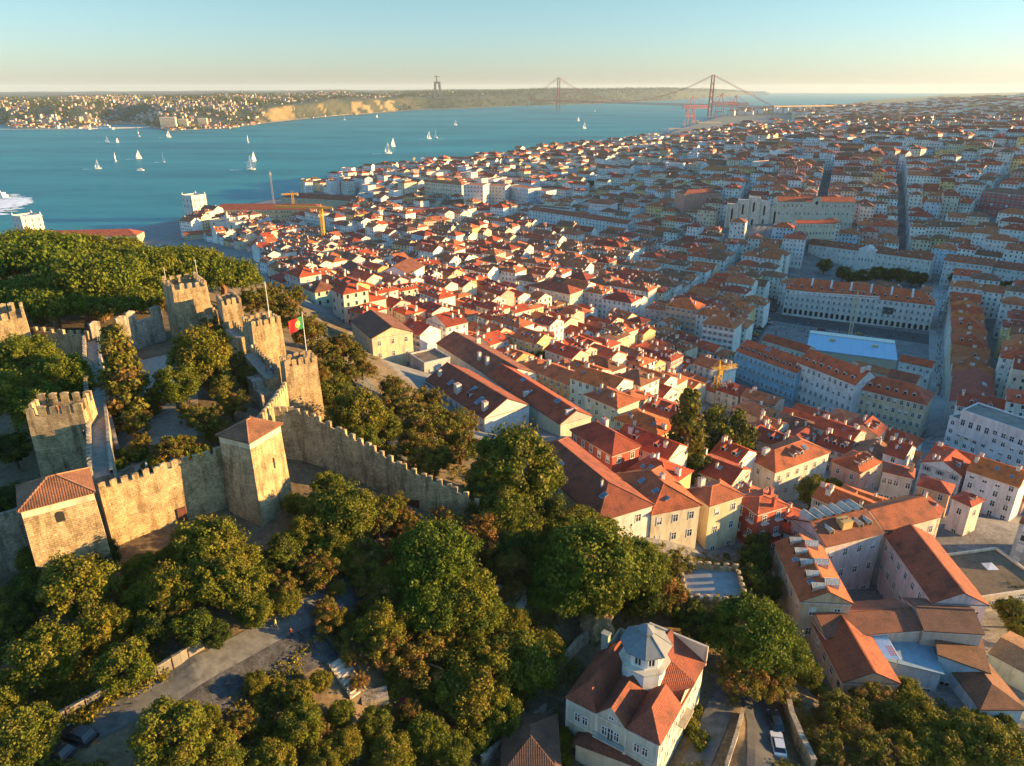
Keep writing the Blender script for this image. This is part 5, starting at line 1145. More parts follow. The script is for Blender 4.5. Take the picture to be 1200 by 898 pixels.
def leaf_obj(name, V, mat, mat2=None, per=1, share=.28):
    me = bpy.data.meshes.new(name); nq = len(V) // 4
    me.vertices.add(len(V)); me.vertices.foreach_set('co', V.astype(np.float32).ravel())
    me.loops.add(len(V)); me.loops.foreach_set('vertex_index', np.arange(len(V), dtype=np.int32))
    me.polygons.add(nq); me.polygons.foreach_set('loop_start', np.arange(0, len(V), 4, dtype=np.int32)); me.polygons.foreach_set('loop_total', np.full(nq, 4, dtype=np.int32))
    me.materials.append(mat)
    if mat2:
        me.materials.append(mat2); me.polygons.foreach_set('material_index', np.repeat(nrng.random(nq // per) < share, per).astype(np.int32))
    me.update(calc_edges=True); return me
def crown_clumps(kind, n):
    c = []
    while len(c) < n:
        v = nrng.normal(size=3); v /= np.linalg.norm(v); r = nrng.uniform(.5, .98) ** .6
        if kind == 'round': p = v * r * [.88, .88, .78] * nrng.uniform(.8, 1.08); rr = nrng.uniform(.09, .26)
        elif kind == 'umbrella':
            q = nrng.uniform(0, 1) ** .5 * .84; a = nrng.uniform(0, 6.283); z = .30 * math.sqrt(max(0, 1 - q * q)) + nrng.uniform(-.13, .05)
            p = np.array([q * math.cos(a), q * math.sin(a), z]); rr = nrng.uniform(.09, .19)
        elif kind == 'pine':
            if v[2] < -.35: continue
            p = v * r * [.88, .88, .74] * nrng.uniform(.85, 1.06); rr = nrng.uniform(.1, .24)
        elif kind == 'cypress':
            z = nrng.uniform(-.95, .95); q = .44 * (1 - .85 * ((z + .95) / 1.9) ** 1.3) + .02; a = nrng.uniform(0, 6.283); q *= nrng.uniform(.5, 1)
            p = np.array([q * math.cos(a), q * math.sin(a), z]); rr = nrng.uniform(.07, .15)
        elif kind == 'loose': p = v * nrng.uniform(.3, 1.05) * [.92, .92, .78]; rr = nrng.uniform(.07, .2)
        else: p = v * r * [.8, .8, .55]; rr = nrng.uniform(.2, .34)
        c.append((*p, rr))
    c = np.array(c); return c[:, :3], c[:, 3]
CR = {}
SPEC = {'round': (130, 190, .031, 'leaf_green'), 'olive': (110, 170, .030, 'leaf_olive'), 'dry': (90, 120, .029, 'leaf_dry'), 'umbrella': (210, 130, .025, 'leaf_pine'), 'pine': (160, 170, .026, 'leaf_pine'),
        'cypress': (150, 90, .030, 'leaf_olive'), 'cedar': (130, 70, .036, 'leaf_olive'), 'dark': (120, 170, .032, 'leaf_dark'), 'shrub': (22, 90, .09, 'leaf_green'), 'pink': (24, 60, .07, 'leaf_pink')}
GEO = {'olive': 'loose', 'dry': 'loose', 'cedar': 'cypress', 'dark': 'round', 'pink': 'loose'}
def crown(kind, v):
    if (kind, v) not in CR:
        n, per, size, mt = SPEC[kind]; C, r = crown_clumps(GEO.get(kind, kind), n); r = r * nrng.choice([.6, 1, 1, 1.25], n); CR[kind, v] = leaf_obj('crown', leaves(C, r, per, size), M[mt], M[{'leaf_green': 'leaf_olive', 'leaf_olive': 'leaf_dry', 'leaf_pine': 'leaf_green', 'leaf_dry': 'leaf_olive', 'leaf_dark': 'leaf_pine'}.get(mt, mt)], per)
    return CR[kind, v]
TRUNK = {}
def trunk_meshes(kind, v):
    """tapered trunk and limbs in units of the crown radius; z = 0 is the crown centre"""
    if (kind, v) in TRUNK: return TRUNK[kind, v]
    r_ = random.Random(v * 31 + len(kind)); out = []
    mb = MB(); bend = r_.uniform(-.15, .15); top = -.25 if kind in ('umbrella', 'pine') else -.3
    mid = (bend, r_.uniform(-.1, .1), -.9); mb.tube((0, 0, -2.6), mid, .10, .08, 7); mb.tube(mid, (bend * .6, 0, top), .08, .055, 7)
    out.append(('trunk', mb.mesh('trunk', [M['barkpine'] if kind in ('umbrella', 'pine', 'cypress') else M['bark']], True)))
    for k in range(5):
        a = k * 1.257 + r_.uniform(-.4, .4); l = r_.uniform(.45, .7) + (.35 if kind in ('dry', 'olive') else 0); mb = MB()
        p0 = (bend * .7, 0, top - .15 - .08 * k % .3); p1 = (l * .5 * math.cos(a), l * .5 * math.sin(a), top + .2); p2 = (l * math.cos(a), l * math.sin(a), top + r_.uniform(.3, .6))
        if kind == 'umbrella': p2 = (p2[0], p2[1], .1)
        mb.tube(p0, p1, .05, .036, 5); mb.tube(p1, p2, .036, .015, 5)
        out.append(('branch', mb.mesh('branch', [M['barkpine'] if kind in ('umbrella', 'pine') else M['bark']], True)))
    TRUNK[kind, v] = out; return out
HC = {'round': 1.25, 'olive': 1.1, 'dry': 1.1, 'umbrella': .72, 'pine': 1.3, 'cypress': 1.0, 'cedar': 1.0, 'dark': 1.2, 'shrub': .45, 'pink': .7}
DESC = {'round': ('tree', 'leafy green tree', 'tree'), 'olive': ('tree', 'pale olive-green tree with loose crown', 'tree'), 'dry': ('tree', 'brownish sparse tree', 'tree'), 'umbrella': ('pine_tree', 'broad umbrella pine', 'pine tree'),
        'pine': ('pine_tree', 'dense rounded pine tree', 'pine tree'), 'cypress': ('cypress_tree', 'tall brownish conical tree', 'tree'), 'cedar': ('cedar_tree', 'tall pointed cedar', 'tree'), 'dark': ('tree', 'dark evergreen tree', 'tree'),
        'shrub': ('shrub', 'low green shrub', 'shrub'), 'pink': ('flowering_shrub', 'pink flowering shrub', 'shrub')}
NT = 0
def tree(px, py, rp, kind, label=None, sz=1.0, group='trees over the castle hill', limbs=True):
    global NT
    if kind in ('round', 'olive') and not label and py > 330: rp *= .92
    NT += 1; r = ray(px, py); t = 30.0; hc = HC[kind]
    while t < 3000:
        rw = rp * t / F
        if kind in ('cypress', 'cedar'): rw = rp * t / F
        x, y, z = r[0] * t, r[1] * t, CAMZ + r[2] * t
        if z < H(x, y) + hc * rw: break
        t *= 1.004
    nm, desc, cat = DESC[kind]; v = NT % (4 if kind in ('round', 'umbrella', 'pine', 'olive') else 3); g = H(x, y); zc = g + hc * rw
    root = link(nm, None, None, (x, y, g), rnd.uniform(0, 6.28))
    if label: tag(root, label, cat, group)
    else: auto(root, desc, cat, (x, y, zc), group)
    c = link('crown', crown(kind, v), root, (0, 0, hc * rw)); c.scale = (rw * 1.06, rw * 1.06, rw * sz * rnd.uniform(.95, 1.08))
    if kind in ('shrub', 'pink'): limbs = False
    for i, (n_, me) in enumerate(trunk_meshes(kind, v)):
        if i and not limbs: break
        if kind in ('cypress', 'cedar') and i: break
        s = min(rw, 5.5) if kind != 'umbrella' else rw
        o = link(n_, me, root, (0, 0, hc * rw)); o.scale = (s, s, (hc * rw + .6) / 2.6 if kind not in ('shrub', 'pink') else rw * .25)
    return root
# umbrella pines on the far side of the castle
for a in [(40,296,62),(112,318,60),(20,338,48),(160,302,46),(62,348,46),(135,284,34),(215,302,46),(258,314,42),(190,296,34),(95,345,40),(150,345,38),(0,305,50),(85,283,40),(175,330,34),(30,276,38),(105,300,44),(205,318,30),(285,318,24)]: tree(a[0], a[1] + 15, a[2], 'umbrella', sz=1.2)
for a in [(28,424,40),(72,446,36),(8,466,42),(100,465,22),(52,480,34)]: tree(*a, 'pine')
for a in [(150,355,16),(120,365,14),(48,372,14),(185,352,18)]: tree(*a, 'olive')
tree(143, 440, 62, 'cypress', 'tall brownish conical tree inside the castle yard beside the wall walk'); tree(122, 412, 15, 'dry')
for a in [(216,362,23),(236,415,40),(205,452,30)]: tree(*a, 'round')
for a in [(278,425,24),(255,450,24),(284,400,18),(290,445,18),(245,390,22),(268,395,18)]: tree(*a, 'olive')
for a in [(158,496,22),(243,494,26),(200,524,22),(272,474,22),(182,470,17),(224,486,18),(256,508,15),(166,520,16),(222,520,14)]: tree(*a, 'olive')
for a in [(138,540,18),(160,534,14),(185,535,13),(175,548,12),(225,532,12),(240,528,10)]: tree(*a, 'shrub')
# slope between the castle and the houses
for a in [(300,352,22),(330,362,24),(362,388,24),(380,410,22),(345,345,15),(400,404,20),(318,345,18),(345,375,18),(392,430,18),(375,440,16),(405,438,18),(425,430,18),(415,415,16)]: tree(*a, 'olive')
for a in [(420,484,36),(393,462,26),(398,495,24),(425,515,22),(450,500,24)]: tree(*a, 'round')
for a in [(468,478,30),(492,500,34),(525,498,30),(462,455,20),(505,470,22),(540,520,28),(510,535,26),(485,525,22),(545,495,20),(455,530,18),(495,545,20)]: tree(*a, 'olive')
tree(605, 548, 52, 'round', 'large rounded leafy tree in front of the white gabled house row'); tree(640, 562, 26, 'round'); tree(575, 560, 34, 'round')
for a in [(592,600,38),(620,585,28),(640,600,26),(560,585,24),(612,625,28),(585,635,26)]: tree(*a, 'dark' if a[2] < 29 else 'round')
# below the castle walls
for a in [(385,572,24),(405,600,40),(378,600,30),(440,605,32),(360,625,26),(420,640,32),(390,640,28),(345,590,16)]: tree(*a, 'round' if a[2] != 32 else 'olive')
for a in [(370,668,28),(355,640,22),(460,592,20),(470,612,20),(395,690,14),(380,712,15),(402,726,14),(430,690,18)]: tree(*a, 'olive')
for a in [(88,690,48),(55,765,45),(145,782,36),(30,866,44),(200,862,50),(245,640,44),(252,680,40),(205,690,38),(285,690,34),(225,640,30),(270,660,36),(120,735,34),(170,700,28),(300,715,24),(255,890,34),(320,895,30),(10,815,30)]: tree(*a, 'round')
for a in [(300,890,26),(255,868,26),(200,730,22),(330,690,24)]: tree(*a, 'olive')
for a in [(330,655,24),(305,665,20),(120,650,20),(180,735,24),(40,690,28),(15,730,26),(225,735,24),(255,745,18)]: tree(*a, 'dark')
for a in [(430,668,26),(455,680,24),(410,660,22),(445,712,22),(300,800,16),(330,812,18),(375,800,16),(285,850,22),(245,840,16),(350,815,20),(410,770,14)]: tree(*a, 'olive' if a[2] % 4 else 'round')
tree(386, 724, 24, 'olive'); tree(408, 748, 20, 'olive'); tree(335, 705, 20, 'round'); tree(440, 700, 24, 'dry'); tree(445, 738, 34, 'round'); tree(474, 700, 32, 'olive')
for a in [(165,668,24),(198,658,20),(15,525,24),(12,585,22),(335,640,22),(215,845,24),(40,660,22)]: tree(*a, 'dark' if a[0] < 30 else 'round')
# middle grove
tree(508, 655, 52, 'pine', 'large bright green rounded pine below the stepped castle wall'); tree(540, 700, 42, 'pine'); tree(505, 710, 40, 'pine'); tree(560, 725, 34, 'pine')
for a in [(565,630,32),(545,625,24),(520,612,20),(470,650,22),(590,660,26),(615,665,20),(440,655,20),(480,620,20),(600,690,18),(455,700,22),(440,730,18)]: tree(*a, 'dry')
for a in [(450,755,34),(490,770,38),(525,750,30),(470,720,24),(590,740,24)]: tree(*a, 'olive')
for a in [(560,790,46),(606,775,44),(548,820,36),(625,790,34),(585,835,32),(520,805,28),(640,765,28),(600,730,24)]: tree(*a, 'round')
for a in [(352,850,30),(405,875,24),(500,862,28),(440,850,22),(530,880,26),(460,885,28),(400,835,18),(560,865,22),(380,890,24)]: tree(*a, 'round')
for a in [(372,862,18),(345,880,18),(420,800,14),(480,835,16),(510,840,14)]: tree(*a, 'dry')
tree(480, 872, 16, 'pink', 'red and pink flowering shrub at the bottom of the garden slope'); tree(472, 830, 11, 'pink')
# right of the grove
tree(692, 660, 60, 'pine', 'very broad dark pine above the lantern house'); tree(740, 668, 44, 'pine'); tree(655, 690, 38, 'pine'); tree(700, 700, 34, 'pine'); tree(775, 690, 36, 'olive'); tree(790, 665, 24, 'olive')
for a in [(678,612,26),(705,622,22),(655,620,26),(640,650,26)]: tree(*a, 'round')
for a in [(800,715,22),(755,705,26),(840,735,26),(815,740,20)]: tree(*a, 'dark')
tree(880, 742, 50, 'pine', 'large rounded pine between the lantern house and the convent wing'); tree(915, 770, 34, 'pine'); tree(868, 790, 36, 'olive'); tree(905, 805, 26, 'olive'); tree(945, 790, 20, 'round')
for a in [(885,655,20),(878,680,18),(900,690,18),(890,635,16)]: tree(*a, 'dark')
tree(662, 868, 15, 'round'); tree(660, 890, 12, 'shrub')
for a in [(985,835,32),(1030,830,34),(1075,845,36),(1018,878,38),(1150,872,42),(1192,885,34),(1100,885,34),(965,870,26),(1060,812,22),(1000,805,20),(1060,885,30),(975,895,24)]: tree(*a, 'olive' if a[0] < 1060 else 'round')
for a in [(810,852,12),(820,868,13),(815,835,9),(958,808,12),(1140,845,16),(1175,850,14)]: tree(*a, 'shrub')
# trees among the houses
tree(848, 512, 38, 'dark', 'big dark evergreen tree standing among houses beside the pointed cedar', 1.15, 'trees among the houses'); tree(804, 510, 56, 'cedar', 'tall pointed olive-brown cedar standing among the houses', 1.0, 'trees among the houses')
for a, k in [((953,576,22),'round'),((975,572,14),'round'),((1080,592,13),'olive'),((1070,590,10),'olive'),((629,421,13),'dark'),((1185,718,20),'round'),((1198,740,18),'round'),((1190,695,14),'round'),((470,405,10),'dark'),((450,408,9),'dark'),((815,545,20),'dark'),((790,530,14),'dark'),((690,452,8),'olive'),((1005,512,6),'round')]: tree(*a, k, group='trees among the houses')
for a in [(966,312,9),(988,321,9),(1000,325,9),(1012,324,10),(1028,321,10),(1042,322,10),(1056,323,10),(1070,326,9),(1080,326,9),(1120,328,9),(1136,331,9),(1150,332,9),(1166,334,9),(1182,336,9),(1197,338,9),(986,363,5),(1033,373,5),(690,218,8),(512,222,7),(360+400//1,0,0)][:-1]:
    tree(*a, 'dark', group='trees lining the square', limbs=False)
# undergrowth: low bushes nobody could count over the green slopes
UND = [(-40,560),(100,700),(330,600),(420,560),(560,600),(680,640),(900,640),(960,800),(1120,830),(1250,850),(1250,1000),(-100,1000)]
UND2 = [(280,330),(400,390),(480,450),(560,520),(640,570),(600,600),(540,570),(380,490),(380,430),(320,370)]
NOPATH = [[(40,900),(120,840),(270,755),(345,715),(470,640),(480,690),(410,720),(250,850),(180,900)], [(655,800),(700,830),(760,690),(840,760),(870,900),(650,900)], [(865,780),(925,800),(945,900),(860,900)], [(120,620),(330,590),(330,630),(140,690)],[(900,620),(1000,800),(1200,800),(1200,600)], [(655,830),(600,900),(560,900),(640,800)]]
cs = []; k = 0
while len(cs) < 4600 and k < 60000:
    k += 1; px, py = rnd.uniform(-20, 1220), rnd.uniform(330, 930)
    if not (inpoly(px, py, UND) or inpoly(px, py, UND2)) or any(inpoly(px, py, q) for q in NOPATH): continue
    h = hit(px, py)
    if blocked(h.x, h.y, .5) or math.sin(h.x * .35) + math.sin(h.y * .31 + 1) < -.7: continue
    s = rnd.uniform(.35, 1.3); cs.append((h.x, h.y, h.z + s * .35, s))
cs = np.array(cs); o = leaf_obj('undergrowth', leaves(cs[:, :3], cs[:, 3], 46, .15, .7), M['leaf_olive'])
tag(link('undergrowth', o), 'low scrub and bushes covering the slopes around the castle', 'undergrowth', None, 'stuff')
# ------------------------------------------------------------ far bank, bridge, statue, boats, harbour
def fary(px, py, z=0): return P(px, py, z)
mbs = MB()
for k in range(4600):
    px = rnd.uniform(-30, 470) if rnd.random() < .86 else rnd.uniform(470, 860); e = (rnd.random() ** 1.6) * 3800 + 30
    a = math.atan2((px - 600) / F, cp + .4 * sp); d = float(dfar(a)) + e; x, y = d * math.sin(a), d * math.cos(a)
    if px > 300 and e < 700 and rnd.random() < .93: continue
    if fbm(x, y, .0045) + .5 * fbm(x, y, .013) < -.1 and rnd.random() < .8: continue
    if px > 470 and rnd.random() < .6: continue
    z = HF(a, d); w, dd, h = rnd.uniform(7, 20), rnd.uniform(7, 12), rnd.choice([4, 5, 5, 6, 6, 7, 8, 9, 12, 17]) * (1 if e > 200 else .7)
    t = rnd.uniform(-.6, .6); mbs.T = (x, y, z, math.cos(t), math.sin(t)); c = vary(WC[rnd.choice(['white', 'off-white', 'cream', 'cream', 'pink', 'grey', 'yellow'])], .1); c = tuple(v * .8 for v in c)
    mbs.box(-w / 2, w / 2, -dd / 2, dd / 2, -4, h, 0, c, False)
    rc = vary(RC[rnd.choice(['terracotta', 'red', 'brown'])]) if h < 13 else (.35, .33, .3); S = dict(w=w, d=dd, h=h, tan=.4, roof='hip' if h < 13 else 'flat', rc=rc); roof_geo(mbs, S, 1)
    for f in range(int(h / 3.2)):
        mbs.face([(-w / 2 + 1, -dd / 2 - .06, f * 3.2 + 1), (w / 2 - 1, -dd / 2 - .06, f * 3.2 + 1), (w / 2 - 1, -dd / 2 - .06, f * 3.2 + 2.1), (-w / 2 + 1, -dd / 2 - .06, f * 3.2 + 2.1)], 0, tuple(v * .5 for v in c))
mbs.T = None; tag(mbs.build('far_bank_houses', [M['wall'], M['roof']]), 'scattered pale town of small houses and blocks along the far bank', 'houses', None, 'stuff')
# woods on the far hills and in the far city
cs = []
for k in range(9000):
    px = rnd.uniform(-30, 900); a = math.atan2((px - 600) / F, cp + .4 * sp); e = rnd.uniform(70, 3800); d = float(dfar(a)) + e; x, y = d * math.sin(a), d * math.cos(a)
    if fbm(x, y, .0045) + .5 * fbm(x, y, .013) > -.05 and px < 470 and rnd.random() < .8: continue
    if 300 < px < 450 and e < 330: continue
    cs.append((x, y, HF(a, d) + 3, rnd.uniform(10, 26)))
for k in range(9000):
    a = rnd.uniform(.36, .66); d = 1100 + 4800 * rnd.random(); x, y = d * math.sin(a), d * math.cos(a)
    if fbm(x, y, .0035) + .6 * fbm(y, x, .009) < .6: continue
    cs.append((x, y, H(x, y) + 9, rnd.uniform(6, 13)))
cs = np.array(cs); tag(link('far_woods', leaf_obj('far_woods', leaves(cs[:, :3], cs[:, 3], 18, 3.8, .6), M['leaf_dark'])), 'dark woods and parks on the far hills', 'woods', None, 'stuff')
# suspension bridge
M['tanstone'] = mat_plain('weathered concrete', (.26, .20, .15), .9, 0, .15, .05)
M['bridge'] = mat_plain('bridge red paint', (.46, .085, .05), .6, 0, .05)
T1, T2 = P(654, 129, 0), P(831, 138, 0)
def bridge():
    o = thing('suspension_bridge', 'red suspension bridge with two tall portal towers crossing the river', 'bridge', (T1.x, T1.y, 0)); A = Vector((0, 0, 0)); B = T2 - T1
    u = B.normalized(); n = Vector((-u.y, u.x, 0)); L = B.length; dk = 70; top = 190
    def h_at(base, py):  # tower height that reaches a pixel row
        lo, hi = 50, 300
        for _ in range(30):
            m_ = (lo + hi) / 2
            if proj(base.x, base.y, m_)[1] > py: lo = m_
            else: hi = m_
        return m_
    ts = [h_at(T1, 91), h_at(T2, 88)]
    for b, t in ((A, ts[0]), (B, ts[1])):
        to = link('bridge_tower', None, o, tuple(b))
        for s in (-1, 1):
            mb = MB(); a0 = n * 13 * s; a1 = n * 9 * s; mb.tube(a0 - Vector((0, 0, 5)), a1 + Vector((0, 0, t)), 5.5, 4.0, 4, 0); mb.build('leg', [M['bridge']], to)
        mb = MB()
        for f in (.2, .38, .55, .72, .88, .98): mb.tube(n * 12 + Vector((0, 0, t * f)), n * -12 + Vector((0, 0, t * f)), 2.2, 2.2, 4, 0)
        for f0, f1 in ((.38, .55), (.55, .72), (.72, .88)):
            mb.tube(n * 11 + Vector((0, 0, t * f0)), n * -11 + Vector((0, 0, t * f1)), 1.3, 1.3, 4, 0); mb.tube(n * -11 + Vector((0, 0, t * f0)), n * 11 + Vector((0, 0, t * f1)), 1.3, 1.3, 4, 0)
        mb.build('brace', [M['bridge']], to)
        mb = MB(); mb.box(-20, 20, -14, 14, -6, 6); mb.build('pier', [M['lime']], to)
    S0 = A - u * 480; E0 = B + u * 480
    mb = MB(); a, b = S0 + Vector((0, 0, dk)), E0 + Vector((0, 0, dk)); k = 60
    for i in range(k):
        p, q = a + (b - a) * i / k, a + (b - a) * (i + 1) / k
        for s in (-1, 1):
            mb.tube(p + n * 9 * s, q + n * 9 * s, 1.3, 1.3, 4, 0, (1, 1, 1), False); mb.tube(p + n * 9 * s - Vector((0, 0, 9)), q + n * 9 * s - Vector((0, 0, 9)), 1.3, 1.3, 4, 0, (1, 1, 1), False); mb.tube(p + n * 9 * s - Vector((0, 0, 9)), q + n * 9 * s, .8, .8, 4, 0, (1, 1, 1), False)
    mb.face([tuple(a + n * 11), tuple(a - n * 11), tuple(b - n * 11), tuple(b + n * 11)], 0); mb.build('deck', [M['bridge']], o)
    t1, t2 = ts
    for s in (-1, 1):
        mb = MB(); pts_ = []
        for i in range(25): f = i / 24; z = (t1 + (t2 - t1) * f) - (4 * f * (1 - f)) * ((t1 + t2) / 2 - dk - 8); pts_.append(A + (B - A) * f + n * 9 * s + Vector((0, 0, z)))
        pl = [S0 + n * 9 * s + Vector((0, 0, dk)), ] + pts_ + [E0 + n * 9 * s + Vector((0, 0, dk))]
        for p, q in zip(pl, pl[1:]): mb.tube(p, q, 1.1, 1.1, 4, 0, (1, 1, 1), False)
        mb.build('main_cable', [M['bridge']], o)
        mb = MB()
        for i in range(1, 24): mb.tube(pts_[i], (pts_[i].x, pts_[i].y, dk), .35, .35, 3, 0, (1, 1, 1), False)
        mb.build('hanger', [M['bridge']], o)
    # approach viaduct on the city side
    V = MB(); e0 = E0 + Vector((0, 0, dk)); 
    tgt = P(1050, 123, 62) - T1; prev = e0
    for i in range(1, 15):
        q = e0 + (tgt - e0) * i / 14; V.tube(prev, q, 5, 5, 4, 0, (1, 1, 1), False)
        prev = q
    V.build('approach_viaduct', [M['tanstone']], o)
    for i in range(0, 15, 1):
        q = e0 + (tgt - e0) * i / 14; mb = MB(); mb.tube((q.x, q.y, -2), (q.x, q.y, q.z), 4.5, 3.5, 4, 0); mb.build('pier', [M['tanstone']], o)
    q = S0 + Vector((0, 0, 0)); mb = MB(); mb.tube(q, q + Vector((0, 0, dk)), 9, 7, 4, 0); mb.build('anchor_block', [M['lime']], o)
bridge()
M['tanstone'] = mat_plain('weathered monument stone', (.26, .20, .15), .9, 0, .15, .05)
# the statue with open arms on its tall pedestal
def statue():
    a = math.atan2((513 - 600) / F, cp + .4 * sp); d = float(dfar(a)) + 420; x, y = d * math.sin(a), d * math.cos(a); zb = HF(a, d)
    def zz(py):
        lo, hi = 0, 600
        for _ in range(30):
            m_ = (lo + hi) / 2
            if proj(x, y, m_)[1] > py: lo = m_
            else: hi = m_
        return m_
    zt = zz(88); h = zt - zb; p = h * .72; o = thing('monument', 'tall pale monument of a robed figure with open arms on a portal pedestal', 'monument', (x, y, zb), -a)
    c = 0; w = h * .13
    for sx in (-1, 1):
        for sy in (-1, 1): mb = MB(); mb.tube((sx * w, sy * w, -5), (sx * w * .72, sy * w * .72, p * .93), w * .62, w * .60, 4); mb.build('pillar', [M['tanstone']], o)
    mb = MB(); mb.box(-w * 1.15, w * 1.15, -w * 1.15, w * 1.15, p * .88, p); mb.build('platform', [M['tanstone']], o)
    mb = MB(); mb.box(-w * 3.2, w * 3.2, -w * 2, w * 2, -8, p * .06); mb.build('base_block', [M['tanstone']], o)
    f = link('figure', None, o, (0, 0, p)); H2 = h - p; mb = MB(); mb.tube((0, 0, 0), (0, 0, H2 * .55), H2 * .17, H2 * .14, 10); mb.tube((0, 0, H2 * .55), (0, 0, H2 * .8), H2 * .14, H2 * .12, 10); mb.tube((0, 0, H2 * .8), (0, 0, H2 * .86), H2 * .05, H2 * .05, 8); mb.build('body', [M['tanstone']], f, True)
    for s in (-1, 1): mb = MB(); mb.tube((s * H2 * .08, 0, H2 * .76), (s * H2 * .48, 0, H2 * .74), H2 * .075, H2 * .045, 8); mb.build('arm', [M['tanstone']], f, True)
    mb = MB(); mb.tube((0, 0, H2 * .84), (0, 0, H2 * 1.0), H2 * .07, H2 * .055, 8); mb.build('head', [M['tanstone']], f, True)
statue()
# sailing boats
M['sail'] = mat_plain('sail cloth', (.78, .75, .68), .8, 0, .05); M['hull'] = mat_plain('boat hull', (.7, .68, .64), .4, 0, .1)
HB = MB(); prof = [(-5, 1.0), (-4, 1.5), (0, 1.7), (3, 1.1), (5.2, 0)]
for (x0, w0), (x1, w1) in zip(prof, prof[1:]):
    for s in (-1, 1): HB.face([(x0, s * w0 * .6, -.4), (x1, s * w1 * .6, -.4), (x1, s * w1, 1.1), (x0, s * w0, 1.1)][::s], 0)
    HB.face([(x0, -w0, 1.1), (x1, -w1, 1.1), (x1, w1, 1.1), (x0, w0, 1.1)], 0)
HB.face([(-5, -.6, -.4), (-5, .6, -.4), (-5, 1, 1.1), (-5, -1, 1.1)], 0); HB.box(-2.5, 1.2, -.9, .9, 1.1, 1.8, 0)
HM = HB.mesh('hull', [M['hull']]); mb = MB(); mb.tube((.5, 0, 1), (.5, 0, 15.5), .12, .07, 6); mb.tube((.5, 0, 2.2), (-4.6, .4, 2.2), .1, .1, 6); MM = mb.mesh('mast', [M['metal']])
def sail(pts_, bulge):
    a, b, c = map(Vector, pts_); mb = MB(); n = 6
    def pt(i, j): u, v = i / n, j / n; p = a + (b - a) * u * (1 - v) + (c - a) * v; p.y += bulge * math.sin(math.pi * u * (1 - v)) * math.sin(math.pi * min(1, v + .25)); return tuple(p)
    for i in range(n):
        for j in range(n): mb.face([pt(i, j), pt(i + 1, j), pt(i + 1, j + 1), pt(i, j + 1)] if j < n - 1 else [pt(i, j), pt(i + 1, j), pt(0, n)], 0)
    return mb.mesh('sail', [M['sail']], True)
S1 = sail([(.4, 0, 2.5), (-4.5, .4, 2.5), (.4, 0, 15.2)], .9); S2 = sail([(5, 0, 1.5), (.9, .2, 1.8), (.6, 0, 13.2)], .8)
def boat(px, py, s, rz, label, sails=2):
    p = P(px, py, 0); o = thing('sailing_boat', label, 'sailing boat', (p.x, p.y, .1), rz, 'sailing boats on the river'); o.scale = (s, s, s)
    link('hull', HM, o); link('mast', MM, o)
    if sails: link('mainsail', S1, o)
    if sails > 1: link('jib', S2, o)
for i, (px, py, s, rz, l) in enumerate([(115, 198, 1.9, .4, 'small white sailboat nearest the left shore of the river'), (136, 189, 2.1, 2.0, 'upright white sailboat just right of the nearest left one'), (163, 186, 2.0, .8, 'white sailboat between the upright one and the low powerboat'), (192, 191, 2.2, -.5, 'white sailboat leaning right, right end of the nearer trio'),
        (294, 199, 2.8, .2, 'largest white sailboat with its smaller companion close by'), (298, 189, 2.1, 1.2, 'white sailboat right behind the largest one'), (291, 167, 2.4, 1.9, 'lone white sailboat halfway between largest boat and cliffs'), (126, 167, 1.9, .3, 'reddish sunlit sailboat, first of the far row at left'), (138, 167, 1.4, 1.0, 'tiny sailboat beside the reddish sunlit one'),
        (163, 160, 2.4, 2.2, 'white sailboat off the harbour basin, left of a like one'), (198, 161, 2.3, .6, 'white sailboat off the harbour basin, right of a like one'), (455, 180, 2.8, .4, 'tall white sailboat near the middle of the river'), (461, 172, 2.4, .9, 'white sailboat just behind the tall middle one'), (503, 163, 2.5, .5, 'left sailboat of the mid-river pair'), (511, 162, 2.8, 2.3, 'right sailboat of the mid-river pair'),
        (534, 147, 2.3, .4, 'small sailboat below the monument hill'), (685, 151, 2.6, .5, 'white sailboat right of the first bridge tower'), (678, 142, 2.0, .8, 'tiny sailboat close to the first bridge tower'), (404, 141, 1.8, .3, 'tiny sailboat hugging the sandy cliffs'), (442, 138, 1.8, 1.3, 'tiny sailboat off the quays below the monument'), (697, 131, 2.0, .3, 'faint far sailboat beyond the bridge')]):
    boat(px, py, s * .68, rz, l, 2)
WK = MB()
for o in [o for o in col.objects if o.name.startswith('sailing_boat')]:
    ca_, sa_ = math.cos(o.rotation_euler.z), math.sin(o.rotation_euler.z); L_ = 9 * o.scale.x; b0 = o.location.x - ca_ * 5 * o.scale.x, o.location.y - sa_ * 5 * o.scale.x
    for j in range(7): q0, q1, w0 = L_ * j / 3.5, L_ * (j + .7) / 3.5, .5 + .35 * j; WK.face([(b0[0] - ca_ * q + sa_ * w_, b0[1] - sa_ * q - ca_ * w_, .06 + j * .004) for q, w_ in ((q0, -w0), (q1, -w0), (q1, w0), (q0, w0))], 0)
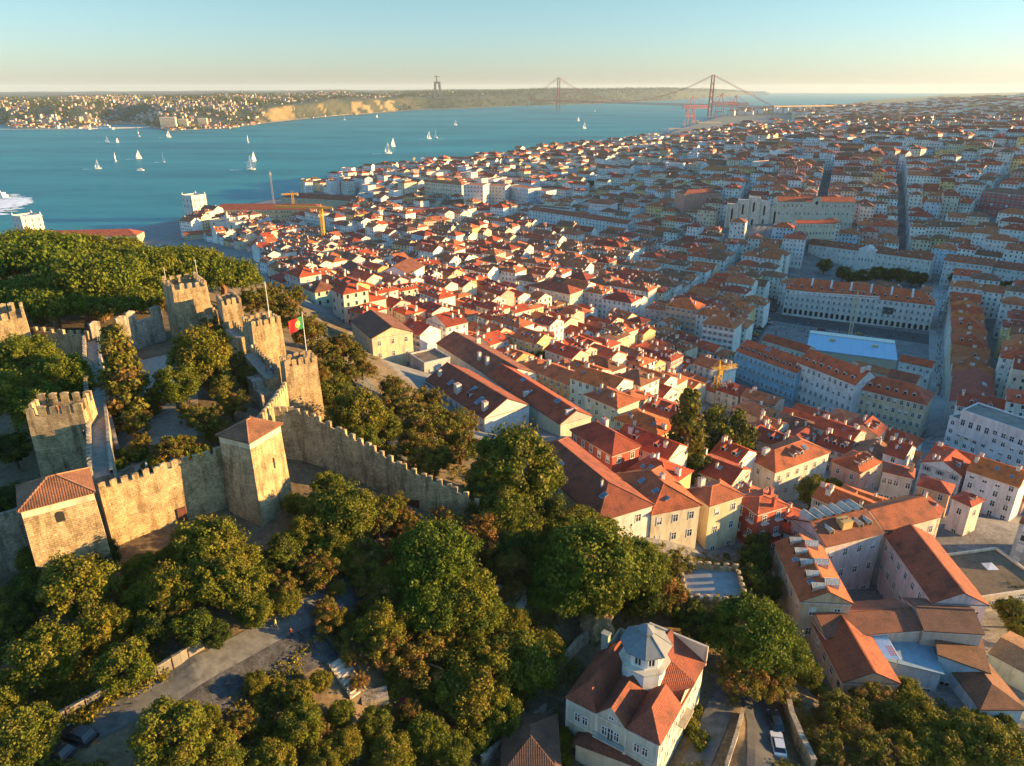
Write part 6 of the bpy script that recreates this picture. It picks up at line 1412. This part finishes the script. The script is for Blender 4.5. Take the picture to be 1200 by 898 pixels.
def motorboat(px, py, L, label, rz):
    p = P(px, py, 0); o = thing('ferry' if L > 25 else 'motorboat', label, 'ferry' if L > 25 else 'boat', (p.x, p.y, 0), rz); k = L / 10
    mb = MB(); mb.prism([(-5 * k, -1.5 * k), (3 * k, -1.5 * k), (5.2 * k, 0), (3 * k, 1.5 * k), (-5 * k, 1.5 * k)], -.5, 1.3 * k, 0, (.66, .66, .64)); mb.build('hull', [M['col']], o)
    mb = MB(); mb.box(-4 * k, 2.6 * k, -1.2 * k, 1.2 * k, 1.3 * k, 2.5 * k, 0, (.7, .7, .68)); mb.build('cabin', [M['col']], o)
    mb = MB(); mb.box(-3.8 * k, 2.62 * k, -1.22 * k, 1.22 * k, 1.7 * k, 2.2 * k, 0, (.06, .08, .1), True, True); mb.build('window', [M['col']], o)
    mb = MB(); mb.box(-1 * k, 1.4 * k, -.8 * k, .8 * k, 2.5 * k, 3.2 * k, 0, (.7, .7, .68)); mb.build('bridge_deck', [M['col']], o)
motorboat(-1, 231, 30, 'white passenger ferry leaving a broad foamy wake at the left edge', R(160)); motorboat(165, 200, 14, 'low white powerboat among the nearer sailboats', .2); motorboat(125, 152, 60, 'pale moored ship at the far shipyard quay', .1)
M['foam'] = mat_plain('white foam', (.9, .92, .92), .8, 0, .05); mb = MB()
for k in range(420):
    px = rnd.uniform(-10, 34); c_ = 240 - (px) * .12; q = P(px, c_ + rnd.gauss(0, 5.2 * (1.05 - max(0, px) / 45)), .06); s = rnd.uniform(1.5, 5.5); n = 7; t0 = rnd.uniform(0, 6)
    mb.face([(q.x + s * 2.2 * rnd.uniform(.6, 1) * math.cos(j * 2 * math.pi / n), q.y + s * rnd.uniform(.6, 1) * math.sin(j * 2 * math.pi / n), .05 + k * .0015) for j in range(n)], 0)
tag(WK.build('boat_wakes', [M['foam']]), 'thin foam trails behind the sailing boats', 'wakes', None, 'stuff'); tag(mb.build('wake', [M['foam']]), 'broad white foam wake spreading behind the ferry', 'wake', None, 'stuff')
# harbour: red gantry cranes, quay sheds, container stacks, jetties
def gantry(px, py, s, rz, label):
    p = P(px, py, 2); o = thing('gantry_crane', label, 'crane', tuple(p), rz, 'harbour gantry cranes'); c = (.62, .12, .09); k = s
    for x in (-9, 9):
        for y in (-7, 7): mb = MB(); mb.tube((x * k, y * k, 0), (x * k * .9, y * k * .8, 38 * k), 1.2 * k, 1.0 * k, 4, 0, c); mb.build('leg', [M['col']], o)
    mb = MB(); lattice(mb, (-22 * k, 0, 39 * k), (44 * k, 0, 39 * k), 5 * k, 10, 0, c, .7 * k); mb.build('boom', [M['col']], o)
    mb = MB(); mb.tube((-7 * k, 0, 39 * k), (2 * k, 0, 62 * k), 1.1 * k, .9 * k, 4, 0, c); mb.tube((9 * k, 0, 39 * k), (2 * k, 0, 62 * k), 1.1 * k, .9 * k, 4, 0, c); mb.tube((2 * k, 0, 62 * k), (40 * k, 0, 40 * k), .5 * k, .5 * k, 4, 0, c); mb.tube((2 * k, 0, 62 * k), (-20 * k, 0, 40 * k), .5 * k, .5 * k, 4, 0, c); mb.build('frame', [M['col']], o)
    mb = MB(); mb.box(-6 * k, 6 * k, -6.5 * k, -5.5 * k, 18 * k, 20 * k, 0, c, True, True); mb.box(-9 * k, 9 * k, 5.5 * k, 6.5 * k, 18 * k, 20 * k, 0, c, True, True); mb.build('brace', [M['col']], o)
gantry(808, 146, 1.95, R(15), 'left red harbour crane beside the second bridge tower'); gantry(842, 140, 2.1, R(10), 'red harbour crane right behind the second bridge tower'); gantry(859, 138, 1.9, R(5), 'red harbour crane with long boom, rightmost of the three')
for i, (px, py, w_, d_, h_, c) in enumerate([(795, 154, 90, 30, 10, (.62, .58, .5)), (830, 147, 110, 40, 12, (.5, .42, .3)), (880, 146, 120, 40, 12, (.62, .5, .3)), (905, 142, 70, 50, 14, (.6, .45, .28)), (775, 158, 60, 18, 5, (.5, .46, .4))]):
    p = P(px, py, 3); o = thing('quay_shed', ['pale quay shed left of the harbour cranes', 'brownish quay shed in front of the second bridge tower', 'sunlit long quay shed right of the cranes', 'ochre quay shed at the right end of the docks', 'low shed at the tip of the pier'][i], 'shed', (p.x, p.y, 2), R(10)); S = dict(w=w_, d=d_, h=h_, tan=.2, roof='gable', wc=c, rc=(.5, .45, .38))
    mb = MB(); wall_geo(mb, S); mb.build('wall', [M['wall']], o); mb = MB(); roof_geo(mb, S, 0); mb.build('roof', [M['roof']], o)
mb = MB()
for k in range(90):
    q = P(rnd.uniform(800, 915), rnd.uniform(141, 149), 3); l = 12.2
    mb.T = (q.x, q.y, 2, math.cos(.2), math.sin(.2)); mb.box(-6, 6, -1.3, 1.3, 0, rnd.choice([2.6, 5.2, 7.8]), 0, rnd.choice([(.42, .12, .08), (.5, .3, .12), (.2, .3, .42), (.55, .52, .46)]))
mb.T = None; tag(mb.build('container_stacks', [M['col']]), 'coloured container stacks on the harbour quay', 'containers', None, 'stuff')
for i, (px, py, w_, d_, rz) in enumerate([(50, 152, 380, 30, .05), (150, 150, 300, 60, .5), (800, 152, 160, 60, .3)]):
    p = P(px, py, 0); mb = MB(); mb.box(-w_ / 2, w_ / 2, -d_ / 2, d_ / 2, -3, 2.2, 0, (1, 1, 1), True); o = mb.build('jetty', [M['lime']]); o.location = (p.x, p.y, 0); o.rotation_euler.z = rz; tag(o, ['long low jetty off the shipyard at left', 'broad dock pier slanting into the far basin', 'container pier below the red cranes'][i], 'jetty')
# tall blocks on the far bank and the headland silo
for i, (px, py, w_, h_) in enumerate([(198, 146, 60, 44), (215, 145, 36, 34), (60, 122, 160, 40), (110, 120, 180, 42), (238, 144, 36, 34)]):
    p = P(px, py, 20); o = thing('apartment_block', ['big sunlit slab block on the far shore', 'narrower pale block right of the big slab', 'long white slab at the left of the far skyline', 'long pale slab in the middle of the far skyline', 'pale block far right of the slab near the cliffs'][i], 'apartment block', (p.x, p.y, 5), .2, 'blocks on the far bank')
    mb = MB(); mb.box(-w_ / 2, w_ / 2, -12, 12, -10, h_, 0, (.62, .54, .4)); mb.build('wall', [M['wall']], o)
    for f in range(int(h_ / 5)): mb = MB(); mb.box(-w_ / 2 + 3, w_ / 2 - 3, -12.3, -12.05, f * 5 + 2, f * 5 + 3.8, 0, (.2, .18, .15), True, True); mb.build('window_band', [M['wall']], o)
p = P(894, 111, 20); o = thing('silo_block', 'far pale silo block on the headland right of the bridge', 'silo', (p.x, p.y, 0)); 
mb = MB(); mb.box(-150, 60, -30, 30, -5, 85, 0, (.4, .4, .38)); mb.box(-220, -150, -30, 30, -5, 50, 0, (.4, .4, .38)); mb.build('block', [M['wall']], o); mb = MB(); mb.box(60, 130, -25, 25, -5, 62, 0, (.42, .4, .38)); mb.build('tower', [M['wall']], o)

# the evening air: one even box of thin haze round the whole scene
mb = MB(); mb.box(-29000, 29000, -600, 29000, -6, 245, 0, (1, 1, 1), True, True); hm = bpy.data.materials.new('evening haze'); hm.use_nodes = True; hn = hm.node_tree.nodes; hn.remove(hn['Principled BSDF'])
pv = hn.new('ShaderNodeVolumePrincipled'); pv.inputs['Color'].default_value = (.72, .90, 1.0, 1); pv.inputs['Density'].default_value = .00003; pv.inputs['Anisotropy'].default_value = .1
hm.node_tree.links.new(pv.outputs[0], hn['Material Output'].inputs['Volume']); hz = mb.build('haze', [hm]); tag(hz, 'thin evening haze over the city and river', 'haze', None, 'stuff')
# ------------------------------------------------------------ paths, stairs, walls, cars, people
def ribbon(name, pts_, half, mat, off=.12, n=10):
    W = [hit(*p) for p in pts_]; dense = []
    for i in range(len(W) - 1):
        for k in range(n): dense.append(W[i] + (W[i + 1] - W[i]) * k / n)
    dense.append(W[-1]); mb = MB(); rows = []
    for i, p in enumerate(dense):
        u = (dense[min(i + 1, len(dense) - 1)] - dense[max(i - 1, 0)]); u.z = 0; u.normalize(); v = Vector((-u.y, u.x, 0)); r = []
        for s in (-1, -.5, 0, .5, 1): q = p + v * half * s; r.append((q.x, q.y, H(q.x, q.y) + off))
        rows.append(r)
    for a, b in zip(rows, rows[1:]):
        for k in range(4): mb.face([a[k], b[k], b[k + 1], a[k + 1]][::-1], 0)
    return tag(mb.build(name, [mat], None, True), kind='structure')
M['gravel'] = mat_plain('pale gravel path', (.105, .105, .10), .95, 0, .4, .9); M['cobble'] = mat_stone('cobbles', (.09, .09, .095), (.06, .06, .065), .28, .2, .03); M['asphalt'] = mat_plain('asphalt', (.06, .06, .06), .9, 0, .2, .6); M['sett'] = mat_plain('pale paving', (.30, .29, .27), .9, 0, .25, .12)
ribbon('path', [(20, 905), (100, 858), (180, 818), (250, 782), (310, 748), (355, 722), (395, 700), (440, 675)], 2.1, M['gravel'])
ribbon('cobbled_path', [(215, 850), (270, 815), (330, 778), (385, 752)], 2.6, M['cobble'], .16)
ribbon('alley_road', [(893, 930), (894, 890), (893, 855), (885, 820), (872, 795)], 2.2, M['asphalt'])
ribbon('terrace_path', [(812, 905), (832, 860), (848, 820), (852, 795)], 1.9, M['gravel'])
ribbon('castle_yard', [(160, 560), (185, 510), (190, 450), (180, 420)], 7, M['flagstone'], .1)
ribbon('slope_path', [(470, 540), (455, 515), (440, 470), (425, 445), (400, 425)], 2.2, M['gravel'], .1)
ribbon('street', [(1108, 520), (1109, 470), (1106, 420), (1104, 370), (1106, 332)], 7.5, M['sett'])
ribbon('square_paving', [(905, 372), (960, 380), (1040, 392), (1100, 400)], 11, M['asphalt'], .1)
ribbon('slope_street', [(865, 420), (880, 395), (905, 355), (930, 325)], 6, M['asphalt'], .1)
def wall_strip(name, label, pts_, h, t, mat, z0=-1, cat='wall', cap=True, posts=0):
    W = [hit(*p) for p in pts_]; o = W[0]; root = thing(name, label, cat, tuple(o)); mb = MB(); mc = MB()
    for a, b in zip(W, W[1:]):
        u = (b - a); u.z = 0; L = u.length; u.normalize(); v = Vector((-u.y, u.x, 0)) * t / 2; A = a - o; B = b - o
        ring = [(A - v), (B - v), (B + v), (A + v)]
        lo = [(p.x, p.y, p.z + z0) for p in ring]; hi = [(p.x, p.y, p.z + h) for p in ring]
        for i in range(4): j = (i + 1) % 4; mb.face([lo[i], lo[j], hi[j], hi[i]], 0, (1, 1, 1))
        mb.face(hi, 0)
        w2 = v * 1.35; ring = [(A - w2), (B - w2), (B + w2), (A + w2)]; lo = [(p.x, p.y, p.z + h + .003) for p in ring]; hi = [(p.x, p.y, p.z + h + .13) for p in ring]
        for i in range(4): j = (i + 1) % 4; mc.face([lo[i], lo[j], hi[j], hi[i]], 0)
        mc.face(hi, 0)
    mb.build('masonry', [mat], root)
    if cap: mc.build('coping', [M['stone2']], root)
    for a, b in zip(W, W[1:]):
        for k in range(posts):
            p = a + (b - a) * (k + .5) / posts - o; pm = MB(); pm.box(p.x - .12, p.x + .12, p.y - .25, p.y + .25, p.z - 1, p.z + h + .25, 0); pm.build('post', [M['bark']], root)
    return root
M['panel'] = mat_plain('pale plaster panel', (.2, .18, .15), .9, 0, .2, .6)
wall_strip('panel_wall', 'low panelled wall with dark posts along the gravel path', [(178, 800), (213, 778), (250, 754)], 1.7, .3, M['panel'], posts=2)
wall_strip('panel_wall', 'low panelled wall behind the parked dark cars', [(70, 850), (115, 824), (150, 806)], 1.5, .3, M['panel'], posts=2)
wall_strip('alley_wall', 'tall ochre retaining wall beside the narrow alley with parked cars', [(918, 822), (924, 850), (936, 880), (950, 910)], 3.0, .6, M['stone'])
wall_strip('terrace_wall', 'pale balustrade wall along the dirt terrace right of the lantern house', [(870, 838), (862, 868), (850, 905)], 1.2, .4, M['lime'])
wall_strip('garden_wall', 'dark garden wall climbing left of the lantern house', [(565, 900), (605, 868), (640, 840)], 2.0, .4, M['stone2'])
wall_strip('slope_wall', 'curved low wall on the olive slope outside the castle', [(408, 440), (416, 452), (424, 462)], .9, .3, M['stone'])
wall_strip('hillside_wall', 'long dark wall along the edge of the grove above the lantern house', [(650, 795), (680, 760), (712, 735)], 2.2, .5, M['stone2'])
# stairs
def stairs(a, b, n, w, label):
    A, B = hit(*a), hit(*b); u = B - A; L = math.hypot(u.x, u.y); o = thing('garden_stair', label, 'stairs', tuple(A), math.atan2(u.y, u.x)); dz = (B.z - A.z) / n
    for k in range(n):
        mb = MB(); x0, x1 = L * k / n, L * (k + 1) / n; mb.box(x0 + .02, x1 - .02, -w / 2, w / 2, -2.5, dz * (k + .5) + .35 + (.12 if k % 2 else 0), 0); mb.build('step', [M['lime']], o)
    for s in (-1, 1):
        mb = MB(); y = s * (w / 2 + .15)
        for k in range(n): x0, x1 = L * k / n, L * (k + 1) / n; mb.box(x0, x1, y - .13, y + .13, -2.5, dz * (k + .5) + .8, 0)
        mb.build('side_wall', [M['stone2']], o)
stairs((393, 776), (420, 816), 9, 2.0, 'short pale stone stair going down beside the cobbled path')
p = hit(428, 820); o = thing('stone_landing', 'rough pale stone landing at the foot of the garden stair', 'landing', tuple(p), .3); mb = MB(); mb.box(-.5, 3.0, -1.0, 1.0, -1, .3); mb.build('slab', [M['stone2']], o)
p = hit(595, 712); o = thing('ruined_shed', 'small roofless grey ruin among the dry trees of the grove', 'ruin', tuple(p), -.3)
for nm, a in (('rear_wall', (-2.6, 2.6, 1.8, 2.2, 2.2)), ('side_wall', (-2.6, -2.2, -2, 1.8, 1.8)), ('low_wall', (-2.2, 1, -2, -1.6, .8))): mb = MB(); mb.box(a[0], a[1], a[2], a[3], -1, a[4]); mb.build(nm, [M['lime']], o)
mb = MB(); mb.box(-2.2, 2.6, -1.6, 1.8, -1, .25); mb.build('floor_slab', [M['lime']], o)
# rock outcrop under the broad pine
p = hit(698, 745); bm = bmesh.new(); bmesh.ops.create_icosphere(bm, subdivisions=4, radius=1)
for v in bm.verts: f = 1 + .22 * fbm(v.co.x * 9 + 3, v.co.z * 9, 1) + .12 * fbm(v.co.y * 25, v.co.z * 12, 1); v.co = Vector((v.co.x * 2.6 * f, v.co.y * 2.2 * f, v.co.z * 4.5 * f))
me = bpy.data.meshes.new('rock'); bm.to_mesh(me); bm.free(); me.materials.append(M['stone3'] if 'stone3' in M else mat_plain('tan rock', (.38, .26, .13), .95, 0, .4, 1.2)); o = link('rock', me, None, (p.x, p.y, p.z + 2.0)); tag(o, 'steep tan rock outcrop under the broad pine', 'rock')
# door in the stepped castle wall
p = P(484, 590, 92.5); o = thing('castle_gate', 'dark red double gate at the foot of the stepped castle wall', 'gate', (p.x, p.y + .4, 90.6), R(-10)); mb = MB(); mb.box(-1.5, 1.5, -.3, .5, 0, 3.0); mb.build('lintel_block', [M['dark']], o)
for s in (-1, 1): mb = MB(); mb.box(min(0, s * 1.2), max(0, s * 1.2), -.42, -.31, .1, 2.6); mb.build('door_leaf', [M['door']], o)
# railing left of the lantern house
W_r = [hit(*q) for q in ((585, 893), (615, 868), (648, 838))]; o = thing('railing', 'thin dark railing with tall pale posts beside the street under the grove', 'railing', tuple(W_r[0])); k = 0
for a, b in zip(W_r, W_r[1:]):
    for i in range(5): q = a + (b - a) * i / 5 - W_r[0]; mb = MB(); mb.tube((q.x, q.y, q.z - .3), (q.x, q.y, q.z + 1.2), .05, .05, 6); mb.build('post', [M['metal']], o)
    for hz in (.55, 1.1): mb = MB(); mb.tube(a - W_r[0] + Vector((0, 0, hz)), b - W_r[0] + Vector((0, 0, hz)), .035, .035, 5); mb.build('rail', [M['metal']], o)
# lamps
def lamp(px, py, label):
    p = hit(px, py); o = thing('street_lamp', label, 'street lamp', tuple(p)); mb = MB(); mb.tube((0, 0, -.3), (0, 0, 4.2), .07, .05, 8); mb.build('post', [M['dark']], o); mb = MB(); mb.tube((0, 0, 4.2), (0, 0, 4.7), .16, .24, 6); mb.build('lantern', [M['white']], o); mb = MB(); mb.tube((0, 0, 4.7), (0, 0, 4.95), .28, .04, 6); mb.build('cap', [M['dark']], o)
lamp(738, 640, 'dark street lamp in front of the long hipped house'); lamp(606, 905, 'slim street lamp at the bottom edge by the railing')
# cars
def car_mesh():
    body = MB(); pr = [(-2.1, .3), (2.1, .3), (2.15, .62), (1.95, .82), (1.0, .92), (-1.55, .95), (-2.08, .85), (-2.15, .6)]; w = .86
    for s in (-1, 1): body.face([(x, s * w, z) for x, z in (pr if s < 0 else pr[::-1])], 0)
    for (x0, z0), (x1, z1) in zip(pr, pr[1:] + pr[:1]): body.face([(x0, w, z0), (x1, w, z1), (x1, -w, z1), (x0, -w, z0)][::-1], 0)
    cab = MB(); lo = [(1.0, .92), (-1.75, .93)]; hi = [(.25, 1.42), (-1.3, 1.43)]; a, b = .8, .62
    f = [(1.0, -a, .92), (1.0, a, .92), (.25, b, 1.42), (.25, -b, 1.42)]; r = [(-1.75, a, .93), (-1.75, -a, .93), (-1.3, -b, 1.43), (-1.3, b, 1.43)]
    cab.face(f, 0); cab.face(r, 0); cab.face([f[0], f[3], r[2], r[1]], 0); cab.face([f[1], r[0], r[3], f[2]], 0)
    rf = MB(); rf.box(-1.33, .27, -b - .01, b + .01, 1.42, 1.47, 0, (1, 1, 1), True, True)
    wh = MB(); wh.tube((0, -.1, 0), (0, .1, 0), .32, .32, 14); hl = MB(); hl.box(-.04, .04, -.18, .18, -.07, .07, 0, (1, 1, 1), True, True)
    return body, cab, rf, wh, hl
cb, cg, cr_, cwh, chl = car_mesh(); CM = {}
M['tyre'] = mat_plain('tyre rubber', (.02, .02, .02), .9, 0, .1); M['carglass'] = mat_plain('car glass', (.02, .025, .03), .08, 0, .1)
def paint(c):
    if c not in CM:
        m, n, l, b = newmat('car paint'); b.inputs['Base Color'].default_value = (*c, 1); b.inputs['Roughness'].default_value = .3; b.inputs['Coat Weight'].default_value = .5; CM[c] = (m, cb.mesh('body', [m]), cr_.mesh('roof', [m]))
    return CM[c]
cgm, cwm, chm = cg.mesh('cabin_glass', [M['carglass']]), cwh.mesh('wheel', [M['tyre']]), chl.mesh('headlight', [M['white']])
def car(px, py, ang, c, label=None, parts=True, desc=None):
    p = hit(px, py); o = link('parked_car', None, None, (p.x, p.y, p.z + .13), ang); m, b, r = paint(c)
    if label: tag(o, label, 'car', 'parked cars')
    else: auto(o, desc, 'car', tuple(p), 'cars around the square')
    link('body', b, o); link('cabin_glass', cgm, o); link('roof', r, o)
    for x in (-1.35, 1.35):
        for y in (-.8, .8): link('wheel', cwm, o, (x, y, .32))
    if parts:
        for y in (-.6, .6): link('headlight', chm, o, (2.12, y, .66))
a1 = hit(93, 870), hit(140, 840); ra = math.atan2((a1[1] - a1[0]).y, (a1[1] - a1[0]).x)
car(94, 868, ra + 1.9, (.012, .013, .016), 'black car parked nose out by the panelled wall'); car(68, 886, ra + 1.9, (.03, .033, .04), 'dark car partly cut off beside the black parked one')
car(911, 877, R(80), (.55, .56, .57), 'silver car parked in the narrow alley at the bottom'); car(908, 850, R(84), (.03, .035, .04), 'dark car parked ahead of the silver one in the alley')
for k in range(34):
    px, py = rnd.choice([(rnd.uniform(900, 1090), rnd.choice([372, 392])), (rnd.choice([1103, 1112]), rnd.uniform(335, 500)), (rnd.uniform(870, 935), 0)])
    if py == 0: py = 425 - (px - 862) * 1.35
    elif px < 1095: py += (px - 1000) * .11
    nm, c = rnd.choice([('white', (.6, .6, .58)), ('dark', (.03, .03, .035)), ('grey', (.25, .26, .27)), ('red', (.35, .03, .02)), ('yellow', (.55, .36, .03))])
    h_ = hit(px, py)
    if blocked(h_.x, h_.y, .5): continue
    car(px, py, R(-14 if px < 1095 and 365 < py < 405 else 62) + rnd.uniform(-.1, .1), c, None, False, f'small {nm} car')
# people: one continuous skinned body per pose
def person_mesh(pose):
    V = [(0, 0, .95), (0, 0, 1.2), (0, 0, 1.42), (0, 0, 1.52), (0, .02, 1.68)]; Rr = [.15, .15, .15, .06, .11]; E = [(0, 1), (1, 2), (2, 3), (3, 4)]
    st = .22 if pose == 'walk' else .04
    for s in (-1, 1):
        i = len(V); V += [(s * .1, 0, .9), (s * .11, s * st * .6, .5), (s * .11, s * st - (.06 if pose == 'walk' else 0), .08), (s * .11, s * st + .12, .04)]; Rr += [.1, .07, .05, .045]; E += [(0, i), (i, i + 1), (i + 1, i + 2), (i + 2, i + 3)]
        i = len(V); V += [(s * .2, 0, 1.4), (s * .26, -s * st * .4, 1.13), (s * .25, -s * st * .6 + .08, .88), (s * .25, -s * st * .6 + .12, .78)]; Rr += [.065, .05, .038, .035]; E += [(2, i), (i, i + 1), (i + 1, i + 2), (i + 2, i + 3)]
    me = bpy.data.meshes.new('person'); me.from_pydata(V, E, []); o = bpy.data.objects.new('tmp', me); col.objects.link(o)
    o.modifiers.new('s', 'SKIN'); o.modifiers.new('u', 'SUBSURF').levels = 1
    for v, r in zip(me.skin_vertices[0].data, Rr): v.radius = (r, r)
    me.skin_vertices[0].data[0].use_root = True
    m2 = bpy.data.meshes.new_from_object(o.evaluated_get(bpy.context.evaluated_depsgraph_get())); bpy.data.objects.remove(o)
    m2.polygons.foreach_set('use_smooth', [True] * len(m2.polygons)); return m2
PM = {k: person_mesh(k) for k in ('stand', 'walk')}
SK = mat_plain('skin', (.45, .27, .18), .7, 0, .05); HAIR = mat_plain('dark hair', (.03, .02, .015), .8, 0, .2)
def person(pos, top, leg, pose, rz, label):
    me = PM[pose].copy(); me.name = 'person'; mt = mat_plain('shirt', top, .9, 0, .1), mat_plain('trousers', leg, .9, 0, .1)
    for m in (mt[0], mt[1], SK): me.materials.append(m)
    for pl in me.polygons:
        z, x = pl.center.z, abs(pl.center.x); pl.material_index = 2 if z > 1.5 or (x > .2 and z < 1.12) or z < .03 else (1 if z < .95 else 0)
    o = link('person', me, None, tuple(pos), rz); tag(o, label, 'person')
    bm = bmesh.new(); bmesh.ops.create_uvsphere(bm, u_segments=10, v_segments=8, radius=.125); bmesh.ops.delete(bm, geom=[v for v in bm.verts if v.co.z < -.03 and v.co.y > -.02], context='VERTS')
    h = bpy.data.meshes.new('hair'); bm.to_mesh(h); bm.free(); h.materials.append(HAIR); link('hair', h, o, (0, 0, 1.71))
q = hit(345, 722); person(q, (.6, .55, .4), (.45, .4, .3), 'stand', 1.0, 'person in pale clothes standing beside the gravel path')
q = hit(324, 738); person(q, (.42, .5, .08), (.1, .1, .1), 'walk', 2.0, 'person in yellow-green top walking on the path edge')
q = hit(342, 748); person(q, (.12, .02, .02), (.03, .03, .04), 'walk', .5, 'person in dark red top on the shaded gravel path')
q = P(63, 482, 114.4); person((q.x, q.y + .9, 113.3), (.6, .14, .02), (.1, .1, .12), 'stand', 3.0, 'person in orange standing behind the parapet of the open tower')
for i, (px, py, z, t, l) in enumerate([(318, 436, 106.05, (.6, .6, .58), 'person in white at the top of the castle stair'), (313, 437, 106.05, (.45, .05, .04), 'person in red at the top of the castle stair'), (321, 440, 106.05, (.05, .1, .25), 'person in blue beside the flag tower'), (308, 425, 106.4, (.1, .1, .1), 'person in black on the wall walk between the flagpole towers'), (296, 412, 106.6, (.6, .55, .5), 'person in cream at the far end of the wall walk'), (101, 412, 107.3, (.65, .65, .65), 'person in white on the long wall walk'), (100, 515, 106.55, (.04, .04, .05), 'person in dark clothes crossing the long wall walk'), (173, 552, 106.6, (.65, .66, .68), 'person in white behind the curtain wall merlons')]):
    q = P(px, py, z); person(q, t, (.06, .06, .08), 'walk' if i % 2 else 'stand', rnd.uniform(0, 6), l)

# people too far away to count on the square and along the shopping street
mb = MB()
for k in range(420):
    px, py = (rnd.gauss(1105, 5), rnd.uniform(330, 470)) if rnd.random() < .6 else (rnd.uniform(905, 1090), rnd.uniform(366, 398))
    p = hit(px, py)
    if blocked(p.x, p.y, .4): continue
    c = rnd.choice([(.03, .03, .04), (.5, .5, .48), (.3, .05, .04), (.05, .08, .2), (.2, .18, .15)]); mb.tube((p.x, p.y, p.z), (p.x, p.y, p.z + .85), .14, .2, 5, 0, (.05, .05, .06)); mb.tube((p.x, p.y, p.z + .85), (p.x, p.y, p.z + 1.45), .23, .2, 5, 0, c); mb.tube((p.x, p.y, p.z + 1.5), (p.x, p.y, p.z + 1.75), .11, .1, 5, 0, (.35, .22, .15))
tag(mb.build('crowd', [M['col']]), 'scattered crowd of people on the square and shopping street', 'crowd', None, 'stuff')
# ------------------------------------------------------------ labels: what a thing stands beside, nearest first
LMK = [('the lantern house', 750, 800), ('the pointed cedar', 804, 510), ('the blank white gable', 597, 485), ('the pink house', 640, 398), ('the flag tower', 352, 450), ('the roofless tower', 65, 510), ('the tiled corner tower', 66, 590),
       ('the curtain wall door', 211, 607), ('the big keep', 222, 345), ('the blue tent', 1000, 402), ('the arcaded block', 1010, 355), ('the white office', 1160, 520), ('the gothic ruin', 880, 250), ('the convent courtyard', 1040, 690),
       ('the rounded alley pine', 880, 745), ('the big rounded grove pine', 508, 655), ('the broad pine', 692, 660), ('the parked black car', 94, 868), ('the alley cars', 910, 865), ('the garden stair', 405, 795), ('the crenellated terrace', 835, 690),
       ('the cream gable house', 457, 400), ('the pink dormer house', 1000, 560), ('the flat roof terrace', 1160, 665), ('the long white building', 675, 255), ('the striped red block', 1180, 238), ('the red balcony house', 890, 615),
       ('the green walled row', 650, 480), ('the brown conical tree', 143, 440), ('the ruined shed', 595, 710), ('the yellow facade', 1045, 480), ('the blue tiled facade', 895, 440), ('the bare flagpole', 313, 355), ('the stepped wall gate', 484, 585),
       ('the tall white gable', 478, 318), ('the long yellow crane', 380, 275), ('the tall waterfront row', 560, 210), ('the pediment building', 1020, 300), ('the hilltop cream building', 958, 245), ('the louvred roof', 1118, 455), ('the orange courtyard house', 530, 368)]
ORD = ['', 'second ', 'third ', 'fourth ', 'fifth ', 'sixth ', 'seventh ', 'eighth ', 'ninth ', 'tenth ', 'eleventh ', 'twelfth ']
buckets = {}
for o, desc, q in AUTO:
    best = sorted((math.hypot(q[0] - x, q[1] - y), n, x, y) for n, x, y in LMK)[0]
    dx, dy = q[0] - best[2], q[1] - best[3]
    rel = ('right of' if dx > 0 else 'left of') if abs(dx) > abs(dy) else ('behind' if dy < 0 else 'in front of')
    buckets.setdefault((desc, rel, best[1]), []).append((best[0], o))
for (desc, rel, n), l in buckets.items():
    l.sort(key=lambda t: t[0])
    for i, (d, o) in enumerate(l):
        if len((desc + rel + n).split()) > 12: desc = desc.replace(', dormers', '')
        if len(l) == 1: o['label'] = f'{desc}, {rel} {n}'
        else: o['label'] = f'{desc}, {ORD[i] if i < len(ORD) else str(i + 1) + "th "}{"nearest " if i == 0 else ""}{rel} {n}'
